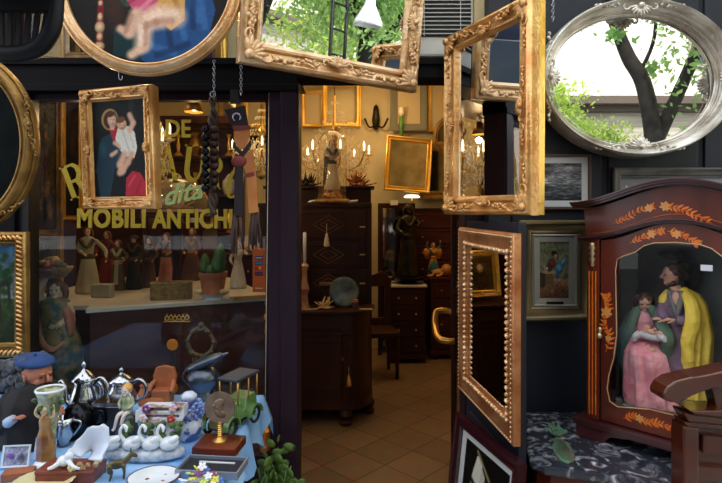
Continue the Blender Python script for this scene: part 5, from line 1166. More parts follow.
for zi, z in enumerate((1.425,1.875,2.325)):
    for i in range(4):
        k = (i+zi) % 3; x = -1.86-.3+i*.2
        lab = {0:'slim brass vase',1:'rounded china jar',2:'bright brass candlestick'}[k]+', %s on the %s behind the lettering' % (pos[i], ('third shelf from the top','second shelf from the top','top shelf')[zi])
        if k in used: dup(protos[k], (x, 6.15, z+.001), 0, lab)
        else: protos[k].location = (x, 6.15, z+.001); protos[k]['label'] = lab; used.add(k)
# ================================================================== table of bric-a-brac before the window
TZ = .85
def T(px, base): Y = (CH-TZ)*F/(base-YH); return V((px-CX)/F*Y, Y, TZ+.0045), Y/F
cloth = mat('light blue cloth', col(108,162,224), .85, 0, col(160,202,242), 5, .12, bscale=14)
t = thing('trestle_table', 'plain wooden table hidden under the light blue cloth', 'table', (-1.0, 1.72, 0)); obj('top', box(B(), -.62,.58,-.62,.49,TZ-.03,TZ-.001), walnut, t, smooth=False)
for x in (-.55,.5):
    for y in (-.5,.4): obj('leg', box(B(), x-.025,x+.025,y-.025,y+.025,0,TZ-.03), walnut, t, smooth=False)
bm = B(); X0, X1, Y0, Y1 = -1.625, -.412, 1.095, 2.2; n, m_ = 46, 40; r_ = random.Random(4); grid = []
for j in range(m_+5):
    row = []
    for i in range(n+6):
        u_ = min(max(i-2, 0), n)/n; v_ = min(max(j-2, 0), m_)/m_
        x = X0+(X1-X0)*u_; y = Y0+(Y1-Y0)*v_; z = TZ+.0025+.0012*math.sin(x*31+y*17)*math.sin(y*23)
        di = max(2-i, i-2-n, 0); dj = max(2-j, j-2-m_, 0)
        if di: x += (1 if i > 2 else -1)*(.002+.006*di*(1+math.sin(y*38))); z -= .045*di+.012*math.sin(y*25)*di
        if dj: y += (1 if j > 2 else -1)*(.004+.008*dj*(1+math.sin(x*33)) if True else 0); z -= .04*dj
        row.append(bm.verts.new((x,y,z)))
    grid.append(row)
for j in range(len(grid)-1):
    for i in range(len(grid[0])-1): bm.faces.new((grid[j][i],grid[j][i+1],grid[j+1][i+1],grid[j+1][i]))
tag(obj('tablecloth', bm, cloth), 'light blue cloth over the table of porcelain and silver', 'tablecloth')

# bearded doll in a blue beret
loc, s = T(28, 446)
t = thing('beret_doll', 'old grey haired doll in a blue beret and dark vest on the table', 'doll', loc)
def q(px, py, y=0): return V((px-28)*s, y, (446-py)*s)
dcoat = mat('dark brown coat', col(24,21,20), .9, 0, col(38,32,30), 20, .2)
bm = B(); bodyloft(bm, [(z,cx_,y_,a_,b_,f_) for z,cx_,y_,a_,b_,f_ in smoothsecs([(0,0,.0,.085,.07,.05),(24*s,0,0,.09,.075,.05),(44*s,4*s,0,.086,.07,.04),(60*s,8*s,0,.07,.055,.02),(66*s,9*s,0,.03,.03,0)], 3)], 28, 7, 3)
ctube(bm, [q(14,396), q(8,414,-.03), q(20,424,-.06)], [.03,.034,.026], 9); obj('coat', bm, dcoat, t, voxel=.005)
bm = B(); ctube(bm, [q(42,392,.0), q(54,394,-.02), q(63,404,-.04)], [.024,.022,.016], 9); tube(bm, [q(22,416,-.07), q(30,411,-.08)], [.017,.014], 8); ctube(bm, [q(30,388,-.03), q(37,392,-.045), q(44,388,-.03)], [.01,.014,.01], 8); obj('shirt', bm, mat('pale blue shirt', col(176,190,214), .8), t)
h = 35*s; hc = q(37,376); bm = B(); tube(bm, [q(32,394), q(35,384)], .022, 10); w_, M_ = head(bm, hc, h, 68, 6, 1.15); handmesh(bm, q(62,403,-.04), V(1,-.4,-.5), V(0,-.3,1), .045); handmesh(bm, q(30,411,-.08), V(1,-.3,.4), V(0,-.3,1), .045)
tube(bm, [q(32,394), q(40,396), q(52,396,-.01), q(60,402,-.035)], .008, 6); tube(bm, [q(32,394), q(14,400), q(12,420,-.04), q(28,412,-.075)], .008, 6); b = obj('body', bm, skin_dark, t, voxel=0); faceparts(t, w_, M_, h, b)
gh = mat('grey curly hair', col(34,35,38), .8, 0, col(96,99,106), 60, .6)
bm = B(); r2 = random.Random(3)
for k in range(60):
    a = r2.uniform(-1,1); e_ = r2.uniform(-.5,.45); ell(bm, w_(.34*math.cos(a*2.2+PI/2)*1.0, .1+abs(.34*math.sin(a*2.2+PI/2)), e_), r2.uniform(.1,.17)*h, None, 7, 5)
for k in range(14):
    a = r2.uniform(-1,1); ell(bm, w_(a*.3, -.22-.1*(1-abs(a)), -.4+.06*abs(a)-r2.uniform(0,.1)), .085*h, None, 7, 5)
for k in range(46): ell(bm, q(r2.uniform(-2,20), r2.uniform(362,392), r2.uniform(-.02,.05)), r2.uniform(.014,.024), None, 7, 5)
obj('hair', bm, gh, t)
bm = lathe(B(), [(0,.03),(.05,.028),(.066,.016),(.07,.004),(.05,-.008),(.03,-.01),(0,-.008)], 26, sx=1.1); lathe(bm, [(.004,.03),(.004,.04),(0,.041)], 8)
obj('beret', bm, mat('blue felt', col(28,56,104), .85, 0, col(40,72,124), 20), t, loc=q(35,364), rot=(.1,.12,0), scale=.78)

# silver pots
def pot(name, label, px, base, top, wbody, group=None, spout=1, dark=False):
    loc, s = T(px, base); H = (base-top)*s; r_ = wbody*s/2; t = thing(name, label, 'coffee pot', loc, 0, group); m = black_metal if dark else silver_metal
    obj('body', lathe(B(), [(0,0),(r_*.75,0),(r_*.8,.02*H),(r_*.5,.08*H),(r_*.62,.14*H),(r_*1.12,.3*H),(r_*1.15,.42*H),(r_*.85,.58*H),(r_*.7,.66*H),(r_*.82,.71*H),(r_*.6,.71*H),(0,.7*H)], 26), m, t, smooth=True)
    l = obj('lid', lathe(B(), [(r_*.95,.71*H),(r_*.96,.725*H),(r_*.7,.79*H),(r_*.35,.85*H),(r_*.12,.87*H),(r_*.08,.9*H),(r_*.2,.93*H),(r_*.17,.96*H),(r_*.06,.98*H),(0,H)], 24), silver_metal, t)
    obj('handle', ctube(B(), [(r_*.7,0,.62*H),(r_*1.35,0,.74*H),(r_*1.95,0,.62*H),(r_*1.85,0,.42*H),(r_*1.05,0,.26*H)], [.006,.008,.007,.006,.006], 8), silver_metal, t)
    obj('spout', ctube(B(), [(-r_*.95,0,.3*H),(-r_*1.5,0,.4*H),(-r_*1.6,0,.6*H),(-r_*2.0,0,.7*H)], [.014,.01,.008,.009], 8), silver_metal, t); return t
pot('coffee_pot', 'tall silver coffee pot just left of the centre of the table, nearest the doll', 84, 428, 362, 24)
pot('coffee_pot', 'tall silver coffee pot behind the seated boy figurine', 121.5, 417, 368, 25)
loc, s = T(78, 438); t = thing('teapot', 'round dark tarnished silver teapot in front of the first coffee pot', 'teapot', loc)
r_ = 17*s; bm = lathe(B(), [(0,0),(r_*.6,0),(r_*.65,.004),(r_*.8,.02),(r_*1.0,r_*.9),(r_*.85,r_*1.5),(r_*.5,r_*1.9),(r_*.2,r_*2.0),(0,r_*2.15)], 28, lobes=7, amp=.03); obj('body', bm, black_metal, t)
obj('spout', ctube(B(), [(-r_*.8,0,r_*.7),(-r_*1.3,0,r_*1.0),(-r_*1.5,0,r_*1.5),(-r_*1.9,0,r_*1.7)], [.014,.011,.008,.008], 8), silver_metal, t); obj('handle', ctube(B(), [(r_*.8,0,r_*1.3),(r_*1.4,0,r_*1.5),(r_*1.5,0,r_*.8),(r_*.9,0,r_*.5)], .006, 8), black_metal, t)
loc, s = T(64, 446); t = thing('silver_creamer', 'small shiny silver creamer beside the green figural vase', 'creamer', loc); r_ = 9*s
obj('body', lathe(B(), [(0,0),(r_*.7,0),(r_*.5,.01),(r_*1.1,r_*1.2),(r_*.8,r_*2.2),(r_*1.0,r_*3),(r_*.9,r_*3),(0,r_*1)], 22, lobes=5, amp=.05), silver_metal, t); obj('handle', ctube(B(), [(r_*.9,0,r_*2.8),(r_*1.9,0,r_*2.4),(r_*1.0,0,r_*1.0)], .004, 7), silver_metal, t)
loc, s = T(107, 436); t = thing('silver_edged_box', 'black box with a bright silver edged lid between the pots', 'box', (loc[0],loc[1]+.03,loc[2])); w_2 = 13*s
obj('body', box(B(), -w_2,w_2,-.04,.04,0,28*s), mat('black lacquer box', col(22,20,22), .25), t, smooth=False, bev=.002); obj('lid', box(B(), -w_2*1.08,w_2*1.08,-.045,.045,28*s,33*s), silver_metal, t, smooth=False, bev=.004)
# terracotta toys behind
loc, s = T(163, 403); t = thing('terracotta_armchair', 'small terracotta armchair ornament at the back of the table', 'ornament', loc)
obj('seat', box(B(), -9*s,9*s,-.03,.03,0,14*s), terra, t, smooth=False, bev=.006); obj('backrest', prism(B(), [(-9*s,10*s),(-12*s,24*s),(-9*s,33*s),(0,35*s),(9*s,33*s),(12*s,24*s),(9*s,10*s)], .015,.035), terra, t, smooth=False, bev=.005)
for sd in (-1,1): obj('armrest', ctube(B(), [(sd*9*s,.02,20*s),(sd*11*s,-.01,17*s),(sd*11*s,-.03,12*s)], [.009,.01,.009], 8), terra, t)
loc, s = T(151, 414); tag(obj('terracotta_bowl', lathe(B(), [(0,0),(5*s,0),(11*s,9*s),(12*s,11*s),(10*s,10*s),(4*s,3*s),(0,3*s)], 24), terra, None, loc=loc+V(0,.0,0), smooth=A35), 'small terracotta bowl behind the porcelain flower tray', 'bowl')
loc, s = T(145, 402); tag(obj('terracotta_pot', lathe(B(), [(0,0),(5*s,0),(7*s,7*s),(4*s,13*s),(5*s,16*s),(3.5*s,16*s),(0,8*s)], 22), terra, None, loc=loc, smooth=A35), 'small terracotta pot left of the terracotta armchair', 'pot')
# silver sauce boat with long lip and beneath pot
loc, s = T(203, 399); t = thing('pewter_jug', 'dull pewter jug with a long upturned lip at the back of the table', 'jug', loc)
obj('body', lathe(B(), [(0,0),(13*s,0),(14*s,3*s),(9*s,6*s),(15*s,16*s),(16*s,22*s),(11*s,30*s),(0,31*s)], 26), mat('pewter', col(76,84,94), .3, .85, col(110,120,132), 7), t, smooth=True)
obj('lid', (lambda b_: (bmesh.ops.rotate(b_, cent=(0,0,33*s), matrix=rot('Y', -.42), verts=b_.verts), b_)[1])(ell(B(), (2*s,0,35*s), (21*s,11*s,5*s), None, 16, 8)), MATS['pewter'], t)
obj('spout', ctube(B(), [(10*s,0,36*s),(18*s,0,42*s),(25*s,0,45*s)], [.014,.008,.004], 8), MATS['pewter'], t); obj('handle', ctube(B(), [(-13*s,0,12*s),(-20*s,0,20*s),(-16*s,0,30*s)], .005, 8), MATS['pewter'], t)
# blue and white flower vase
loc, s = T(189, 440); t = thing('blue_flower_vase', 'blue and white porcelain vase crowned with blue petals', 'vase', loc)
bw = mat('blue painted china', col(214,220,234), .12, 0, col(64,88,160), 22, 0, coat=.6, ramp=(.52,.58))
obj('body', lathe(B(), [(0,0),(9*s,0),(10*s,2*s),(13*s,8*s),(14*s,14*s),(12*s,20*s),(8*s,25*s),(7*s,29*s),(0,29*s)], 26), bw, t)
bm = B(); r2 = random.Random(6)
for k in range(64):
    a = k*2.4; z = 20+k*.26; rr = (14-abs(z-27)*.6)*s; ell(bm, (rr*math.cos(a), rr*math.sin(a), z*s), (4.2*s,1.8*s,2*s), rot('Z', a) @ rot('Y', -.6), 7, 5)
obj('petals', bm, mat('cobalt petals', col(92,118,190), .2, 0, col(150,170,220), 30, coat=.4), t)
obj('lid', lathe(B(), [(0,38*s),(5*s,38*s),(8*s,41*s),(8*s,44*s),(4*s,47*s),(0,47.5*s)], 22), mat('pale blue china', col(196,206,226), .15, 0, coat=.5), t)
# bronze medal on its stand
loc, s = T(218, 454); t = thing('medal_stand', 'round bronze medal with a profile head on a ringed stem and wooden base', 'ornament', loc+V(0,.02,0), -.12)
obj('base', box(B(), -22*s,22*s,-.055,.055,0,9*s), mahog, t, smooth=False, bev=.004)
obj('stem', lathe(B(), [(7*s,9*s),(7*s,10*s),(3*s,13*s)]+[(x*s,(14+k)*s) for k in range(14) for x in [(2.6 if k % 2 else 1.7)]]+[(2*s,29*s),(0,29*s)], 16), brass, t, smooth=False)
md = obj('medal', lathe(B(), [(0,-.004),(14.6*s,-.004),(15.2*s,-.006),(15.8*s,-.004),(15.8*s,.004),(0,.004)], 36), mat('brown bronze', col(118,92,72), .35, .6, col(150,122,98), 14), t, loc=(0,0,43*s), rot=(PI/2,0,0), smooth=A35)
bm = B(); ell(bm, (-1*s,-.0055,46*s), (4.5*s,.004,5.5*s)); ell(bm, (-5.5*s,-.006,45*s), (1.8*s,.003,1.4*s)); ell(bm, (1*s,-.005,37*s), (6*s,.004,4*s), rot('Y', .4)); ell(bm, (1*s,-.0055,42*s), (2.6*s,.003,4*s)); ell(bm, (1.5*s,-.006,49*s), (4*s,.003,3.5*s)); obj('relief_head', bm, MATS['brown bronze'], t)
# green vintage model car
loc, s = T(232, 433); t = thing('model_car', 'green vintage model car with a black roof and gold trim', 'model car', loc+V(-.006,.03,0), math.radians(-112))   # +x is forward
cg = mat('green car enamel', col(84,120,62), .25, 0, col(132,166,104), 6, coat=.5); ck = mat('black car enamel', col(18,22,28), .25, 0, coat=.5); s = .0036
obj('hood', prism(B(), [(4*s,10*s),(24*s,10*s),(25*s,24*s),(4*s,27*s)], -8*s, 8*s), cg, t, smooth=A35, bev=.003)
obj('tub', prism(B(), [(-26*s,10*s),(6*s,10*s),(5*s,27*s),(0,27*s),(-1*s,18*s),(-6*s,18*s),(-8*s,28*s),(-25*s,30*s),(-28*s,20*s)], -10*s, 10*s), cg, t, smooth=A35, bev=.002)
obj('roof', slab(B(), [(-30*s,-12*s),(8*s,-12*s),(8*s,12*s),(-30*s,12*s)], 48*s, 51*s), mat('dark blue grey roof', col(40,54,70), .35), t, smooth=False, bev=.003)
for x in (6,-12,-27):
    for y in (-10.5,10.5): obj('roof_post', tube(B(), [(x*s,y*s,26*s),(x*s,y*s,48*s)], .8*s, 6), brass, t)
obj('windscreen', box(B(), 5.6*s,6.2*s,-9.5*s,9.5*s,30*s,45*s), glass_thin, t, smooth=False)
obj('radiator', box(B(), 24.6*s,26.5*s,-7*s,7*s,9*s,25*s), brass, t, smooth=False, bev=.001)
obj('chassis', box(B(), -28*s,26*s,-9*s,9*s,7*s,10*s), ck, t, smooth=False)
for x in (19,-20):
    for y in (-13,13):
        w3 = obj('wheel', torus(B(), (0,0,0), 7.4*s, 1.5*s, None, 24, 8), mat('rubber', col(20,20,20), .8), t, loc=(x*s,y*s,9*s), rot=(PI/2,0,0)); bm = B()
        for k in range(10): a = k*PI/5; tube(bm, [(0,0,0),(6.6*s*math.cos(a),6.6*s*math.sin(a),0)], .35*s, 4)
        ell(bm, (0,0,0), (1.6*s,1.6*s,1.4*s)); obj('spokes', bm, cg, w3)
        obj('fender', ctube(B(), [((x+11)*s,y*s,12*s),((x+7)*s,y*s,18*s),(x*s,y*s,20.5*s),((x-7)*s,y*s,17*s),((x-11)*s,y*s,10*s)], [.5*s,2.4*s,2.6*s,2.4*s,1*s], 8, sq=.35) if False else prism(B(), [((x+r3*math.cos(a))*s, (9+r3*math.sin(a))*s) for r3, rg in ((11,range(0,11)),(9.8,range(10,-1,-1))) for a in [k*PI/10 for k in rg]], (y-3)*s, (y+3)*s), cg, t, smooth=A35)
for y in (-9,9): obj('headlamp', lathe(B(), [(0,-3*s),(2*s,-2*s),(3.4*s,2*s),(3*s,2.4*s),(0,2*s)], 14), brass, t, loc=(26*s,y*s,22*s), rot=(0,PI/2,0))
obj('spare_wheel', torus(B(), (0,0,0), 6.5*s, 1.4*s, None, 22, 7), MATS['rubber'], t, loc=(-30*s,0,22*s), rot=(0,PI/2,0))
# porcelain swan group with seated boy above
loc, s = T(141, 464); t = thing('swan_group', 'long white porcelain group of swans with green moss on a grey base', 'porcelain figure', loc+V(0,.03,0))
obj('base', ell(B(), (0,0,6*s), (42*s,.045,9*s), None, 26, 8), mat('grey blue porcelain', col(120,132,150), .2, 0, col(214,220,228), 30, .3), t)
wc = mat('white glaze', col(228,232,236), .12, 0, coat=.6)
for k, x in enumerate((-31,-10,9,27)):
    bm = ell(B(), (x*s,-.02,18*s), (10*s,.024,7*s), rot('Y', -.15), 14, 8); ctube(bm, [(x*s-7*s,-.025,20*s),(x*s-11*s,-.03,29*s),(x*s-8*s,-.03,37*s),(x*s-4.5*s,-.032,35*s),(x*s-4.5*s,-.034,31*s)], [2.6*s,1.7*s,1.5*s,2*s,1*s], 8); ell(bm, (x*s+4*s,-.03,22*s), (8*s,.012,4*s), rot('Y', -.6), 10, 6); obj('swan', bm, wc, t)
for k, x in enumerate((-18,2,16,32)): obj('moss', (lambda b_: ([ell(b_, (x*s+r2.uniform(-4,4)*s, r2.uniform(-.015,.01), 29*s+r2.uniform(-6,6)*s), 3.4*s, None, 6, 4) for _ in range(14)], b_)[1])(B()), mat('green moss glaze', col(54,80,40), .5, 0, col(84,110,60), 30), t)
loc2 = loc+V(0,.09,0); t = thing('flower_tray', 'white porcelain tray edged with little purple, pink and red flowers', 'tray', loc2+V(9*s,0,-.004)); bm = prism(B(), [(-26*s,31*s),(22*s,31*s),(25*s,36*s),(25*s,48*s),(-18*s,48*s),(-26*s,43*s)], -.012,.03, [[(-16*s,36*s),(20*s,36*s),(20*s,39*s),(-18*s,39*s)],[(-18*s,43*s),(20*s,43*s),(20*s,46*s),(-18*s,46*s)]]); obj('body', bm, mat('white and brown glaze', col(230,232,234), .15, 0, col(150,104,80), 16, coat=.5, ramp=(.5,.6)), t, smooth=False, bev=.002)
obj('foot', box(B(), -16*s,12*s,0,.02,0.005,31*s), wc, t, smooth=False, bev=.003)
for k, (x, z, c_) in enumerate(((-14,46,(120,60,150)),(14,47,(220,190,210)),(12,35,(190,50,50)),(-17,36,(230,214,226)),(18,27,(210,180,214)),(-2,33,(214,180,200)))):
    bm = B()
    for a in range(5): ell(bm, (2.6*s*math.cos(a*1.257), -.0, 2.6*s*math.sin(a*1.257)), (2.2*s,1.4*s,2.2*s), None, 7, 5)
    f_ = obj('flower', bm, mat('petal %d' % k, col(*c_), .3), t, loc=(x*s,-.016,z*s)); obj('flower_centre', ell(B(), (0,-.003,0), 1.2*s, None, 6, 4), mat('yellow centre', col(220,190,80), .4), f_)
loc, s = T(123, 442); loc = loc+V(0,.03,0); t = thing('boy_figurine', 'small white and gold porcelain boy sitting above the swans', 'figurine', loc)
obj('rock', lathe(B(), [(0,0),(9*s,0),(11*s,8*s),(8*s,20*s),(5*s,24*s),(0,25*s)], 14, lobes=3, amp=.12), mat('dark blue glaze', col(30,34,60), .2, 0, col(60,70,40), 12), t)
bm = B(); bodyloft(bm, [(24*s,0,0,5*s,4*s,.03),(30*s,0,0,5.5*s,4*s,.02),(38*s,0,0,5*s,3.4*s,0),(42*s,0,0,2*s,2*s,0)], 18, 6); ctube(bm, [(4.5*s,0,40*s),(7*s,-2*s,34*s),(3*s,-5*s,30*s)], [1.8*s,1.6*s,1.3*s], 7); ctube(bm, [(-4.5*s,0,40*s),(-7*s,-2*s,35*s),(-5*s,-5*s,31*s)], [1.8*s,1.6*s,1.3*s], 7); obj('shirt', bm, mat('cream green glaze', col(206,206,170), .2, 0, col(110,130,90), 40), t)
bm = B(); 
for sd in (-1,1): ctube(bm, [(sd*2.5*s,-2*s,26*s),(sd*3*s-3*s,-7*s,24*s),(sd*3*s-6*s,-8*s,12*s),(sd*3*s-8*s,-9*s,10*s)], [2.2*s,2*s,1.6*s,1.2*s], 8)
tube(bm, [(-2.4*s,-2*s,26*s),(0,0,26.5*s),(0,0,44*s)], 1.5*s, 8); tube(bm, [(2.4*s,-2*s,26*s),(0,0,27*s)], 1.5*s, 8); w_, M_ = head(bm, (0,-.3*s,48*s), 12*s, -10, 6); b = obj('body', bm, mat('white bisque', col(230,214,204), .3), t); faceparts(t, w_, M_, 12*s, b)
bm = B(); hair(bm, w_, 12*s, M_); obj('hair', bm, mat('blond glaze', col(214,160,80), .3), t)
# green figural vase
loc, s = T(46, 466); t = thing('figural_vase', 'green and brown majolica vase held up by a draped lady', 'vase', loc)
maj = mat('majolica glaze', col(72,92,48), .15, 0, col(196,190,150), 26, .2, coat=.6, ramp=(.4,.62)); majb = mat('brown majolica', col(120,74,34), .18, 0, col(176,130,70), 18, .1, coat=.5)
obj('base', lathe(B(), [(0,0),(11*s,0),(11.5*s,2*s),(9*s,5*s),(0,6*s)], 20, lobes=5, amp=.05), wc, t)
obj('robe', bodyloft(B(), [(z*s,cx_*s,0,a_*s,b_*s,f_) for z,cx_,y_,a_,b_,f_ in smoothsecs([(4,0,0,9,7,.08),(16,0,0,8.4,6.5,.1),(28,-1,0,7.4,5.5,.07),(36,-1,0,5,4,.03),(43,-1,0,6,4.2,.0),(48,-1,0,5,3.4,0),(50,-1,0,2,2,0)],3)], 26, 7, 2), majb, t)
bm = B(); tube(bm, [(-1*s,0,48*s),(-1*s,0,51*s)], 1.8*s, 8); tube(bm, [(-6*s,0,47*s),(-1*s,0,48.5*s),(4.5*s,0,47*s)], 1.5*s, 8); w_, M_ = head(bm, (-1*s,-1*s,54*s), 10*s, 10); ctube(bm, [(-6*s,0,47*s),(-10*s,-1*s,52*s),(-7*s,0,60*s)], [1.7*s,1.5*s,1.2*s], 7); ctube(bm, [(4.5*s,0,47*s),(9*s,-2*s,50*s),(7*s,0,60*s)], [1.7*s,1.5*s,1.2*s], 7); b = obj('body', bm, mat('cream majolica', col(206,180,140), .2), t); faceparts(t, w_, M_, 10*s, b)
obj('vase_body', lathe(B(), [(4*s,8*s),(6*s,30*s),(8*s,50*s),(11*s,62*s),(13*s,70*s),(14*s,73*s),(12.5*s,73*s),(9*s,62*s),(0,55*s)], 26, (0,.022,0), 6, .03), maj, t)
obj('rim', torus(B(), (0,.022,73*s), 13*s, 1.4*s, None, 26, 6), wc, t)
for k in range(7): a = k*.9; obj('leaf', ell(B(), (12*s*math.cos(a), .022+12*s*math.sin(a)-.004, (60+4*math.sin(k*2))*s), (4*s,2*s,2.6*s), rot('Z', a), 7, 5), mat('green majolica', col(60,90,40), .2), t)
# shell figure on the red brown box
loc, s = T(67, 484); bx = loc+V(0,.01,0); w4 = 30*s
t = thing('red_box', 'red brown wooden box under the porcelain shell', 'box', bx, 0); obj('body', box(B(), -w4,w4*.92,-.02,.06,0,.026), mat('red brown wood', col(104,44,34), .4, 0, col(130,64,48), 30), t, smooth=False, bev=.002); obj('lid', box(B(), -w4*1.02,w4*.94,-.022,.062,.026,.036), MATS['red brown wood'], t, smooth=False, bev=.003)
t = thing('porcelain_shell', 'white porcelain shell dish with a small crouching figure on the red brown box', 'porcelain figure', bx+V(.03,.015,.0365)); r2 = random.Random(11)
bm = B(); rings = []
for j in range(9):
    v_ = j/8; ring = []
    for k in range(19):
        a = PI*.0+PI*.8*k/18; R5 = (.012+.098*v_*(.38+.62*math.exp(-((a-1.1)/.62)**2)))*(1+.05*math.sin(k*1.9)*v_); ring.append(V(R5*math.cos(a)*1.05-.0, .008+.034*math.sin(k/18*PI)*(1-v_*.2)-.014*v_, .012+R5*math.sin(a)*.95))
    rings.append(ring)
loft(bm, rings, False, False); o = obj('shell', bm, mat('pearly china', col(214,222,238), .15, 0, col(240,242,246), 8, coat=.6), t); sd_ = o.modifiers.new('thick','SOLIDIFY'); sd_.thickness = .004; sd_.offset = 0
bm = ell(B(), (-.045,-.01,.018), (.022,.018,.016)); ell(bm, (-.03,-.015,.034), (.012,.012,.013)); ctube(bm, [(-.05,-.02,.02),(-.065,-.03,.01),(-.08,-.03,.004)], [.008,.006,.005], 7); ctube(bm, [(-.03,-.02,.022),(-.01,-.03,.01),(.01,-.03,.006)], [.008,.006,.005], 7); obj('crouching_figure', bm, wc, t)
bm = B()
for k in range(12): ell(bm, (r2.uniform(-.03,.05), r2.uniform(-.035,-.02), r2.uniform(.002,.016)), r2.uniform(.006,.01), None, 7, 5)
obj('blossoms', bm, mat('cream green blossoms', col(200,196,140), .3, 0, col(150,100,60), 40), t)
# little bronze donkey
loc, s = T(112, 486); t = thing('bronze_donkey', 'small bronze donkey standing on the blue cloth', 'figurine', loc+V(0,.03,.0), .35)
bm = ell(B(), (.0,0,.042), (.026,.0125,.0135), None, 14, 9)
for x, y in ((-.018,-.008),(-.018,.008)): ctube(bm, [(x,y,.042),(x-.003,y,.028),(x+.004,y,.017),(x-.001,y,0)], [.008,.0055,.0036,.0034], 8)
for x, y in ((.018,-.008),(.018,.008)): ctube(bm, [(x,y,.042),(x+.001,y,.02),(x,y,0)], [.0065,.0036,.0034], 8)
ctube(bm, [(.02,0,.046),(.032,0,.058),(.038,0,.066)], [.0095,.0075,.0065], 8); ell(bm, (.044,0,.063), (.013,.0058,.0062), rot('Y', .7), 10, 7)
for y in (-.004,.004): ell(bm, (.036,y,.078), (.0025,.002,.0085), None, 6, 5)
ctube(bm, [(-.025,0,.046),(-.031,0,.036),(-.031,0,.022)], [.0025,.0018,.003], 6); obj('body', bm, mat('green bronze', col(70,62,40), .4, .5, col(110,100,60), 30), t, voxel=.0018)
# plates
loc, s = T(151, 486); t = thing('oval_dish', 'white oval dish with a brown gilt rim and flowers at the front of the table', 'dish', loc+V(0,.02,0))
obj('dish', lathe(B(), [(0,.002),(.05,.002),(.068,.01),(.072,.013),(.068,.0135),(.05,.006),(0,.005)], 36, sx=1, sy=.9), wc, t); obj('rim', torus(B(), (0,0,.0135), .071, .0018, Matrix.Diagonal((1,.9,1)), 36, 5), mat('brown gilt rim', col(120,80,40), .4, .3), t)
for x, y in ((-.02,.0),(.024,.026),(.0,-.03),(.03,-.01)): f_ = obj('painted_flower', lathe(B(), [(0,0),(.008,0),(0,.001)], 8, (x,y,.0052)), mat('rose paint', col(150,70,60), .4), t)
loc, s = T(36, 497); t = thing('scalloped_plate', 'cream plate with a yellow scalloped rim at the bottom left', 'plate', loc+V(0,.03,0)); obj('dish', lathe(B(), [(0,.004),(.05,.004),(.078,.022),(.081,.024),(.076,.024),(.05,.008),(0,.007)], 48, (0,0,0), 24, .015), mat('cream yellow china', col(214,204,160), .2, coat=.5), t)
# black tray and bright porcelain bouquet
loc, s = T(209, 478); t = thing('black_tray', 'shallow black case with a pale silver rim, lying open', 'case', loc+V(0,.035,0), -.1); w5 = .088
obj('tray', box(B(), -w5,w5,-.045,.045,0,.012), mat('black velvet', col(26,28,36), .7), t, smooth=False)
obj('rim', prism(B(), [(-w5-.005,-.05),(w5+.005,-.05),(w5+.005,.05),(-w5-.005,.05)], 0,.022, [[(-w5,-.045),(w5,-.045),(w5,.045),(-w5,.045)]]), mat('silver card', col(150,158,176), .35, .5), t, smooth=False, rot=(PI/2,0,0), bev=.001, loc=(0,0,0)); obj('ribbon', box(B(), -.05,.06,.02,.026,.012,.015), wc, t, smooth=False)
loc, s = T(198, 494); t = thing('porcelain_bouquet', 'bright porcelain bouquet of white, yellow and purple flowers at the front', 'porcelain figure', loc+V(0,.02,0)); cs = [(236,236,240),(226,220,90),(140,60,120),(90,120,200),(200,214,110),(240,240,244)]
for k in range(22):
    a = k*2.4; rr = .036*math.sqrt(k/22)+.004; bm = B(); 
    for j in range(5): ell(bm, (.007*math.cos(j*1.257), .007*math.sin(j*1.257), 0), (.007,.005,.003), rot('Z', j*1.257), 7, 5)
    obj('flower', bm, mat('bouquet petal %d' % (k % 6), col(*cs[k % 6]), .25), t, loc=(rr*1.35*math.cos(a), rr*.8*math.sin(a), .014+.052*(1-rr/.042)), rot=(.5*math.sin(a)+.6, .3*math.cos(a), a))
obj('base', ell(B(), (0,0,.012), (.045,.03,.014)), wc, t)
# small things at the left edge
loc, s = T(12, 472); t = thing('framed_photo', 'small pale framed picture with purple flowers leaning at the left edge', 'picture', loc+V(0,.02,.034), .1); obj('frame', rectprof(B(), .078,.062, prf(.005,.006,2)), wc, t, smooth=False, rot=(-.25,0,0)); ar = Art(40,30,(150,150,170)).ell(.3,.5,.2,.15,(110,70,140),0,.6).ell(.7,.4,.2,.2,(90,90,100),0,.6).noise(.2,4); p_ = ar.make('print', t, .07,.054,-.002); p_.rotation_euler = (-.25,0,0)
loc, s = T(33, 470); t = thing('greeting_card', 'folded white card with a purple mark behind the green vase', 'card', loc+V(0,.05,0), -.15); obj('card', box(B(), -.036,.036,0,.002,0,.065), mat('pale blue card', col(200,208,232), .7), t, smooth=False, rot=(-.2,0,0)); obj('mark', lathe(B(), [(0,0),(.007,0),(0,.001)], 10, (0,0,0)), mat('purple ink', col(130,80,170), .6), t, loc=(-.012,-.008,.034), rot=(PI/2-.2,0,0))
loc, s = T(20, 481); t = thing('wood_block', 'brown wooden block at the bottom left corner', 'block', loc+V(-.01,.01,0), .3); obj('body', box(B(), -.04,.04,-.02,.02,0,.022), terra, t, smooth=False, bev=.002)
loc, s = T(4, 462); tag(obj('brass_finial', lathe(B(), [(0,0),(.012,0),(.006,.02),(.004,.07),(.012,.075),(.014,.085),(.008,.095),(0,.096)], 16), brass, None, loc=loc+V(.0,.07,0), smooth=A35), 'small brass finial at the left edge of the table', 'finial')
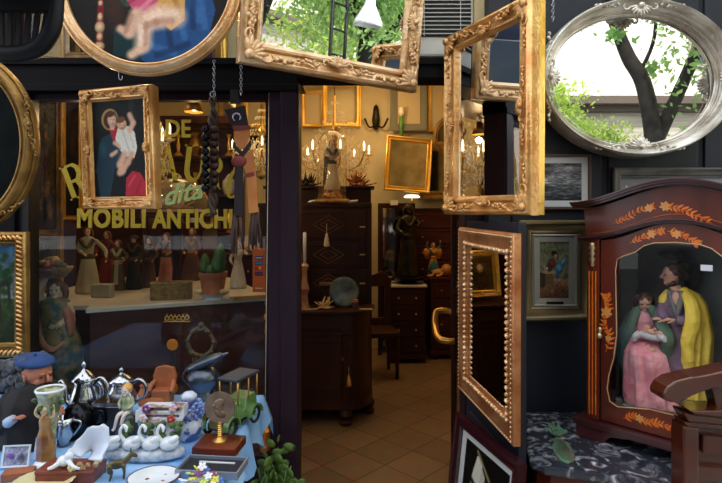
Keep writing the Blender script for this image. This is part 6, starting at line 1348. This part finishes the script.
# plant and brass lantern right of the table
px_, py_ = P(259,470,2.1).x, 2.12
t = thing('potted_plant', 'leafy green plant at the foot of the door post', 'potted plant', (px_+.045, 2.2, 0)); obj('pot', lathe(B(), [(0,0),(.07,0),(.1,.16),(.105,.18),(.09,.18),(0,.15)], 20), terra, t, smooth=A35); r2 = random.Random(12); bm = B()
for k in range(95):
    a = r2.uniform(0,2*PI); e_ = r2.uniform(.2,1.4); rr = r2.uniform(.03,.13); c_ = V(rr*math.cos(a)*math.cos(e_), rr*math.sin(a)*.7, .42+.24*math.sin(e_)*r2.random()); ell(bm, c_, (.026,.004,.016), rot('Z', a) @ rot('Y', r2.uniform(-1,1)), 6, 4)
for k in range(9): a = k*.7; tube(bm, [(0,0,.15),(.03*math.cos(a),.03*math.sin(a),.35),(.07*math.cos(a),.05*math.sin(a),.55)], .004, 5)
obj('leaves', bm, green_leaf, t)
t = thing('brass_lantern', 'small brass lantern hanging by the right end of the table', 'lantern', P(265,450,2.25)); obj('cage', lathe(B(), [(0,0),(.022,0),(.024,.02),(.02,.022),(.022,.08),(.026,.085),(.012,.11),(0,.112)], 12), mat('orange brass', col(214,130,50), .35, .8), t, smooth=A35); obj('ring', torus(B(), (0,0,.12), .01, .002, rot('X', PI/2), 12, 5), MATS['orange brass'], t); obj('cord', tube(B(), [(0,0,.13),(0,.1,1.6)], .0015, 5), MATS['cream cord'], t)
# ================================================================== right side: marble table, inlaid cabinet, bench
MZ = .77
def onmarble(px, py, z=MZ): Y = (CH-z)*F/(py-YH); return P(px, py, Y)
t = thing('marble_table', 'mahogany side table with a grey veined marble top', 'table', (1.05, 1.95, 0))
o_ = V(1.05,1.95,0)
pts = [onmarble(526,415), onmarble(526.5,447), onmarble(530,460), onmarble(545,467), onmarble(666,484)]
pts = [V(p.x,p.y,0) for p in pts]; d_ = (pts[-1]-pts[-2]).normalized(); pts[-1] = pts[-2]+d_*1.15; pts.append(pts[-1]+V(.16,.46,0)); pts.append(V(pts[-1].x+.02,2.23,0)); pts.append(V(pts[0].x,2.23,0))
def shrink(k): c_ = sum(pts, V(0,0,0))/len(pts); return [((p-c_)*(1-k)+c_-o_) for p in pts]
obj('marble_top', slab(B(), shrink(0), MZ-.03, MZ), marble, t, smooth=False, bev=.008)
obj('apron', slab(B(), shrink(.05), MZ-.17, MZ-.03), mahog, t, smooth=False, bev=.004)
obj('carcass', slab(B(), shrink(.07), .12, MZ-.17), mahog, t, smooth=False, bev=.004)
for p in (shrink(.12)[1], shrink(.12)[4], shrink(.12)[5], shrink(.12)[7]): obj('leg', lathe(B(), [(.03,0),(.04,.02),(.03,.05),(.045,.1),(.04,.125)], 14, (p.x,p.y,0)), mahog, t, smooth=A35)
f0, f1 = shrink(.066)[3], shrink(.066)[4]
for k in range(2):
    a_, b_ = f0.lerp(f1, .04+.48*k), f0.lerp(f1, .48+.48*k); dd = (b_-a_); n_ = V(dd.y,-dd.x,0).normalized(); bm = slab(B(), [a_,b_,b_+n_*.012,a_+n_*.012], .2, MZ-.2); dr_ = obj('door', bm, mahog, t, smooth=False); obj('knob', ell(B(), a_.lerp(b_, .5)+n_*.03+V(0,0,.5), .012), brass, dr_)
# inlaid display cabinet
C0 = V(.868, 1.99, 0); phi = math.radians(-46)
u_ = V(math.cos(phi), math.sin(phi), 0); W_ = .60; D_ = .30
cab = thing('display_cabinet', 'mahogany display cabinet with orange floral inlay holding two robed figures', 'cabinet', V(C0.x,C0.y,MZ+.001), phi)
z0_ = MZ+.001
def cl(px, py, d=0):                              # pixel -> cabinet front plane (x along, z up)
    k = (px-CX)/F; A = C0+V(-math.sin(phi), math.cos(phi), 0)*d
    t_ = (k*A.y-A.x)/(u_.x-k*u_.y); Y = A.y+u_.y*t_; return (t_, CH-(py-YH)/F*Y-z0_)
def arch(xl, xr, zl, zp, n=24, sh=1.0):           # bell shaped arch
    return [(xl+(xr-xl)*k/n, zl+(zp-zl)*(.5-.5*math.cos(2*PI*k/n))**sh) for k in range(n+1)]
zc = cl(586,239)[1]; zp_ = cl(660,221)[1]; zt = cl(584,208)[1]; ztp = cl(672,185)[1]
pl = cl(577,414)[1]
# plinth with bracket feet
obj('plinth', prism(prism(B(), [(-.04,pl-.022),(W_+.04,pl-.022),(W_+.04,pl),(-.04,pl)], -.04, D_), [(-.03,0),(.07,0),(.085,.018),(.1,.03),(.13,.034),(.16,.04),(W_-.16,.04),(W_-.13,.034),(W_-.1,.03),(W_-.085,.018),(W_-.07,0),(W_+.03,0),(W_+.03,pl-.022),(-.03,pl-.022)], -.036, -.012), mahog_dark if False else mat('plum mahogany', col(60,24,26), .25, 0, col(84,36,38), 6, coat=.25, stretch=(.2,1,1)), cab, smooth=False, bev=.004)
obj('side_foot', box(box(B(), -.03,-.015,-.03,D_,0,pl-.02), W_+.015,W_+.03,-.03,D_,0,pl-.02), MATS['plum mahogany'], cab, smooth=False)
pm = MATS['plum mahogany']
# case walls
inner_wall = mat('dark green grey lining', col(116,122,118), .8, 0, col(156,160,154), 4)
obj('side_panel', box(B(), .0,.02,.02,D_,pl,zc), mahog, cab, smooth=False); obj('side_panel', box(B(), W_-.02,W_,.02,D_,pl,zc), mahog, cab, smooth=False)
obj('back_panel', prism(B(), [(.0,pl),(W_,pl)]+arch(W_,0,zc,zp_), D_-.012, D_), inner_wall, cab, smooth=False); obj('floor_panel', box(B(), .02,W_-.02,.02,D_-.012,pl,pl+.006), inner_wall, cab, smooth=False)
A1_ = arch(-.01, W_+.01, zc, zp_); A2_ = arch(-.02, W_+.02, zt, ztp)
top_fill = [(x, z) for x, z in A1_]+[(x, z) for x, z in reversed(A2_)]
obj('pediment', prism(B(), top_fill, .012, D_), mahog, cab, smooth=False)
def moulding(name, A, w, ov):                     # curved cornice following an arch
    bm = B(); P1 = [(x*(1+0), z) for x, z in A]
    for (lo, hi, y0) in ((0,w*.35,-ov*.5),(w*.35,w*.7,-ov*.8),(w*.7,w,-ov)): prism(bm, [(x, z+lo) for x, z in P1]+[(x, z+hi) for x, z in reversed(P1)], y0, D_ if name == 'cornice' else .02)
    return obj(name, bm, pm, cab, smooth=False, bev=.0015)
moulding('cornice', arch(-.05, W_+.05, zt, ztp), .022, .05); moulding('arch_moulding', arch(-.03, W_+.03, zc-.008, zp_-.006), .014, .03)
# corner pilasters with orange stringing
for x in (.0, W_-.046):
    pz = obj('pilaster', box(B(), x,x+.046,-.012,.02,pl,zc), mahog, cab, smooth=False, bev=.003)
    bm = B()
    for k in range(3): box(bm, x+.009+k*.012, x+.013+k*.012, -.0145,-.011, pl+.02, zc-.12)
    obj('inlay_line', bm, inlay, pz, smooth=False)
    bm = lathe(B(), [(0,-.05),(.008,-.045),(.006,-.03),(.011,-.02),(.006,-.008),(.012,.0),(.007,.012),(.012,.022),(.008,.034),(.01,.04),(0,.044)], 12, (x+.023,-.016,zc-.055)); obj('brass_mount', bm, mat('pale brass', col(220,200,150), .3, .8), pz)
# door with shaped glass
hx0, hx1 = cl(616,300)[0], cl(712,300)[0]; xm = .5*(hx0+hx1)
left = [cl(*p) for p in ((650,409),(618,406.5),(610,401),(607.5,388),(609,376),(614,358),(617,335),(616.5,300),(616,270),(618,259),(624,256),(636,252),(644,246),(654,243))]
pk = (W_/2, cl(663,242)[1]); mir = [(W_-x, z) for x, z in reversed(left)]
hole = left+[pk]+mir
door_out = [(.05,pl+.004),(W_-.05,pl+.004)]+[(x, z-.004) for x, z in reversed(arch(.05, W_-.05, zc-.004+ (zp_-zc)*.09, zp_))]
dr2 = obj('glass_door', prism(B(), door_out, -.004, .016, [hole]), mahog, cab, smooth=False, bev=.0015)
bm = B(); tube(bm, [V(x,-.0045,z) for x, z in hole+hole[:1]], .0022, 5); obj('inlay_line', bm, mat('cream string inlay', col(206,170,120), .4), dr2)
obj('pane', prism(B(), [(x, z) for x, z in hole], .004, .006), glass_case, dr2, smooth=False)
def leafshape(cx_, cz_, L_, w2_, a):
    out = []
    for k in range(12):
        t_ = k/12*2*PI; x = L_*math.cos(t_); z = w2_*math.sin(t_)*(1-.35*math.cos(t_)); out.append((cx_+x*math.cos(a)-z*math.sin(a), cz_+x*math.sin(a)+z*math.cos(a)))
    return out
def spray(parent, pts_, sz, y=-.0045, seed=1, flowers=(), den=1):
    bm = B(); r2 = random.Random(seed); cv = curve([V(x,0,z) for x, z in pts_], 8)
    tube(bm, [V(p.x,y,p.z) for p in cv], .0012, 4)
    for i in range(2, len(cv)-1, max(1, int(2/den))):
        tn = (cv[i+1]-cv[i-1]); a = math.atan2(tn.z, tn.x)
        for sd in (-1,1):
            aa = a+sd*r2.uniform(.6,1.1); L_ = sz*r2.uniform(.6,1.1); prism(bm, leafshape(cv[i].x+math.cos(aa)*L_*1.1, cv[i].z+math.sin(aa)*L_*1.1, L_, L_*.36, aa), y-.0012, y+.001)
    o = obj('marquetry_spray', bm, inlay, parent, smooth=False)
    for fx, fz, fr in flowers:
        bm = B()
        for k in range(6): a = k*PI/3+fx*9; prism(bm, leafshape(fx+math.cos(a)*fr*.55, fz+math.sin(a)*fr*.55, fr*.5, fr*.3, a), y-.0022, y)
        prism(bm, leafshape(fx, fz, fr*.2, fr*.2, 0), y-.003, y); obj('marquetry_flower', bm, mat('light satinwood inlay', col(236,164,80), .3, coat=.4), parent, smooth=False)
c2 = lambda px, py: cl(px, py)
spray(dr2, [c2(606,352), c2(611,335), c2(604,322), c2(609,305), c2(606,293)], .011, seed=2, flowers=[(c2(607,312)[0],c2(607,312)[1],.02),(c2(609,338)[0],c2(609,338)[1],.012)])
mr = lambda p: (W_-p[0], p[1])
spray(dr2, [mr(c2(606,352)), mr(c2(611,335)), mr(c2(604,322)), mr(c2(609,305)), mr(c2(606,293))], .011, seed=3, flowers=[(W_-c2(607,312)[0],c2(607,312)[1],.02)])
spray(dr2, [c2(630,243), c2(642,238), c2(655,232), c2(665,231)], .009, seed=4, flowers=[(c2(652,234)[0],c2(652,234)[1],.015)]); spray(dr2, [c2(668,231), c2(680,234), c2(692,240), c2(700,245)], .009, seed=5, flowers=[(c2(677,234)[0],c2(677,234)[1],.015)])
spray(dr2, [c2(624,418), c2(634,416), c2(646,421), c2(658,423), c2(672,428)], .010, seed=6, flowers=[(c2(640,418)[0],c2(640,418)[1],.015)])
pd = cab
spray(pd, [c2(612,224), c2(624,218), c2(640,210), c2(655,206)], .010, y=.0105, seed=7, flowers=[(c2(648,208)[0],c2(648,208)[1],.015)]); spray(pd, [c2(658,206), c2(672,207), c2(690,213), c2(712,224)], .011, y=.0105, seed=8, flowers=[(c2(664,206)[0],c2(664,206)[1],.017)])
bm = B(); tube(bm, [V(x,.0105,z+.012) for x, z in arch(.01,W_-.01,zc+.01,zp_+.012)], .0012, 4); obj('inlay_line', bm, inlay, cab)
kx, kz = c2(601,333); bm = ell(B(), (kx,-.012,kz+.012), (.008,.006,.013)); ell(bm, (kx,-.016,kz-.008), (.011,.01,.012)); obj('door_handle', bm, mat('pale brass', col(220,200,150), .3, .8), dr2)
obj('white_label', box(B(), c2(700,268)[0], c2(712,268)[0], .007,.009, c2(705,271)[1], c2(705,265)[1]), mat('white sticker', col(236,238,244), .5), dr2, smooth=False)

# the figures in the cabinet, in cabinet coordinates
Mc = Matrix.Translation(V(C0.x,C0.y,z0_)) @ Matrix.Rotation(phi, 4, 'Z')
fd_ = .15; S1 = 1.88/F
def cf(px, py, d=fd_): x, z = cl(px, py, d); return V(x, d, z)
floorz = pl+.007
def cthing(name, label, cat, px, group=None):
    p = cf(px, 400); t = thing(name, label, cat, mat=Mc @ Matrix.Translation((p.x, fd_, floorz))); 
    if group: t['group'] = group
    return t, (lambda X, Y, d=fd_: (lambda v: V(v.x-p.x, d-fd_, v.z-floorz))(cf(X, Y, d)))
# rocky base
bm = B(); r2 = random.Random(5)
xl, xr = .06, W_-.06
for k in range(20):
    x = xl+.02+(xr-xl-.04)*r2.random(); y = r2.uniform(.06,.24); cbox(bm, (x,y,r2.uniform(.036,.048)), (r2.uniform(.06,.11), r2.uniform(.05,.08), r2.uniform(.02,.034)), Matrix.Rotation(r2.uniform(-.15,.15), 4, 'Z'))
box(bm, xl,xr,.05,.26,0,.042); o = obj('rock_base', bm, mat('grey green rock', col(92,98,90), .9, 0, col(140,144,134), 14, .3), None, smooth=False, bev=.005); o.matrix_world = Mc @ Matrix.Translation((0,0,floorz)); tag(o, 'grey stony base under the two robed figures in the cabinet', 'base')
hr = mat('auburn brown hair', col(62,40,30), .6, 0, col(96,66,50), 40, .4, stretch=(1,1,.2))
# standing man
t, q = cthing('standing_figurine', 'standing bearded figurine in a purple robe and yellow cloak, in the display cabinet', 'figurine', 676)
purple = mat('muted purple cloth', col(104,80,100), .75, 0, col(140,114,136), 10, 1.2, bscale=26); yellow = mat('yellow cloak cloth', col(240,198,46), .7, 0, col(252,224,100), 8, 1.2, bscale=26); bz = .05
secs = [(bz,)+tuple(q(676,396))[:1]+(0,.066,.052,.06)]
def sec(px, py, rx, ry, am, y=0): v = q(px, py); return (v.z, v.x, y, rx, ry, am)
secs = [sec(676,402,.066,.05,.06), sec(676,385,.064,.05,.07), sec(675,360,.058,.046,.06), sec(674,338,.050,.042,.04), sec(675,320,.052,.04,.02), sec(677,304,.056,.038,.01), sec(678,296,.052,.032,0), sec(677,290,.028,.024,0)]; secs = [(max(s_[0],bz),)+s_[1:] for s_ in secs]
bm = bodyloft(B(), smoothsecs(secs, 3), 30, 8, 4); ctube(bm, [q(669,297), q(662,312,.12), q(666,320,.09)], [.024,.022,.018], 8); ctube(bm, [q(688,298), q(694,312,.14), q(686,320,.10), q(676,320,.085)], [.024,.024,.02,.016], 8); obj('robe', bm, purple, t, voxel=.0032, soften=1)
hh = .076; bm = B(); tube(bm, [q(677,294), q(675,286)], .019, 10); w_, M_ = head(bm, q(672,275), hh, -52, 6, 1.15)
handmesh(bm, q(665,320,.09), V(-1,-.25,.12), V(0,-.3,1), .046, .3); handmesh(bm, q(675,320,.083), V(-1,-.2,.0), V(0,-.4,1), .044, .5); tube(bm, [q(677,292), q(668,300), q(663,311,.13), q(665,320,.095)], .008, 6); tube(bm, [q(677,292), q(688,300), q(693,311,.145), q(686,319,.11), q(676,320,.09)], .008, 6); b = obj('body', bm, skin, t); faceparts(t, w_, M_, hh, b)
bm = B(); ell(bm, w_(0,.11,.17), (.42*hh,.42*hh,.4*hh), M_, 14, 9)
for k in range(22): a = k/22*PI; ell(bm, w_(.36*math.cos(a), .02+.4*math.sin(a), .08+.16*math.sin(k*1.7)), .1*hh, None, 6, 5)
for k in range(14): a = (k-6.5)/6.5; ell(bm, w_(a*.3, -.26+.2*abs(a), -.36-.08*(1-abs(a))), (.1*hh,.1*hh,.14*hh), M_, 7, 5)
obj('hair', bm, hr, t)
# yellow cloak: over the shoulders, falling in folds on his left
bm = B(); secs = [sec(694,398,.044,.05,.24,.01), sec(694,380,.046,.05,.26,.01), sec(695,355,.048,.052,.22,.01), sec(696,335,.05,.052,.18,.008), sec(695,318,.046,.05,.08,.012), sec(690,304,.05,.045,.05,.018), sec(684,294,.048,.036,.03,.02), sec(679,289,.03,.02,.02,.02)]
bodyloft(bm, smoothsecs([(max(s_[0],bz),)+s_[1:] for s_ in secs], 3), 34, 7, 9); ctube(bm, [q(683,289,.14), q(691,303,.11), q(693,322,.09), q(688,342,.085), q(690,362,.085)], [.018,.026,.028,.026,.016], 9, sq=.7); ctube(bm, [q(669,291,.15), q(663,299,.13), q(662,310,.125)], [.016,.018,.010], 8, sq=.7); obj('cloak', bm, yellow, t, voxel=.0032, soften=1)
bm = ctube(B(), [q(669,291,.118), q(674,306,.104), q(677,316,.102)], [.009,.011,.006], 7, sq=.5); ctube(bm, [q(682,291,.118), q(680,304,.104), q(677,316,.102)], [.009,.011,.006], 7, sq=.5); obj('collar', bm, mat('grey green collar', col(120,118,112), .8), t)
obj('chest', ell(B(), q(676,299,.112), (.014,.008,.026)), skin, t)
# seated mother
t, q = cthing('seated_figurine', 'seated figurine in a pink dress and green mantle, looking down at the baby', 'figurine', 648)
pink = mat('dusty pink cloth', col(226,130,140), .75, 0, col(246,180,184), 9, 1.2, bscale=28); green = mat('green mantle cloth', col(62,88,72), .75, 0, col(100,126,106), 10, 1.2, bscale=26)
mx_ = .15
def sec(px, py, rx, ry, am, y=0): v = q(px, py); return (max(v.z, bz), v.x, y, rx, ry, am)
bm = bodyloft(B(), smoothsecs([sec(654,402,.084,.055,.18,-.05), sec(654,392,.086,.06,.24,-.05), sec(653,374,.078,.058,.2,-.055), sec(652,360,.074,.062,.15,-.06), sec(651,350,.070,.066,.08,-.055), sec(649,343,.058,.058,.05,-.035), sec(646,334,.036,.034,.03,-.005), sec(645,326,.034,.028,.02,0), sec(644,320,.042,.03,.01,0), sec(644,313,.034,.024,0,0), sec(644,310,.016,.016,0,0)], 3), 34, 8, 12)
ctube(bm, [q(634,320,.15), q(630,334,.125), q(637,344,.09), q(646,346,.07)], [.02,.02,.018,.014], 8); obj('dress', bm, pink, t, voxel=.0032, soften=1)
hh = .066; bm = B(); tube(bm, [q(644,314), q(643.5,308)], .014, 10); w_, M_ = head(bm, q(644.5,302,.14), hh, 22, 20); handmesh(bm, q(645,347,.068), V(1,-.2,-.1), V(0,-.4,1), .04); handmesh(bm, q(661,334,.08), V(-1,-.2,-.1), V(0,-.4,1), .038); tube(bm, [q(644,312), q(634,320), q(630,334,.13), q(638,344,.095), q(645,347,.075)], .007, 6); tube(bm, [q(644,312), q(656,320), q(662,330,.12), q(661,334,.085)], .007, 6); b = obj('body', bm, skin, t); faceparts(t, w_, M_, hh, b)
bm = B(); hair(bm, w_, hh, M_, .5); obj('hair', bm, hr, t)
bm = B(); ctube(bm, [q(640,306,.15), q(634,315,.13), q(627,330,.115), q(624,348,.11), q(626,366,.115), q(629,386,.12)], [.016,.026,.034,.032,.028,.016], 10, sq=.75); ctube(bm, [q(649,306,.15), q(656,314,.13), q(663,326,.10), q(668,340,.095), q(666,354,.11), q(668,368,.12)], [.016,.024,.028,.028,.024,.012], 10, sq=.75); bodyloft(bm, smoothsecs([sec(645,384,.085,.05,.1,.035), sec(645,350,.080,.045,.09,.035), sec(645,322,.058,.032,.05,.03), sec(644,312,.03,.018,.0,.026)], 3), 26, 7, 4); obj('mantle', bm, green, t, voxel=.004)
# baby
p = cf(652,334,.085); t = thing('baby_figurine', 'tiny baby figurine wrapped in white cloth on the seated figurine\'s lap', 'figurine', mat=Mc @ Matrix.Translation(p)); wcl = mat('white linen', col(222,218,214), .8, 0, col(200,194,196), 10, .2)
bm = ell(B(), (0,-.012,-.006), (.042,.024,.016), rot('Y', .12), 16, 9); ctube(bm, [(-.035,-.02,0),(-.048,-.028,-.012),(-.05,-.028,-.03)], [.014,.012,.006], 8); ctube(bm, [(.03,-.02,0),(.045,-.03,-.004),(.052,-.03,-.016)], [.013,.012,.006], 8); obj('swaddling_cloth', bm, wcl, t)
bm = B(); w_, M_ = head(bm, (-.012,-.02,.02), .028, -20, -20); ell(bm, (.008,-.022,.012), (.018,.012,.011)); ctube(bm, [(.012,-.024,.016),(.022,-.034,.024),(.018,-.04,.03)], [.005,.0045,.004], 7); ctube(bm, [(.022,-.022,.01),(.036,-.028,.014),(.044,-.03,.008)], [.007,.006,.004], 7); b = obj('body', bm, skin, t); faceparts(t, w_, M_, .028, b)
# small mounted bird-like relief behind: dark carved angel at the back wall
p = cf(684,270,.26); t = thing('carved_angel', 'dark carved winged ornament on the back wall of the cabinet', 'ornament', mat=Mc @ Matrix.Translation(p)); dk = mat('dark carved wood', col(48,40,34), .6, 0, col(84,70,56), 20)
bm = ell(B(), (0,0,0), (.032,.022,.045)); ell(bm, (-.008,-.008,.055), (.02,.018,.022)); obj('body', bm, dk, t); obj('wing', ell(B(), (-.045,.004,.052), (.05,.008,.014), rot('Y', .15), 12, 6), dk, t); obj('wing', ell(B(), (.03,.004,-.03), (.03,.01,.06), rot('Y', .2), 12, 6), dk, t)
for k in range(2): obj('rosette', lathe(B(), [(0,0),(.016,0),(.018,.006),(0,.01)], 16, (0,0,0)), mat('tan carved wood', col(128,104,80), .6), t, loc=(.006,-.022,.014-k*.034), rot=(PI/2,0,0))
# verdigris ornament on the marble
a_ = onmarble(551,421); b_ = onmarble(567,462); d_ = (b_-a_); Lg = d_.length; t = thing('verdigris_ornament', 'green corroded bronze ornament shaped like a long leaf lying on the marble', 'ornament', V(b_.x,b_.y,MZ+.0005), math.atan2(-d_.y,-d_.x)); t.scale = (1,.78,1); vg = mat('verdigris bronze', col(96,150,118), .6, .1, col(112,100,76), 20, .4, bscale=60)
bm = B(); Lg *= 1.0
slab(bm, [(-.02,0),(.0,.028),(.05,.043),(.11,.042),(.16,.024),(.19,.012),(.19,-.012),(.16,-.024),(.11,-.042),(.05,-.043),(.0,-.028)], 0, .006)
for k in (-2,-1,0,1,2): tube(bm, [(.0,k*.006,.008),(.07,k*.014,.012),(.16,k*.007,.009)], .0028, 5)
obj('leaf_body', bm, vg, t, bev=.002); bm = B()
for k in range(16): a = k*PI/8; ell(bm, (.24+.034*math.cos(a), .032*math.sin(a), .009), (.01,.008,.008), rot('Z', a), 7, 5)
for x, y in ((.205,0),(.24,.045),(.24,-.045),(.29,.02),(.29,-.02),(.31,0)): ell(bm, (x,y,.009), (.014,.01,.009), None, 8, 5)
torus(bm, (.24,0,.009), .017, .006, None, 16, 6); obj('openwork_head', bm, vg, t)
# carved wooden bench end at the right edge
Yb = 1.42
def wb(px, py, Y=Yb): p = P(px, py, Y); return (p.x, p.z)
t = thing('carved_armchair', 'polished dark wooden armchair with a scrolled arm at the right edge', 'armchair', (P(700,400,Yb).x, Yb, 0)); bx_ = P(700,400,Yb).x
wb2 = lambda px, py: (wb(px, py)[0]-bx_, wb(px, py)[1]); wal = mat('polished walnut', col(58,22,12), .16, 0, col(88,38,20), 5, .03, stretch=(.3,1,1), coat=.8)
top = [(657,396),(656,390),(660,383),(668,377.5),(684,373.5),(705,369.5),(740,362)]; bot = [(740,377),(722,381),(706,384),(692,388.5),(681,393.5),(675,397),(664,398)]
obj('armrest', prism(B(), [wb2(*p) for p in top+bot], -.035, .035), wal, t, smooth=False, bev=.012)
obj('arm_support', prism(B(), [wb2(*p) for p in ((706,382),(724,379),(722,412),(714,413),(710,398))], -.02, .02), wal, t, smooth=False, bev=.006)
zb = .0
def panel(name, pts_, y0, y1, bev=.004): return obj(name, prism(B(), [wb2(*p) for p in pts_], y0, y1), wal, t, smooth=False, bev=bev)
panel('top_rail', ((678,404),(684,408),(780,420),(780,404),(684,404)), -.05, .03); panel('top_rail', ((677,408),(780,420),(780,428),(682,418)), -.035, .03, .006); panel('rail_moulding', ((679,418),(780,428),(780,434),(681,424)), -.024, .03)
panel('front_post', ((677,422),(692,424),(692,900),(677,900)), -.03, .03); panel('side_panel', ((692,424),(780,432),(780,900),(692,900)), -.005, .02); pn = panel('raised_panel', ((698,432),(780,440),(780,456),(698,450)), -.02, .0); panel('lower_rail', ((690,462),(780,470),(780,482),(690,476)), -.022, .0); panel('raised_panel', ((700,500),(780,506),(780,700),(700,690)), -.018, .0)
obj('seat', box(B(), .02,.5,-.5,-.06,.42,.46), wal, t, smooth=False, bev=.01); obj('leg', box(B(), .02,.06,-.5,-.45,0,.42), wal, t, smooth=False)
bpy.context.view_layer.update()
# ================================================================== light and camera
def area(name, loc, size, e, c, rot=(0,0,0), size_y=None):
    l = bpy.data.lights.new(name, 'AREA'); l.energy = e; l.color = c; l.size = size
    if size_y: l.shape = 'RECTANGLE'; l.size_y = size_y
    o = bpy.data.objects.new(name, l); C.objects.link(o); o.location = loc; o.rotation_euler = rot; return o
def point(name, loc, e, c, r=.05):
    l = bpy.data.lights.new(name, 'POINT'); l.energy = e; l.color = c; l.shadow_soft_size = r
    o = bpy.data.objects.new(name, l); C.objects.link(o); o.location = loc; return o
WARM = (1.0, .66, .32)
area('ceiling_light', (.2, 5.0, 3.35), 1.6, 17, WARM)
area('ceiling_light', (-1.5, 4.3, 3.35), 1.0, 8, WARM)
point('interior_light', (.1, 5.7, 2.75), 7, WARM, .03)  # warm point lights high in the shop, no fittings modelled
point('interior_light', (-1.2, 5.2, 2.6), 4, WARM, .03)
point('chandelier_fill', (-1.45,3.25,1.9), 3.5, WARM, .02)  # added warm fill at the front chandelier, whose bulbs are unlit
point('transom_fill', (-1.35,2.95,2.95), 13, WARM, .02)  # added fill to brighten the prints behind the transom
point('window_fill', (-1.38,2.62,2.1), 1.2, WARM, .02)  # added fill for the left end of the window display
point('window_fill', (-.9, 2.8, 2.13), 3.0, WARM, .02)  # added fill over the ledge, set inside the added brass lamp
w = bpy.data.worlds.new('sky'); bpy.context.scene.world = w; w.use_nodes = True
nt = w.node_tree; bg = nt.nodes['Background']
sk = nt.nodes.new('ShaderNodeTexSky'); sk.sky_type = 'HOSEK_WILKIE'; sk.turbidity = 6; sk.ground_albedo = .4; sk.sun_direction = (.2, .7, .68)
mx = nt.nodes.new('ShaderNodeMix'); mx.data_type = 'RGBA'; mx.inputs[0].default_value = .6; mx.inputs[7].default_value = (.93,.96,1,1)
nt.links.new(sk.outputs[0], mx.inputs[6]); nt.links.new(mx.outputs[2], bg.inputs[0]); bg.inputs[1].default_value = 2.9
s = bpy.data.lights.new('sun', 'SUN'); s.energy = 5; s.angle = math.radians(3); s.color = (1,.95,.86)
so = bpy.data.objects.new('sun', s); C.objects.link(so); so.rotation_euler = (math.radians(-44), 0, math.radians(14))
cam = bpy.data.cameras.new('camera'); cam.sensor_width = 36; cam.lens = F/722*36; cam.shift_y = (YH-241.5)/722; cam.clip_start = .05
co = bpy.data.objects.new('camera', cam); C.objects.link(co); co.location = (0,0,CH); co.rotation_euler = (PI/2,0,0)
sc = bpy.context.scene; sc.camera = co
sc.view_settings.view_transform = 'Standard'; sc.view_settings.look = 'None'; sc.view_settings.gamma = 1; sc.view_settings.use_curve_mapping = False
sc.view_settings.exposure = 0.36
sc.cycles.use_denoising = True; sc.cycles.max_bounces = 12; sc.cycles.glossy_bounces = 8; sc.cycles.transparent_max_bounces = 16; sc.cycles.transmission_bounces = 6; sc.cycles.diffuse_bounces = 3
sc.cycles.sample_clamp_indirect = 6; sc.cycles.caustics_reflective = False; sc.cycles.caustics_refractive = False
